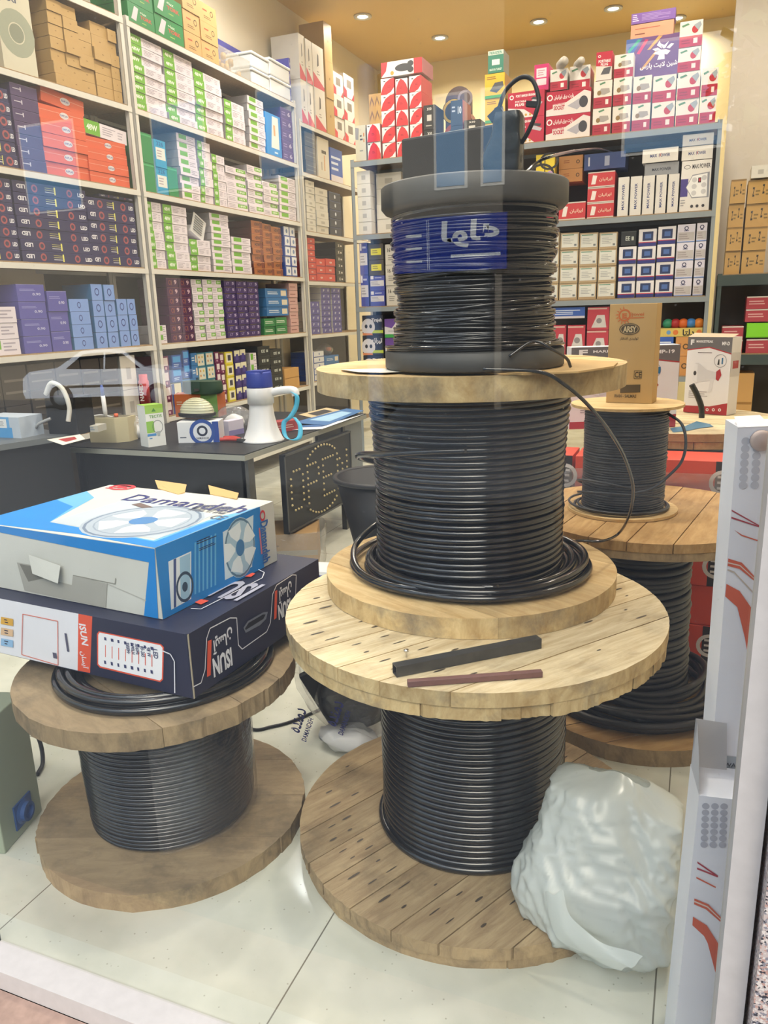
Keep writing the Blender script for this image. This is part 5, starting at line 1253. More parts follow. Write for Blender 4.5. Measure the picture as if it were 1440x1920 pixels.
MB().tube(smooth_path([(-.06, -.03, .22), (.0, -.04, .28), (.07, -.04, .25), (.10, -.04, .16), (.09, -.05, .08)]), .012, '#c9c9c4', 8).build('curved_arm', t)
MB().tube(smooth_path([(-.16, -.05, .02), (-.12, -.05, .06), (-.05, -.03, .09)]), .008, '#9a9da0', 8).build('lead', t)
p = at_z(142, 813, CZ)
tag(MB().carton(.14, .09, .035, '#b9b7ae', [('l', 'f', .05, .2, .95, .8, 2, '#6f86a0')]).build('tray', loc=(p.x + .02, p.y + .06, CZ), rot=.2), 'low patterned tray on the side counter behind the pen holder', 'tray')

# ------------------------------------------------------------------ racks
XL = -3.72
L1, L2, L3 = Plane(XL, 4.777, 86.5), Plane(XL, 4.777, 91.0), Plane(XL - .04, 7.30, 89.5)
BK = Plane(-3.1, 7.0, 0.0)
RK = Plane(.07, 7.0, 0.0)
def rack(lab, pl, u0, u1, levels, depth, mat, top, lip=.042, mids=(), back='rack_back'):
    q = pl.pt(u0, 0)
    t = thing('shelving_rack', lab, 'shelving', q, pl.a)
    W = u1 - u0
    for x in [0, W] + list(mids):
        for y in (.0, depth - .03):
            dx = 0 if x < W / 2 else -.034
            MB().box(x + dx, y, 0, x + dx + .034, y + .004, top, mat).box(x + dx, y, 0, x + dx + .004, y + .03, top, mat).build('upright', t)
    MB().box(.004, depth - .008, levels[0] - .02, W - .004, depth - .002, top - .03, back).build('back_shade_panel', t)  # dark backing; in the left racks it stands in for shadowed gaps
    for z in levels:
        MB().box(.004, .004, z - .02, W - .004, depth, z, 'chipboard').box(.0, -.003, z - lip, W, .006, z - .008, mat).box(.0, depth - .012, z - lip, W, depth - .008, z - .02, mat).build('shelf_board', t)
    return t
LV = [0.178, 0.717, 1.256, 1.795, 2.318, 2.852, 3.391]
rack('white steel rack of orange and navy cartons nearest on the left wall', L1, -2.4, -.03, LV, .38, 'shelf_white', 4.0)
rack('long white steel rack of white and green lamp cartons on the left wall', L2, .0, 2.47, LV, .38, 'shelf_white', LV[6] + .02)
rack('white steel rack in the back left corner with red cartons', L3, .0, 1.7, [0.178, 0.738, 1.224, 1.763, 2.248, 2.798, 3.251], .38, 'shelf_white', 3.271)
CV = [0.178, 0.738, 1.224, 1.763, 2.248, 2.798, 3.251]
BV = [.84, 1.487, 2.14, 2.775]
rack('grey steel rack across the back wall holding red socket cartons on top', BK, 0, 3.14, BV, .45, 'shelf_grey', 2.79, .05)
# dark low rack at the right of it
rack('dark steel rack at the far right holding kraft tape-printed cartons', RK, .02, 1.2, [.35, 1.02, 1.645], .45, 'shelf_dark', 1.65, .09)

ORDS = ['first', 'second', 'third', 'fourth', 'fifth', 'sixth', 'seventh', 'eighth', 'ninth', 'tenth', 'eleventh', 'twelfth', 'thirteenth', 'fourteenth', 'fifteenth', 'sixteenth', 'seventeenth', 'eighteenth', 'nineteenth', 'twentieth', 'twenty-first', 'twenty-second', 'twenty-third', 'twenty-fourth', 'twenty-fifth', 'twenty-sixth', 'twenty-seventh', 'twenty-eighth']
_cnt = {}
def row_word(i, n): return 'only one' if n == 1 else 'topmost' if i == n - 1 else 'lowest' if i == 0 else ORDS[i] + ' up'
# designs: base colour, prints, short description, name
G, LP, DGY = '#6fae34', '#e3dbe4', '#8f8c92'
def side(l, c): return ('r', l, 0, 0, 1, 1, c)
DES = {
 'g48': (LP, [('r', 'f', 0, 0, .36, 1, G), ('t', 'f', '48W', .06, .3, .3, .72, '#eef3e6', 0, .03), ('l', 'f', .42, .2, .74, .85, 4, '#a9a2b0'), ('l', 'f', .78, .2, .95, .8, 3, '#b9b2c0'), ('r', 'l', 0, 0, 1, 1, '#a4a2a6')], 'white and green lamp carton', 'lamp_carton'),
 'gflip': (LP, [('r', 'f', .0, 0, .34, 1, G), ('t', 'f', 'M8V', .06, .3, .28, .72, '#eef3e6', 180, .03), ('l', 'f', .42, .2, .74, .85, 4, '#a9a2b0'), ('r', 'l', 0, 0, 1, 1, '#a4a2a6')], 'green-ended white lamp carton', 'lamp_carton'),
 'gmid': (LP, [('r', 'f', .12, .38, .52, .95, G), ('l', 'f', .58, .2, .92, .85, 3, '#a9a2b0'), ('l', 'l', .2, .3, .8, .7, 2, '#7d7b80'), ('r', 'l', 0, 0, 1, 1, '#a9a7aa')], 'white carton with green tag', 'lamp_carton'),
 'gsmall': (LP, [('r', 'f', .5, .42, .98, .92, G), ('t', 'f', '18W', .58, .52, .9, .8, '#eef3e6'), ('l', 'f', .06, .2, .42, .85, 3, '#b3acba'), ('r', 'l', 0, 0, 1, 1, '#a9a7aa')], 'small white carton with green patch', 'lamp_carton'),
 'kraft': ('#bb9a62', [('l', 'f', .45, .45, .56, .6, 1, '#8a6a3c')], 'plain kraft carton', 'kraft_carton'),
 'kraftr': ('#c79f68', [('l', 'f', .2, .55, .5, .72, 1, '#b0503a'), ('o', 'f', .72, .6, .16, '#5a4630', 1, .7), ('l', 'f', .25, .2, .8, .38, 2, '#7a5f3c')], 'kraft carton with red print', 'kraft_carton'),
 'orange': ('#d9623f', [('d', 'f', .55, .5, .24, '#d6cfd2', 1.9), ('t', 'f', 'RAPLAS', .47, .42, .63, .58, '#3d4a8a', 0, .02), ('r', 'f', 0, .60, .45, .64, '#e8a088'), ('r', 'f', .66, .60, 1, .64, '#e8a088')], 'orange carton with white oval', 'orange_carton'),
 'led': ('#2c2a56', [('t', 'f', 'LED', .05, .35, .16, .72, '#e9e9f2', 180, .03), ('o', 'f', .28, .5, .36, '#a05058', 1, .55), ('d', 'f', .28, .5, .2, '#3a2f4a'), ('r', 'f', .42, .68, .56, .72, '#b9b660'), ('r', 'f', .42, .5, .56, .54, '#d8d38a'), ('r', 'f', .42, .3, .56, .35, '#e2e2ea'), ('r', 'f', .545, .15, .565, .85, '#e4e070'),
      ('o', 'f', .76, .5, .36, '#a05058', 1, .55), ('d', 'f', .76, .5, .2, '#3a2f4a'), ('t', 'f', 'LED', .88, .3, .98, .66, '#e9e9f2', 0, .03), ('r', 'f', 0, .96, 1, 1, '#4a4680')], 'navy LED lamp carton', 'navy_carton'),
 'ledp': ('#4b3a66', [('r', 'f', .1, .55, .4, .62, '#c9c4d4'), ('r', 'f', .36, .4, .4, .75, '#c9c4d4'), ('r', 'f', 0, .95, 1, 1, '#6a5884')], 'dusky purple lamp carton', 'purple_carton'),
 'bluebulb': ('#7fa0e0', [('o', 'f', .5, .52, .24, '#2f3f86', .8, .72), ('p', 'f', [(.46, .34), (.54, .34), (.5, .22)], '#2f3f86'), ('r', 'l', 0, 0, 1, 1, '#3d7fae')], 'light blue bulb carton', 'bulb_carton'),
 'lav': ('#5a58a8', [('l', 'f', .1, .6, .7, .75, 2, '#9a9ad4'), ('t', 'f', '0.90', .55, .35, .85, .5, '#c9c9ea', 0, .02), ('r', 'f', 0, .97, 1, 1, '#8a88c8')], 'large violet blue carton', 'violet_carton'),
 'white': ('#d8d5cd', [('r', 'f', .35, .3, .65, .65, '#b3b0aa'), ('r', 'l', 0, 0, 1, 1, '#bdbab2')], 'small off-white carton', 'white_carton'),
 'axi': ('#cdc9b6', [('o', 'f', .5, .5, .30, '#9aa08e', 1, .45), ('d', 'f', .5, .5, .12, '#878d7c'), ('r', 'f', 0, .84, .14, 1, '#3a5fb4'), ('t', 'f', 'AXI', .2, .88, .6, .95, '#3f4a6a', 0, .03)], 'large cream fan carton', 'fan_carton'),
 'greenbox': ('#2f8a52', [('r', 'f', .04, .9, .96, .95, '#4fae74')], 'plain green carton', 'green_carton'),
 'teal': ('#2d93b8', [('r', 'f', .1, .28, .92, .72, '#dfdcc8'), ('l', 'f', .2, .35, .8, .65, 3, '#b09a90'), ('t', 'f', '326', .2, .78, .8, .95, '#1f5a86', 0, .02)], 'blue carton with cream label', 'blue_carton'),
 'tool': ('#1f8445', [('p', 'f', [(.1, .25), (.25, .9), (.4, .85), (.28, .2)], '#d8cdd4'), ('t', 'f', 'TORK', .45, .42, .9, .6, '#c24a3a', 0, .04), ('t', 'f', '+lux', .45, .65, .7, .78, '#cfe0c8'), ('l', 'f', .5, .2, .8, .3, 1, '#9cc45a')], 'dark green tool carton', 'green_carton'),
 'blues': ('#1f86d2', [('p', 'f', [(.3, .2), (.85, .2), (.85, .95), (.45, .95)], '#e2e4da'), ('r', 'f', .5, .5, .62, .75, '#d8a050'), ('l', 'f', .5, .05, .9, .15, 1, '#cfe2f2')], 'bright blue lamp carton', 'blue_carton'),
 'purple': ('#532a72', [('t', 'f', '6', .62, .35, .85, .78, '#c9b8d4', 0, .03), ('l', 'f', .1, .25, .45, .7, 2, '#9a7fb4'), ('r', 'f', 0, .95, 1, 1, '#7d52a0')], 'purple lamp carton', 'purple_carton'),
 'dpurple': ('#4a1f48', [('t', 'f', '9', .66, .3, .88, .8, '#d8b8c4', 0, .03), ('o', 'f', .3, .5, .28, '#8a4a4a', 1, .6), ('r', 'f', .44, .2, .46, .8, '#b08a5a'), ('r', 'f', .0, .93, 1, 1, '#7a4a5c')], 'dark plum bulb carton', 'plum_carton'),
 'vpurple': ('#3f2a66', [('t', 'f', '5', .7, .35, .88, .78, '#c4b8da', 0, .03), ('t', 'f', 'LT', .2, .35, .45, .75, '#a99cc8'), ('r', 'f', 0, .94, .6, 1, '#8a7a4a')], 'violet bulb carton', 'violet_carton'),
 'copper': ('#a8643c', [('t', 'f', 'HXW', .3, .25, .75, .75, '#3a2230', 0, .03), ('r', 'f', .75, 0, 1, 1, '#7a3f34'), ('r', 'l', 0, 0, 1, 1, '#5c2f2a'), ('r', 'f', 0, .92, 1, 1, '#c98a5c')], 'copper coloured carton', 'copper_carton'),
 'whiteblue': ('#dfe0e6', [('r', 'f', 0, 0, .12, 1, '#2a4a9c'), ('r', 'f', 0, 0, 1, .12, '#2a4a9c'), ('d', 'f', .6, .55, .22, '#6f86b0'), ('r', 'l', 0, 0, 1, 1, '#2a4a9c')], 'white carton with blue border', 'white_carton'),
 'greenw': ('#2f7d46', [('l', 'f', .1, .3, .9, .7, 2, '#cfe0cf')], 'green carton with white print', 'green_carton'),
 'bluep': ('#2f6fae', [('l', 'f', .1, .3, .6, .7, 2, '#cfdcea'), ('r', 'f', .7, .2, .95, .8, '#d8cdb8')], 'mid blue carton', 'blue_carton'),
 'pink': ('#c9a09c', [('l', 'f', .1, .3, .9, .6, 1, '#8a5a5a')], 'pinkish carton', 'pink_carton'),
 'maroon': ('#6d1f4e', [('r', 'f', .18, .35, .85, .9, '#e0d4d6'), ('d', 'f', .5, .18, .1, '#e0b8c4')], 'maroon carton with white window', 'maroon_carton'),
 'bluew': ('#1d4fa6', [('r', 'f', .1, .45, .9, .9, '#3f9ae0'), ('l', 'f', .15, .1, .85, .35, 2, '#bcd0ee')], 'blue carton with bright window', 'blue_carton'),
 'creamw': ('#d8cfae', [('o', 'f', .6, .5, .2, '#b0704a', 1, .5), ('r', 'f', 0, 0, .3, 1, '#2f3f86')], 'cream carton with blue side', 'cream_carton'),
 'tealw': ('#3f7f94', [('r', 'f', .08, .08, .92, .92, '#d9d5c2'), ('d', 'f', .3, .35, .09, '#c98a4a'), ('d', 'f', .68, .35, .09, '#5a8ab0'), ('d', 'f', .3, .7, .09, '#c98a4a'), ('d', 'f', .68, .7, .09, '#c9b84a')], 'cream switch carton with teal border', 'switch_carton'),
 'yellow': ('#d8c93a', [('r', 'f', .15, .15, .9, .9, '#e6e2c8'), ('r', 'f', .35, .3, .75, .75, '#3f3a4a')], 'yellow carton with window', 'yellow_carton'),
 'violetw': ('#3a2a72', [('r', 'f', .0, .55, 1, 1, '#e2ddc0'), ('r', 'f', .3, .2, .75, .7, '#4a3f8a')], 'violet and cream carton', 'violet_carton'),
 'blackee': ('#26292b', [('t', 'f', 'EE', .3, .35, .6, .65, '#c9cfc9', 0, .02), ('r', 'f', .7, .35, .85, .62, '#b9bfb9'), ('r', 'f', 0, .96, 1, 1, '#4a4f50')], 'black carton with pale letters', 'black_carton'),
 'red': ('#cf3f34', [('t', 'f', 'KX', .4, .38, .65, .62, '#eee2de', 0, .03), ('r', 'f', 0, 0, 1, .12, '#8a2f4a')], 'small red carton', 'red_carton'),
 'blackx': ('#22201f', [('t', 'f', 'X', .3, .3, .5, .7, '#d9d4cc', 0, .05), ('r', 'f', .6, .35, .8, .6, '#c9c4bc')], 'black carton with white marks', 'black_carton'),
 'navyx': ('#26304a', [('d', 'f', .5, .5, .22, '#cfd6e4'), ('r', 'f', 0, .9, 1, 1, '#44507a')], 'dark navy carton with pale dot', 'navy_carton'),
 'purpend': ('#4a4596', [('t', 'f', '8', .72, .3, .85, .7, '#d4d4ec', 0, .02), ('t', 'f', 'F', .25, .3, .4, .7, '#d4d4ec', 0, .02), ('r', 'l', 0, 0, 1, 1, '#d5cfc4')], 'violet-ended white carton', 'violet_carton'),
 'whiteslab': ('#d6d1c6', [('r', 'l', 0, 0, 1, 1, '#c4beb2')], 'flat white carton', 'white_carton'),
 'charger': ('#e2ded8', [('p', 'f', [(0, 0), (1, 0), (1, .08), (0, .35)], '#cf4a5c'), ('p', 'f', [(.4, .5), (.55, .55), (.55, .78), (.45, .82)], '#4a484c'), ('l', 'f', .35, .3, .7, .42, 2, '#a39c98')], 'tall white carton with red corner', 'white_carton'),
 'meter': ('#dcd7d0', [('r', 'f', .3, .45, .75, .8, '#7a726c'), ('p', 'f', [(0, 0), (.3, 0), (.3, .3), (0, .45)], '#cf3a4c'), ('p', 'f', [(.75, 0), (1, 0), (1, .3)], '#cf3a4c')], 'white carton with red edge', 'white_carton'),
 'heater': ('#d5d0c4', [('r', 'f', .35, .62, .75, .7, '#4a4642'), ('r', 'f', .55, .2, .62, .58, '#c98a4a'), ('r', 'f', .3, .2, .36, .4, '#8a867e')], 'tall cream heater carton', 'cream_carton'),
 'darkb': ('#3f3a36', [('r', 'f', .1, .6, .9, .66, '#6a645c'), ('r', 'f', .1, .3, .9, .36, '#6a645c')], 'tall dark brown carton', 'dark_carton'),
 'petal': ('#cf2f36', [('p', 'f', [(0, 1), (0, .1), (.12, .45), (.35, .75), (.7, .94), (1, 1)], '#e6e2e0'), ('p', 'f', [(1, 0), (.45, 0), (.75, .12), (1, .4)], '#e6e2e0'), ('l', 'f', .5, .4, .78, .55, 2, '#8f1f2c'), ('r', 'f', .2, .8, .35, .86, '#3f3a3c')], 'red carton with white corner curves', 'red_carton'),
 'petalm': ('#e6e2e0', [('p', 'f', [(0, 0), (1, 0), (1, .3), (.9, .6), (.7, .85), (.45, 1), (.25, .8), (.08, .45)], '#cf2f36'), ('l', 'f', .35, .35, .65, .5, 2, '#8f1f2c'), ('r', 'f', .05, .86, .2, .92, '#3f3a3c')], 'white carton with red petal', 'red_carton'),
 'cream': ('#c9c4b0', [('p', 'f', [(.02, .62), (.3, .6), (.38, .92), (.02, .95)], '#8d8f98'), ('l', 'f', .45, .55, .72, .75, 2, '#4a4a52'), ('r', 'f', .78, .68, .88, .78, '#c47a3a'), ('r', 'f', .78, .52, .88, .62, '#c47a3a'), ('l', 'f', .4, .25, .85, .32, 1, '#8d8f88')], 'square cream lamp carton', 'cream_carton'),
 'blk10': ('#2a2a2c', [('t', 'f', 'X10', .3, .78, .7, .9, '#d9d6d0', 0, .03), ('r', 'f', .3, .35, .7, .6, '#c4c0b8'), ('l', 'f', .2, .1, .8, .2, 1, '#b0aca4')], 'small black carton with barcode', 'black_carton'),
 'darkblue10': ('#2a3a52', [('t', 'f', '10', .6, .45, .9, .75, '#d4dae4', 0, .03), ('r', 'r', 0, 0, 1, 1, '#a8555a'), ('l', 'f', .1, .5, .4, .8, 2, '#b0b8c8')], 'slate blue carton with red side', 'blue_carton'),
 'tealtop': ('#2f7a66', [('r', 'f', 0, .8, 1, 1, '#b9c4b8'), ('r', 'f', .25, .35, .75, .6, '#e2e0d4'), ('t', 'f', 'FERIZER', .1, .84, .9, .95, '#2f7a66'), ('r', 'r', 0, 0, 1, 1, '#8d9488'), ('t', 'f', 'MADE IN TURKEY', .1, .1, .9, .2, '#cfe0d4')], 'green carton with white label', 'green_carton'),
 'yel': ('#d9b023', [('p', 'f', [(.25, .3), (.6, .2), (.95, .45), (.9, .65), (.5, .62)], '#4a4c52'), ('r', 'f', 0, 0, 1, .12, '#4a9a4c'), ('l', 'f', .1, .75, .6, .9, 2, '#8a5a1c'), ('r', 'r', 0, 0, 1, 1, '#b08a2c')], 'yellow plug carton', 'yellow_carton'),
 'magenta': ('#c2306c', [('r', 'f', .15, .2, .85, .85, '#e4cdd4'), ('r', 'f', .15, .45, .85, .5, '#c2306c'), ('l', 'f', .25, .55, .75, .8, 3, '#b08a98')], 'magenta framed carton', 'magenta_carton'),
 'plugbig': ('#b62a44', [('p', 'f', [(.0, 0), (.75, 0), (.45, .32), (0, .42)], '#e2d8d6'), ('o', 'f', .10, .82, .09, '#efe6e6', 1, .6), ('t', 'f', 'PORT BARGH IRANIAN', .22, .8, .78, .9, '#efe6e6', 0, .03), ('t', 'f', 'PORTABLE', .2, .6, .5, .67, '#efe6e6'), ('t', 'f', 'PLUG', .2, .46, .45, .57, '#efe6e6', 0, .05), ('p', 'f', [(.6, .55), (.9, .42), (.95, .52), (.7, .68)], '#b9b6c0'), ('p', 'f', [(.62, .68), (.9, .6), (.92, .7), (.7, .76)], '#3a3a42'), ('d', 'f', .5, .1, .05, '#c9a04a'), ('d', 'f', .62, .1, .05, '#c9a04a')], 'large red plug carton', 'red_carton'),
 'socket': ('#b01f3c', [('p', 'f', [(.0, 0), (1, 0), (1, .82), (.85, .92), (.45, .5), (.15, .46), (.15, .3), (0, .25)], '#ded6d2'), ('o', 'f', .08, .75, .13, '#efe6e6', 1, .65), ('t', 'f', fa('پارت برق ایرانیان'), .17, .62, .62, .84, '#efe6e6', 0, .02), ('t', 'f', 'PORTABLE', .17, .42, .42, .52, '#c2405a'), ('t', 'f', 'SOCKET', .17, .22, .42, .4, '#b01f3c', 0, .04), ('p', 'f', [(.48, .35), (.75, .6), (.85, .4), (.7, .15)], '#a9a6b0'), ('d', 'f', .84, .45, .24, '#3f4046', .8)], 'wide red socket carton', 'red_carton'),
 'sock': ('#e3ddd8', [('r', 'f', 0, 0, 1, .42, '#b0283e'), ('r', 'f', .62, .12, .8, .32, '#e6d8d6'), ('l', 'f', .1, .1, .5, .3, 2, '#8c1f32'), ('p', 'f', [(.08, .85), (.35, .92), (.42, .86), (.12, .78)], '#5a8a6a'), ('d', 'f', .68, .66, .15, '#b8343e', .9), ('p', 'f', [(.6, .82), (.88, .94), (.95, .8), (.82, .6)], '#9aa4ae')], 'white and red socket carton', 'socket_carton'),
 'plugs': ('#e0dad2', [('r', 'f', 0, 0, 1, .40, '#a82c40'), ('r', 'f', .66, .12, .82, .30, '#e6d8d6'), ('l', 'f', .1, .1, .5, .28, 2, '#8c1f32'), ('p', 'f', [(.3, .9), (.6, .96), (.64, .9), (.34, .84)], '#5a8a6a'), ('p', 'f', [(.2, .52), (.4, .72), (.85, .7), (.9, .55), (.6, .48)], '#a39c98'), ('d', 'f', .3, .56, .09, '#8a7048', .9)], 'white and red plug carton', 'plug_carton'),
 'portplug': ('#b8283e', [('p', 'f', [(0, 0), (1, 0), (1, .45), (0, .52)], '#d9d4ce'), ('t', 'f', 'PORTABLE', .15, .62, .9, .72, '#efe6e6', 0, .03), ('t', 'f', 'PLUG', .3, .5, .75, .6, '#efe6e6', 0, .03), ('o', 'f', .2, .85, .05, '#efe6e6', 1, .6), ('p', 'f', [(.3, .2), (.5, .42), (.95, .45), (.85, .2)], '#55565c')], 'red and white portable plug carton', 'plug_carton'),
 'bigpurple': ('#6a4a7c', [('p', 'f', [(0, 1), (0, .75), (.12, .6), (.3, .95), (.3, 1)], '#4a62a0'), ('p', 'f', [(.02, .7), (.06, .66), (.28, .95), (.22, .97)], '#3f9a8a'), ('p', 'f', [(.2, .62), (.26, .6), (.42, .93), (.36, .95)], '#b83f6a'), ('p', 'f', [(.4, .68), (.46, .68), (.68, .98), (.6, .98)], '#c99a5a'), ('p', 'f', [(.28, .2), (.34, .2), (.6, .6), (.55, .62)], '#c99a5a'),
      ('p', 'f', [(.60, .40), (.63, .52), (.52, .56), (.56, .60), (.66, .64), (.76, .63), (.84, .58), (.78, .50), (.73, .52), (.74, .40)], '#efeaf0'), ('p', 'f', [(.5, .68), (.60, .70), (.66, .64), (.56, .62)], '#efeaf0'), ('p', 'f', [(.64, .80), (.70, .66), (.74, .66), (.80, .82), (.72, .74)], '#efeaf0'), ('p', 'f', [(.82, .64), (.90, .74), (.84, .76), (.76, .67)], '#efeaf0'), ('p', 'f', [(.58, .76), (.63, .86), (.68, .66)], '#efeaf0'), ('t', 'f', fa('شین لایت پارس'), .28, .18, .98, .35, '#efeaf0', 0, .02)], 'big purple carton with white palm emblem', 'purple_carton'),
 'lilac': ('#7a58a4', [('l', 'f', .03, .2, .2, .9, 4, '#e0d4ee'), ('l', 'f', .24, .2, .9, .85, 5, '#a58cc8')], 'lilac carton with fine print', 'lilac_carton'),
 'peach': ('#d89a7c', [('l', 'f', .1, .2, .4, .4, 1, '#7a4a3c'), ('l', 'f', .1, .6, .85, .75, 1, '#b06a54')], 'peach coloured carton', 'peach_carton'),
 'maxv': ('#d9d6d2', [('t', 'f', 'MAX POWER', .38, .16, .62, .82, '#2f3f7a', 90, .02)], 'upright white power strip carton', 'power_strip_carton'),
 'maxh': ('#dad7d2', [('t', 'f', 'MAX  POWER', .22, .36, .78, .6, '#2f3f7a', 0, .02), ('p', 'f', [(.47, .3), (.53, .5), (.5, .5), (.54, .7), (.48, .5), (.51, .5)], '#cf5a3a')], 'flat white power strip carton', 'power_strip_carton'),
 'maxg': ('#8d9096', [('t', 'f', 'MAX POWER', .22, .36, .78, .6, '#2a2f3f', 0, .02)], 'flat grey power strip carton', 'power_strip_carton'),
 'maxbig': ('#dedbd8', [('t', 'f', 'MAX POWER', .36, .84, .96, .93, '#2a2c3a', 0, .02), ('o', 'f', .19, .88, .04, '#55585e', 1.6, .8), ('r', 'f', 0, .3, .25, .65, '#4a3f86'), ('p', 'f', [(.18, .48), (.38, .72), (.95, .76), (.97, .26), (.40, .26)], '#8f929c'), ('p', 'f', [(.20, .48), (.39, .70), (.88, .735), (.90, .28), (.41, .28)], '#e9e9ea'),
      ('d', 'f', .46, .62, .05, '#c4c4c8'), ('d', 'f', .46, .49, .05, '#c4c4c8'), ('d', 'f', .46, .36, .05, '#c4c4c8'), ('d', 'f', .78, .65, .05, '#c4c4c8'), ('d', 'f', .78, .51, .05, '#c4c4c8'), ('d', 'f', .78, .38, .05, '#c4c4c8'), ('r', 'f', .58, .56, .68, .66, '#2a1f22'), ('r', 'f', .60, .58, .66, .64, '#b03040'), ('l', 'f', .03, .1, .2, .25, 3, '#9a9aa0'), ('d', 'f', .42, .1, .03, '#3a3a42'), ('d', 'f', .6, .1, .03, '#3a3a42'), ('d', 'f', .8, .1, .03, '#3a3a42')], 'large white power strip carton with picture', 'power_strip_carton'),
 'redtag': ('#c23a3e', [('p', 'f', [(.12, .2), (.28, .2), (.34, .75), (.18, .8)], '#e6dcd8'), ('t', 'f', fa('ایرانیان'), .42, .35, .9, .6, '#e6c9b0', 0, .02), ('r', 'f', 0, .93, 1, 1, '#cfc4bc'), ('r', 'f', 0, 0, 1, .07, '#cfc4bc')], 'red carton with white tag', 'red_carton'),
 'clearc': ('#b09a78', [('r', 'f', .06, .14, .94, .92, '#d6d6d0'), ('l', 'f', .1, .8, .9, .92, 1, '#5a8a72'), ('l', 'f', .15, .3, .8, .7, 4, '#a5a8a8'), ('r', 'f', .75, .2, .88, .32, '#6f7478')], 'clear-fronted beige lamp carton', 'lamp_carton'),
 'wb': ('#e0dde2', [('r', 'f', 0, 0, 1, .2, '#2c2f7a'), ('r', 'f', 0, .2, 1, .25, '#b8404c'), ('r', 'f', .22, .32, .82, .85, '#26345e'), ('r', 'f', .36, .45, .7, .72, '#4a68a8')], 'white and navy switch carton', 'switch_carton'),
 'lavw': ('#d5d2e2', [('o', 'f', .5, .78, .12, '#2a2f5a', 1, .6), ('r', 'f', .36, .62, .64, .66, '#2a2f5a'), ('r', 'f', .04, .1, .96, .56, '#b9b4b6'), ('l', 'f', .1, .14, .9, .5, 3, '#9a9094'), ('r', 'f', 0, .0, 1, .05, '#6a8ac8')], 'pale lavender lamp carton', 'lamp_carton'),
 'redsock': ('#b83a48', [('p', 'f', [(.2, .1), (.45, .65), (.8, .65), (.9, .1)], '#cfc9c8'), ('d', 'f', .55, .4, .12, '#8a8488'), ('r', 'f', .0, .9, .9, .96, '#d8b0a8')], 'red carton with pictured socket', 'red_carton'),
 'bluetop': ('#3a5fb4', [('l', 'f', .05, .3, .95, .8, 3, '#cfdaf0'), ('r', 'f', 0, 0, 1, .2, '#d4cfd8')], 'flat blue and white carton', 'blue_carton'),
 'football': ('#26242a', [('d', 'f', .28, .42, .42, '#d8d4d8', .9), ('d', 'f', .18, .45, .10, '#2a2a2e', .8), ('d', 'f', .40, .45, .10, '#2a2a2e', .8), ('t', 'f', 'Tirajeh', .45, .62, .95, .85, '#e2dee0', 0, .03), ('p', 'f', [(.45, .1), (1, .1), (1, .25), (.55, .25)], '#b8c83a'), ('p', 'f', [(0, 0), (.5, 0), (.45, .1), (0, .12)], '#d88a5a')], 'black lamp carton with white ball', 'black_carton'),
 'footballf': ('#26242a', [('d', 'f', .28, .42, .42, '#d8d4d8', .9), ('d', 'f', .18, .45, .10, '#2a2a2e', .8), ('d', 'f', .40, .45, .10, '#2a2a2e', .8), ('t', 'f', fa('تیراژه'), .45, .55, .95, .88, '#e2dee0', 0, .03), ('p', 'f', [(.45, .1), (1, .1), (1, .25), (.55, .25)], '#b8c83a'), ('p', 'f', [(0, 0), (.5, 0), (.45, .1), (0, .12)], '#d88a5a')], 'black lamp carton with white ball', 'black_carton'),
 'note': ('#c9c4ba', [('t', 'f', '16 - 20', .15, .62, .9, .82, '#3a3634', 0, .02), ('l', 'f', .2, .2, .8, .5, 3, '#8a8680')], 'handwritten pale carton', 'pale_carton'),
 'ynote': ('#4a4642', [('r', 'f', .15, .3, .85, .72, '#d8cf2f'), ('l', 'f', .25, .38, .75, .64, 2, '#8a7f2a')], 'dark carton with yellow label', 'dark_carton'),
 'bluenote': ('#4a52a4', [('r', 'f', .04, .3, .96, .68, '#cfccd2'), ('r', 'f', .06, .76, .26, .98, '#dcdae2'), ('l', 'f', .35, .78, .9, .92, 1, '#b4b8dc'), ('l', 'f', .1, .36, .9, .62, 3, '#9a98a2')], 'blue carton with grey label', 'blue_carton'),
 'wgreen': ('#d9d6da', [('p', 'f', [(0, 1), (0, .6), (.4, .5), (.6, .75), (.7, 1)], '#6a4a9a'), ('r', 'f', 0, 0, 1, .18, '#3f9a4c'), ('l', 'f', .2, .28, .8, .42, 2, '#a9a4b0')], 'white carton with violet and green', 'white_carton'),
 'zk': ('#b8945a', [('t', 'f', 'Z', .2, .3, .3, .7, '#3f3a34', 12, .04), ('t', 'f', 'Z', .62, .4, .72, .8, '#3f3a34', 0, .04), ('l', 'f', .34, .3, .58, .6, 2, '#7a6540'), ('l', 'f', .78, .3, .98, .6, 2, '#7a6540'), ('r', 'f', 0, .93, 1, 1, '#8a6f44')], 'kraft carton with black letter print', 'kraft_carton'),
 'orangek': ('#c98f52', [('l', 'f', .2, .4, .5, .7, 2, '#9a5a2c'), ('o', 'f', .8, .5, .15, '#5a4630', 1, .6)], 'orange kraft carton', 'kraft_carton'),
 'bluebar': ('#3a4f8a', [('r', 'f', .1, .25, .14, .8, '#cfd6e6'), ('r', 'f', .5, .2, .62, .8, '#a9b6d2')], 'long slate blue carton', 'blue_carton'),
 'pattern': ('#d9c02f', [('o', 'f', .3, .3, .4, '#2a2622', 1.2, .8), ('o', 'f', .7, .75, .3, '#2a2622', 1.2, .75), ('r', 'f', .45, 0, .5, 1, '#2a2622'), ('d', 'f', .75, .3, .12, '#b890c0')], 'yellow carton with black curves', 'yellow_carton'),
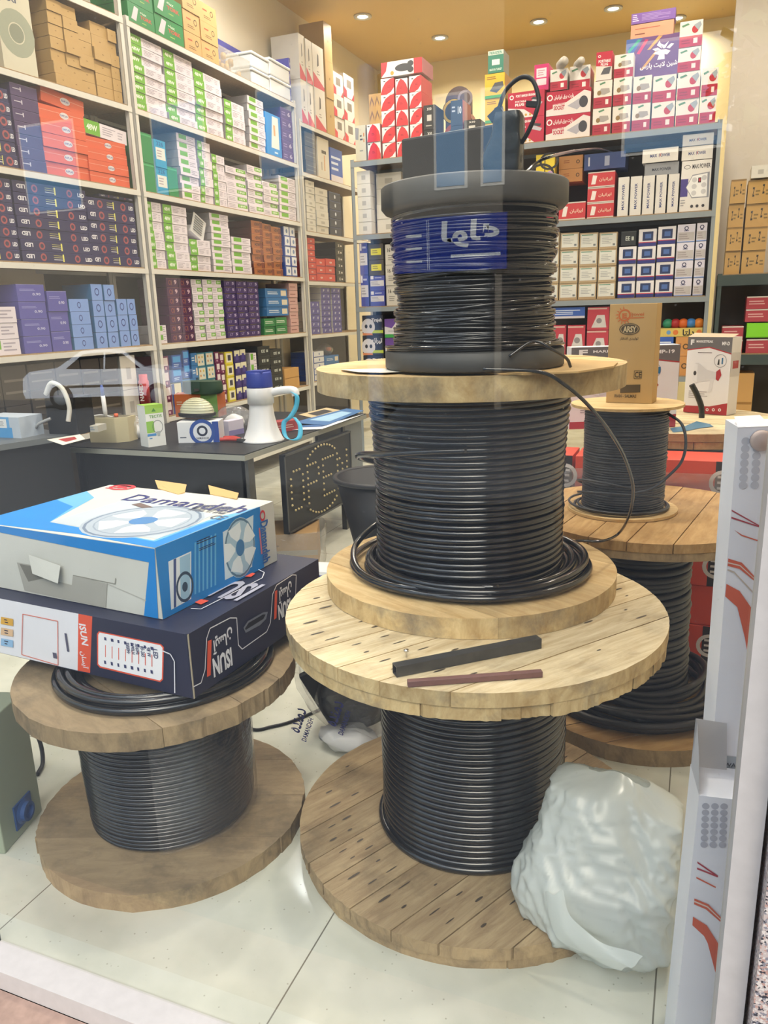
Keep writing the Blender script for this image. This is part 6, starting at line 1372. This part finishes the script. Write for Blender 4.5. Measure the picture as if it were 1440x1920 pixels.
 'alma': ('#4a4aa4', [('t', 'f', 'ALMA ELEC', .12, .35, .62, .6, '#dcdcf0', 180, .03), ('p', 'f', [(.75, .2), (.85, .5), (.8, .8), (.9, .8), (.95, .5), (.85, .2)], '#dcdcf0'), ('l', 'r', .1, .3, .8, .6, 2, '#dcdcf0')], 'violet blue electrical carton', 'blue_carton'),
 'redlo': ('#a8404c', [('l', 'f', .1, .3, .8, .7, 2, '#d8a8a8'), ('r', 'f', 0, .9, 1, 1, '#cfc9c4')], 'dull red carton', 'red_carton'),
 'lime': ('#7fd02a', [('r', 'f', 0, .0, 1, .06, '#5a9a1c')], 'bright lime carton', 'green_carton'),
 'choc': ('#c4975a', [('r', 'f', .02, .5, .98, .54, '#9a7038')], 'large plain kraft carton', 'kraft_carton'),
}
for k_, c_ in (('maxh', 0),): pass
def stack(pl, rk, tier, z0, xl, xr, yt, yb, n, des, d=.26, inset=.02, jit=.004, keep=None, desc=None, back=0.0, rotj=.012, mat_alt=None):
    """n cartons of one design piled on a shelf; pixel extents of the pile's front"""
    base, items, ds, nm = DES[des]
    ym = (yt + yb) / 2
    a, b = pl.hit(xl, ym)[0], pl.hit(xr, ym)[0]
    zt = pl.hit(xl, yt)[1]
    if z0 is None: z0 = pl.hit(xl, yb)[1]
    lv, ulo, uhi = LIM[rk]
    above = [q for q in lv if q > z0 + .02]
    if above: zt = min(zt, above[0] - .062)
    a, b = max(a, ulo), min(b, uhi)
    w = b - a - .009; h = (zt - z0) / n
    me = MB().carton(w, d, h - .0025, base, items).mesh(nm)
    key = (rk, tier); _cnt[key] = _cnt.get(key, 0) + 1; k = _cnt[key]
    rr = random.Random(k * 31 + n)
    grp = '%s pile %s, %s' % (ds, tier, rk)
    for i in range(n):
        if keep and i not in keep: continue
        o = bpy.data.objects.new(nm, me); COL.objects.link(o)
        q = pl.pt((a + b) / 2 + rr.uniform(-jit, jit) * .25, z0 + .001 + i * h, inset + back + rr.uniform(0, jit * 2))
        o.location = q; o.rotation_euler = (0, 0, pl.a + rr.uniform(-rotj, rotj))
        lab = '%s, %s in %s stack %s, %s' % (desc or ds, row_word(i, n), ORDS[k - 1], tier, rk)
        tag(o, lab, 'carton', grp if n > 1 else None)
def cols(pl, rk, tier, z0, xs, yts, yb, ns, des, **kw):
    for i in range(len(xs) - 1): stack(pl, rk, tier, z0, xs[i], xs[i + 1], yts[i], yb[i] if isinstance(yb, (list, tuple)) else yb, ns[i], des[i] if isinstance(des, (list, tuple)) else des, **kw)
LIM = {'near rack': (LV, -2.35, -.075), 'long rack': (LV, .045, 2.425), 'corner rack': (CV, .045, 1.65), 'back rack': (BV, .045, 3.09), 'far right rack': ([.35, 1.02, 1.645], .06, 1.1)}
# --- near left rack
NEAR = 'near rack'
stack(L1, NEAR, 'upper shelf', LV[5], 2, 66, -26, 124, 1, 'axi', d=.3)
cols(L1, NEAR, 'upper shelf', LV[5], [97, 125, 153, 182, 213, 242], [-40, -30, 46, 38, 54], [142, 155, 160, 172, 185], [7, 7, 5, 6, 6], 'kraft', jit=.012)
stack(L1, NEAR, 'second shelf', LV[4], -40, 28, 150, 290, 6, 'led')
stack(L1, NEAR, 'second shelf', LV[4], 29, 80, 128, 300, 7, 'ledp')
stack(L1, NEAR, 'second shelf', LV[4], 83, 167, 192, 315, 5, 'orange', jit=.01)
stack(L1, NEAR, 'second shelf', LV[4], 169, 243, 252, 330, 4, 'orange', jit=.01)
q = L1.hit(168, 160); q2 = L1.hit(83, 150)
for (x0, x1, y, dz, des, lab) in ((83, 168, 178, .03, 'orange', 'tilted orange carton on top of the taller orange stack, near rack'), (164, 242, 240, .0, 'g48', 'white and green carton across the lower orange stack, near rack')):
    a, z = L1.hit(x0, 193 if des == 'orange' else 252); b_, _ = L1.hit(x1, 240)
    base, items, ds, nm = DES[des]
    p = L1.pt((a + b_) / 2, z + .008, .03)
    tag(MB().carton(b_ - a - .01, .25, .085, base, items).build(nm, loc=p, rot=(0, math.radians(5 if des == 'orange' else 3), L1.a)), lab, 'carton')
stack(L1, NEAR, 'third shelf', LV[3], -60, 33, 322, 478, 7, 'led')
stack(L1, NEAR, 'third shelf', LV[3], 35, 170, 322, 482, 7, 'led', jit=.008)
stack(L1, NEAR, 'third shelf', LV[3], 171, 261, 368, 487, 6, 'led', jit=.008)
stack(L1, NEAR, 'third shelf', None, 190, 256, 352, 367, 1, 'led', inset=.03, desc='loose navy lamp carton')
stack(L1, NEAR, 'fourth shelf', LV[2], -40, 40, 575, 660, 3, 'gmid')
stack(L1, NEAR, 'fourth shelf', LV[2], 42, 95, 532, 652, 4, 'lav')
stack(L1, NEAR, 'fourth shelf', LV[2], 97, 135, 545, 650, 3, 'lav')
stack(L1, NEAR, 'fourth shelf', LV[2], 138, 176, 560, 650, 4, 'bluebulb')
stack(L1, NEAR, 'fourth shelf', LV[2], 180, 202, 532, 650, 4, 'bluebulb')
stack(L1, NEAR, 'fourth shelf', LV[2], 203, 224, 533, 648, 4, 'bluebulb')
stack(L1, NEAR, 'fourth shelf', LV[2], 226, 246, 560, 646, 3, 'bluebulb')
stack(L1, NEAR, 'fourth shelf', LV[2], 247, 263, 560, 645, 3, 'bluebulb')
stack(L1, NEAR, 'fifth shelf', LV[1], 232, 262, 660, 752, 2, 'white', d=.3)
cols(L1, NEAR, 'fifth shelf', LV[1], [-40, 10, 60, 112, 160, 196, 230], [690, 680, 676, 672, 672, 670], 780, [2, 2, 3, 2, 2, 2], 'darkb', d=.3)
p = at_x(275, 756, XL + .02); zc = at_x(269, 700, XL + .02).z
p = L1.pt(L1.hit(275, 740)[0] - .06, 0, -.05); 
t = thing('spray_can', 'red can with white lettering standing beside the white rack upright', 'spray can', (p.x + .10, p.y, CZ if False else 0))
zb_ = at_y(275, 756, p.y).z; 
t.location = (at_y(273, 752, p.y).x, p.y, zb_)
hh = at_y(272, 702, p.y).z - zb_
cn = MB().lathe([(0, 0), (.036, 0), (.036, hh * .78), (.030, hh * .8), (.030, hh), (0, hh)], '#b5353a', 24)
cn.prints({'f': (Vector((-.02, -.037, hh * .1)), Vector((.05, 0, 0)), Vector((0, 0, hh * .6)), Vector((.2, -1, 0)))}, [('t', 'f', 'NAHID', .1, .0, .8, 1, '#efe6e2', 90, .03)])
cn.build('body', t)
# --- long left rack
LONG = 'long rack'
T0, T1, T2, T3, T4 = 'upper shelf', 'second shelf', 'third shelf', 'fourth shelf', 'fifth shelf'
top = 'rack top'
stack(L2, LONG, top, LV[6], 243, 292, -42, 50, 2, 'tool', d=.3)
stack(L2, LONG, top, LV[6], 294, 346, -22, 75, 2, 'tool', d=.3)
cols(L2, LONG, top, LV[6], [348, 380, 412], [-25, 0], [95, 112], [3, 3], 'kraftr')
p = L2.pt((L2.hit(412, 110)[0] + L2.hit(474, 110)[0]) / 2, LV[6] + .001, .03)
t = thing('clear_tub', 'see-through tan tub of loose goods on the long rack top', 'tub', p, L2.a)
w_ = L2.hit(474, 110)[0] - L2.hit(412, 110)[0]; ht = L2.hit(414, 80)[1] - LV[6]
MB().carton(w_ - .02, .3, ht * .97, 'clear_card').build('shell', t)
b = MB(); rr = random.Random(3)
for _ in range(26): b.lathe([(0, -.03), (.022, -.02), (.022, .02), (0, .03)], ['#a8824a', '#8a6a3a', '#c49a5a'][_ % 3], 8, c=(rr.uniform(-w_ / 2 + .05, w_ / 2 - .05), rr.uniform(.04, .26), rr.uniform(.03, ht * .8)))
o = b.build('loose_goods', t); o['kind'] = 'stuff'
for k, (x0, x1, y0, y1) in enumerate(((475, 510, 92, 165), (508, 548, 104, 182))):
    a, b_ = L2.hit(x0, 140)[0], L2.hit(x1, 140)[0]; zt = L2.hit(x0, y0)[1]; n = 2
    for i in range(n):
        hq = (zt - LV[6]) / n - .004; t = thing('foam_tray', 'white foam tray %s, %s' % (['on the long rack top, left pile', 'on the long rack top, right pile'][k], ['below', 'above'][i]), 'foam tray', L2.pt((a + b_) / 2, LV[6] + .002 + i * (hq + .004), .02), L2.a, 'foam trays on the long rack top')
        W_ = b_ - a - .04
        MB().box(-W_ / 2, 0, 0, W_ / 2, .26, hq - .03, '#dfe3e8').build('tray', t, bevel=.01); MB().box(-W_ / 2 - .008, -.01, hq - .029, W_ / 2 + .008, .27, hq - .006, '#e6eaee').build('lid', t, bevel=.008)
stack(L2, LONG, top, LV[6], 474, 552, 62, 165, 3, 'alma', back=.31, d=.06, desc='violet blue electrical carton behind trays')
stack(L2, LONG, top, LV[6], 549, 562, 110, 190, 4, 'alma', d=.28)
xs = [250, 311, 368, 422]
cols(L2, LONG, T0, LV[5], [250, 311], [46], [190], [8], 'g48', jit=.012)
stack(L2, LONG, T0, LV[5], 316, 369, 84, 215, 8, 'g48', jit=.012)
stack(L2, LONG, T0, LV[5], 371, 421, 128, 240, 7, 'g48', jit=.012)
stack(L2, LONG, T0, LV[5], 427, 464, 184, 262, 5, 'g48', jit=.008)
stack(L2, LONG, T0, LV[5], 471, 501, 178, 280, 7, 'gmid', jit=.008)
stack(L2, LONG, T0, LV[5], 503, 531, 208, 290, 1, 'blues')
stack(L2, LONG, T0, LV[5], 532, 553, 200, 300, 5, 'purple')
stack(L2, LONG, T1, LV[4], 270, 294, 246, 352, 2, 'greenbox'); stack(L2, LONG, T1, LV[4], 296, 318, 260, 360, 2, 'teal'); stack(L2, LONG, T1, LV[4], 319, 338, 311, 362, 1, 'greenbox')
stack(L2, LONG, T1, LV[4], 342, 377, 246, 370, 8, 'gmid', jit=.01)
stack(L2, LONG, T1, LV[4], 379, 403, 263, 378, 7, 'gflip', jit=.008); stack(L2, LONG, T1, LV[4], 404, 428, 288, 382, 6, 'g48', jit=.006)
stack(L2, LONG, T1, LV[4], 430, 468, 309, 392, 6, 'gsmall', jit=.01); stack(L2, LONG, T1, LV[4], 469, 497, 308, 398, 6, 'gsmall', jit=.008)
stack(L2, LONG, T1, LV[4], 498, 526, 338, 402, 5, 'gsmall', jit=.008); stack(L2, LONG, T1, LV[4], 528, 560, 328, 410, 6, 'gmid', jit=.006)
stack(L2, LONG, T2, LV[3], 276, 312, 374, 495, 7, 'g48', jit=.006); stack(L2, LONG, T2, LV[3], 314, 358, 382, 497, 7, 'g48', jit=.008)
stack(L2, LONG, T2, LV[3], 361, 400, 447, 498, 4, 'g48', jit=.008)
fx = L2.pt((L2.hit(355, 400)[0] + L2.hit(390, 440)[0]) / 2, L2.hit(375, 441)[1] + .004, .04)
t = thing('louvre_fixture', 'white louvred light fixture tilted on the low stack of the long rack', 'light fixture', fx, (0, math.radians(24), L2.a))
MB().box(-.07, 0, 0, .11, .2, .05, '#d9dadb').prism([(-.07, 0), (.11, 0), (.08, .02), (-.05, .02)], .05, .16, '#d9dadb').build('housing', t)
b = MB()
for k in range(7): b.box(-.045, -.006, .03 + k * .018, .07, .0, .036 + k * .018, '#8d9094')
o = b.build('louvre', t); o['kind'] = 'stuff'
stack(L2, LONG, T2, LV[3], 401, 436, 397, 503, 9, 'gmid', jit=.006); stack(L2, LONG, T2, LV[3], 439, 475, 443, 505, 5, 'gmid', jit=.006)
cols(L2, LONG, T2, LV[3], [477, 498, 516, 534], [412, 418, 424], [508, 510, 512], [8, 7, 7], 'copper', jit=.008)
cols(L2, LONG, T2, LV[3], [537, 548, 559], [422, 424], [512, 512], [5, 5], 'whiteblue')
stack(L2, LONG, T3, LV[2], 299, 318, 610, 638, 2, 'gmid'); stack(L2, LONG, T3, LV[2], 299, 311, 530, 608, 1, 'whiteslab', keep=(9,))
cols(L2, LONG, T3, LV[2], [320, 343, 366], [518, 520], [634, 632], [7, 7], 'dpurple', jit=.004)
cols(L2, LONG, T3, LV[2], [367, 387, 405, 424], [523, 523, 524], [632, 630, 629], [8, 8, 8], 'gsmall', jit=.006)
cols(L2, LONG, T3, LV[2], [427, 449, 470, 491], [522, 522, 523], [628, 627, 625], [9, 9, 9], 'vpurple', jit=.004)
stack(L2, LONG, T3, LV[2], 499, 520, 597, 624, 2, 'greenw'); stack(L2, LONG, T3, LV[2], 521, 543, 595, 622, 2, 'greenw')
stack(L2, LONG, T3, None, 503, 544, 540, 593, 3, 'bluep', desc='mid blue carton over green ones'); stack(L2, LONG, T3, LV[2], 547, 563, 530, 620, 7, 'pink')
stack(L2, LONG, T4, LV[1], 311, 325, 668, 768, 4, 'maroon')
stack(L2, LONG, T4, None, 327, 346, 666, 718, 2, 'bluew'); stack(L2, LONG, T4, LV[1], 327, 346, 720, 768, 1, 'creamw')
stack(L2, LONG, T4, None, 348, 361, 657, 710, 2, 'bluew'); stack(L2, LONG, T4, None, 363, 375, 662, 710, 2, 'bluep'); stack(L2, LONG, T4, LV[1], 348, 375, 712, 765, 2, 'bluep')
cols(L2, LONG, T4, LV[1], [377, 393, 409], [662, 660], [760, 756], [4, 4], 'tealw')
cols(L2, LONG, T4, LV[1], [410, 419, 428], [660, 663], [755, 755], [5, 5], 'maroon')
stack(L2, LONG, T4, LV[1], 429, 444, 660, 752, 4, 'yellow'); cols(L2, LONG, T4, LV[1], [446, 457, 468], [657, 655], [748, 746], [4, 4], 'violetw')
stack(L2, LONG, T4, LV[1], 474, 487, 662, 745, 4, 'gmid'); cols(L2, LONG, T4, LV[1], [489, 512, 534], [650, 655], [742, 738], [5, 5], 'blackee')
stack(L2, LONG, T4, LV[1], 538, 566, 692, 735, 1, 'choc', d=.3)
# --- corner rack
CORN = 'corner rack'
top = 'rack top'
cols(L3, CORN, top, CV[6], [566, 578, 590], [62, 72], [200, 205], [2, 2], 'charger', d=.3); stack(L3, CORN, top, CV[6], 592, 612, 80, 210, 2, 'charger', d=.3)
stack(L3, CORN, top, CV[6], 613, 628, 40, 220, 3, 'kraft', d=.28); stack(L3, CORN, top, CV[6], 629, 648, 132, 228, 3, 'meter'); stack(L3, CORN, top, CV[6], 649, 668, 136, 234, 3, 'meter')
stack(L3, CORN, T0, CV[5], 575, 596, 232, 305, 3, 'darkb'); stack(L3, CORN, T0, CV[5], 598, 620, 240, 312, 1, 'heater'); stack(L3, CORN, T0, CV[5], 623, 645, 275, 325, 1, 'bluetop', desc='open white and blue carton')
stack(L3, CORN, T1, CV[4], 577, 594, 320, 420, 8, 'white'); stack(L3, CORN, T1, CV[4], 596, 619, 350, 425, 6, 'white'); stack(L3, CORN, T1, CV[4], 621, 643, 358, 428, 5, 'navyx')
stack(L3, CORN, T2, CV[3], 581, 595, 432, 516, 7, 'red'); cols(L3, CORN, T2, CV[3], [597, 614, 632], [484, 484], [516, 517], [3, 3], 'red'); stack(L3, CORN, T2, CV[3], 633, 648, 448, 518, 6, 'blackx')
stack(L3, CORN, T3, CV[2], 586, 604, 565, 617, 5, 'purpend'); stack(L3, CORN, T3, CV[2], 606, 624, 533, 616, 8, 'purpend'); stack(L3, CORN, T3, CV[2], 626, 643, 536, 615, 8, 'purpend')
stack(L3, CORN, T4, CV[1], 590, 612, 660, 705, 5, 'whiteblue'); stack(L3, CORN, T4, CV[1], 614, 640, 668, 705, 3, 'bluep')
p = L3.pt(L3.hit(628, 660)[0], L3.hit(628, 668)[1] + .002, .03)
t = thing('parts_bag', 'clear bag of loose parts with an orange piece on the corner rack', 'bag', p, L3.a)
MB().grid([[(.13 * math.sin(PI * (.12 + .8 * v)) * math.cos(a) * (1 + .2 * noise.noise(Vector((math.cos(a) * 2, math.sin(a) * 2, v * 4)))), .10 + .09 * math.sin(PI * (.12 + .8 * v)) * math.sin(a), .14 * v) for a in np.linspace(0, 2 * PI, 26)] for v in np.linspace(0, 1, 12)], 'clear_film').build('film', t)
MB().lathe([(0, 0), (.03, .01), (.035, .04), (0, .05)], '#d8683a', 14, c=(.02, .06, .05)).build('orange_piece', t)
# --- back rack
RB = 'back rack'
Tt, Ta, Tb, Tc = 'rack top', 'upper shelf', 'middle shelf', 'lower shelf'
z = BV[3]
stack(BK, RB, Tt, z, 641, 685, 238, 292, 1, 'cream', d=.3)
xs = [686, 713, 739, 765, 790]
for i, (x0, x1, y0, n, ds) in enumerate(((686, 712, 233, 2, 'petalm'), (713, 739, 147, 5, 'petal'), (740, 764, 147, 5, 'petalm'), (766, 790, 142, 5, 'petal'))):
    stack(BK, RB, Tt, z, x0, x1, y0, 288, n, ds, d=.3)
a, b_ = BK.hit(713, 130)[0], BK.hit(790, 130)[0]; zz = BK.hit(713, 146)[1]; zt_ = BK.hit(713, 118)[1]
tag(MB().carton(b_ - a, .3, zt_ - zz, '#e4dfdb', [('p', 'f', [(0, 0), (.12, .4), (.16, 1), (0, 1)], '#cf2f36'), ('d', 'f', .55, .5, .26, '#3a3a3e', 2.6), ('d', 'f', .72, .7, .2, '#3a3a3e', 1.2), ('d', 'f', .72, .3, .2, '#3a3a3e', 1.2), ('d', 'f', .27, .22, .14, '#c99a3a'), ('p', 'f', [(.8, 0), (1, 0), (1, 1), (.8, 1)], '#cf2f36'), ('r', 'r', 0, 0, 1, 1, '#b0606a')]).build('torch_carton', loc=BK.pt((a + b_) / 2, zz + .003, .02)), 'long white and red carton across the top of the red petal stacks', 'carton')
# chevron kraft carton behind
a, b_ = BK.hit(665, 200)[0], BK.hit(716, 200)[0]; zt_ = BK.hit(668, 160)[1]
it = []
for r_ in range(5):
    for c_ in range(5):
        u, v = .03 + c_ * .2, .06 + r_ * .19; it.append(('p', 'f', [(u, v), (u + .08, v + .1), (u + .16, v), (u + .16, v + .05), (u + .08, v + .15), (u, v + .05)], '#8a6f5a'))
tag(MB().carton(b_ - a, .1, zt_ - BV[3], '#c9a466', it).build('chevron_carton', loc=BK.pt((a + b_) / 2, BV[3] + .001, .34)), 'kraft carton with chevron pattern behind the square cream carton', 'carton')
stack(BK, RB, Tt, z, 792, 815, 197, 285, 2, 'blk10'); 
a, b_ = BK.hit(815, 190)[0], BK.hit(866, 190)[0]; W_ = b_ - a; hA = BK.hit(840, 145)[1] - z
pts = [(-W_ / 2, 0), (W_ / 2, 0)] + [(W_ / 2 * math.cos(t_), hA - W_ / 2 + W_ / 2 * math.sin(t_)) for t_ in np.linspace(0, PI, 17)]
b = MB(); n = len(pts); b.add([(x, 0, zz_) for x, zz_ in pts] + [(x, .03, zz_) for x, zz_ in pts], [tuple(range(n)), tuple(range(2 * n - 1, n - 1, -1))] + [(i, n + i, n + (i + 1) % n, (i + 1) % n) for i in range(n)], '#5a4a4c')
fcs = {'f': (Vector((-W_ / 2, 0, 0)), Vector((W_, 0, 0)), Vector((0, 0, hA)), Vector((0, -1, 0)))}
b.prints(fcs, [('d', 'f', .3, .66, .18, '#2a2426'), ('o', 'f', .3, .66, .17, '#d8b83a', 1, .78), ('o', 'f', .58, .62, .13, '#c96a3a', 1, .5), ('o', 'f', .8, .45, .16, '#d8a890', 1, .7), ('o', 'f', .4, .3, .2, '#c9603a', 1, .7), ('o', 'f', .75, .82, .12, '#8a8088', 1, .7)])
tag(b.build('arched_board', loc=BK.pt((a + b_) / 2, z + .001, .31)), 'arch-topped board with yellow and orange rings on the back rack', 'display board')
stack(BK, RB, Tt, z, 843, 867, 188, 280, 2, 'darkblue10'); stack(BK, RB, Tt, z, 868, 900, 225, 280, 2, 'blk10')
stack(BK, RB, Tt, z, 907, 946, 139, 275, 3, 'yel'); 
a, b_ = BK.hit(914, 120)[0], BK.hit(943, 120)[0]; zz = BK.hit(914, 138)[1]; base, items, ds, nm = DES['tealtop']
tag(MB().carton(b_ - a, .2, BK.hit(914, 96)[1] - zz, base, items).build(nm, loc=BK.pt((a + b_) / 2, zz + .003, .02)), 'green and white carton on top of the yellow plug cartons', 'carton')
stack(BK, RB, Tt, z, 950, 1020, 174, 272, 2, 'plugbig'); stack(BK, RB, Tt, None, 998, 1027, 118, 168, 1, 'magenta', inset=.06)
stack(BK, RB, Tt, z, 1022, 1107, 172, 262, 2, 'socket')
stack(BK, RB, Tt, None, 1030, 1064, 130, 170, 1, 'sock'); stack(BK, RB, Tt, None, 1066, 1106, 124, 170, 1, 'sock')
for x, y, r_, lab in ((1050, 118, .036, 'grey round socket lying on the small socket carton'), (1082, 117, .03, 'pale open-ended socket beside the grey round socket')):
    p = BK.hit(x, y); q = BK.pt(p[0], p[1] - .0, .05); t = thing('cable_socket', lab, 'socket', q, math.radians(25))
    MB().lathe([(0, -.06), (r_ * .4, -.06), (r_ * .8, -.05), (r_, -.02), (r_, .09), (0, .09)], '#a9a39a', 22, ax='y').build('housing', t); MB().lathe([(0, -.061), (r_ * .3, -.061), (r_ * .3, -.066), (0, -.066)], '#3a3634', 14, ax='y').build('cable_entry', t)
xs = [1110, 1147, 1184, 1221, 1267, 1312, 1356]
yt1 = [200, 194, 190, 190, 184, 176]; yt2 = [152, 146, 143, 142, 136, 128]
dsn = ['plugs', 'plugs', 'plugs', 'sock', 'sock', 'sock']
for i in range(6):
    zt2 = yt2[i]
    stack(BK, RB, Tt, z, xs[i] + .5, xs[i + 1] - .5, zt2, 245, 2, dsn[i])
stack(BK, RB, Tt, None, 1116, 1148, 97, 151, 1, 'portplug'); stack(BK, RB, Tt, None, 1150, 1188, 102, 146, 1, 'plugs', d=.12)
stack(BK, RB, Tt, None, 1168, 1272, 62, 140, 1, 'bigpurple', d=.16, back=.16)
stack(BK, RB, Tt, None, 1270, 1314, 90, 135, 1, 'sock'); stack(BK, RB, Tt, None, 1273, 1318, 40, 89, 1, 'sock')
stack(BK, RB, Tt, None, 1178, 1262, 34, 62, 1, 'peach', back=.16, d=.14); stack(BK, RB, Tt, None, 1179, 1266, 12, 33, 1, 'lilac', back=.16, d=.14)
z = BV[2]
stack(BK, RB, Ta, z, 655, 694, 322, 440, 5, 'white'); stack(BK, RB, Ta, z, 696, 745, 322, 438, 4, 'white', d=.2, back=.1, desc='white lamp carton')
stack(BK, RB, Ta, None, 1003, 1040, 290, 345, 1, 'pattern'); stack(BK, RB, Ta, z, 1003, 1044, 347, 412, 2, 'redlo')
stack(BK, RB, Ta, None, 1043, 1090, 290, 340, 2, 'orangek', back=.08); stack(BK, RB, Ta, z, 1046, 1098, 380, 408, 1, 'redtag'); 
stack(BK, RB, Ta, z, 1100, 1152, 323, 405, 3, 'redtag'); stack(BK, RB, Ta, None, 1092, 1172, 287, 318, 1, 'bluebar', back=.05)
for i, (x0, x1) in enumerate(((1157, 1179), (1180, 1203), (1204, 1227), (1228, 1250), (1251, 1273))): stack(BK, RB, Ta, z, x0, x1, 332 - i * 1.5, 400, 1, 'maxv', d=.3)
stack(BK, RB, Ta, None, 1207, 1273, 307, 330, 1, 'maxg'); stack(BK, RB, Ta, None, 1203, 1272, 280, 306, 1, 'maxh')
stack(BK, RB, Ta, z, 1275, 1338, 302, 394, 1, 'maxbig'); stack(BK, RB, Ta, None, 1277, 1340, 275, 301, 1, 'maxh'); stack(BK, RB, Ta, None, 1279, 1340, 252, 274, 1, 'maxh')
z = BV[1]
stack(BK, RB, Tb, z, 660, 689, 456, 572, 2, 'bluenote', keep=(0, 1)); _k = None
stack(BK, RB, Tb, z, 690, 719, 458, 571, 4, 'ynote', keep=(2, 3)); stack(BK, RB, Tb, z, 690, 719, 458, 571, 4, 'bluenote', keep=(0, 1)); stack(BK, RB, Tb, z, 721, 748, 458, 570, 3, 'note')
cx_ = [1012, 1047, 1083, 1119, 1156]; 
cols(BK, RB, Tb, z, [1014, 1048, 1084, 1120, 1156], [437, 437, 437, 436], [558, 557, 556, 555], [4, 4, 4, 4], 'clearc', jit=.003)
stack(BK, RB, Tb, z, 1158, 1192, 463, 553, 3, 'wb'); stack(BK, RB, Tb, None, 1163, 1193, 434, 461, 1, 'blackee', desc='black and white lamp carton')
stack(BK, RB, Tb, z, 1194, 1229, 430, 552, 4, 'wb', jit=.003); stack(BK, RB, Tb, z, 1230, 1265, 425, 551, 4, 'wb', jit=.003)
stack(BK, RB, Tb, z, 1266, 1301, 421, 550, 4, 'lavw', jit=.003); stack(BK, RB, Tb, z, 1302, 1333, 418, 549, 4, 'lavw', jit=.003)
z = BV[0]
stack(BK, RB, Tc, z, 664, 718, 592, 712, 3, 'football', keep=(0, 2)); stack(BK, RB, Tc, z, 664, 718, 592, 712, 3, 'footballf', keep=(1,)); stack(BK, RB, Tc, z, 720, 755, 598, 710, 3, 'wgreen')
stack(BK, RB, Tc, z, 1035, 1060, 610, 712, 2, 'redsock'); stack(BK, RB, Tc, z, 1062, 1096, 610, 711, 2, 'redsock'); stack(BK, RB, Tc, z, 1098, 1140, 576, 710, 3, 'redsock')
stack(BK, RB, Tc, None, 1036, 1097, 572, 598, 1, 'bluetop')
stack(BK, RB, Tc, z, 1232, 1262, 632, 704, 2, 'bluetop'); stack(BK, RB, Tc, z, 1264, 1290, 632, 703, 2, 'orangek', desc='orange carton'); stack(BK, RB, Tc, z, 1292, 1326, 632, 702, 2, 'redlo')
a, b_ = BK.hit(1236, 625)[0], BK.hit(1324, 625)[0]; zz = BK.hit(1236, 633)[1]
t = thing('ball_lamp_tray', 'yellow tray of coloured ball lamps on the back rack lower shelf', 'tray', BK.pt((a + b_) / 2, zz + .004, .03))
MB().carton(b_ - a, .22, .07, '#d8c06a', [('t', 'f', fa('دلتا'), .5, .1, .75, .85, '#2a2a2e', 0, .03), ('d', 'f', .85, .5, .3, '#d8783a'), ('d', 'f', .2, .5, .25, '#6a9ac8'), ('d', 'f', .35, .5, .3, '#d8783a')]).build('tray', t)
for k, c in enumerate(('#2f8a6a', '#a82a2f', '#d8682a', '#3f7fc4', '#d8802a')):
    r_ = .042; bb = MB().lathe([(r_ * math.sin(q), -r_ * math.cos(q)) for q in np.linspace(0, PI, 13)], c, 20)
    o = bb.build('ball_lamp', None, BK.pt((a + b_) / 2 - (b_ - a) / 2 + .06 + k * (b_ - a - .12) / 4, zz + .004 + .07 + .034, .09))
    tag(o, ['teal', 'dark red', 'orange', 'blue', 'amber'][k] + ' ball lamp in the yellow tray on the back rack', 'ball lamp', 'ball lamps in the yellow tray')
# --- far right dark rack
RR_ = 'far right rack'
z = 1.645
for x0, x1, n in ((1350, 1394, 4), (1396, 1442, 4)): stack(RK, RR_, 'top shelf', z, x0, x1, 338, 505, n, 'zk', jit=.01, d=.3)
stack(RK, RR_, 'top shelf', None, 1408, 1446, 310, 334, 1, 'white', desc='flat pale carton')
z = 1.02
stack(RK, RR_, 'lower shelf', z, 1352, 1394, 612, 662, 2, 'redlo'); stack(RK, RR_, 'lower shelf', z, 1398, 1446, 636, 662, 1, 'redlo'); stack(RK, RR_, 'lower shelf', None, 1399, 1446, 606, 634, 1, 'lime'); stack(RK, RR_, 'lower shelf', None, 1398, 1446, 556, 604, 2, 'redlo')
z = .35
stack(RK, RR_, 'floor shelf', z, 1362, 1412, 700, 800, 1, 'choc', d=.3)
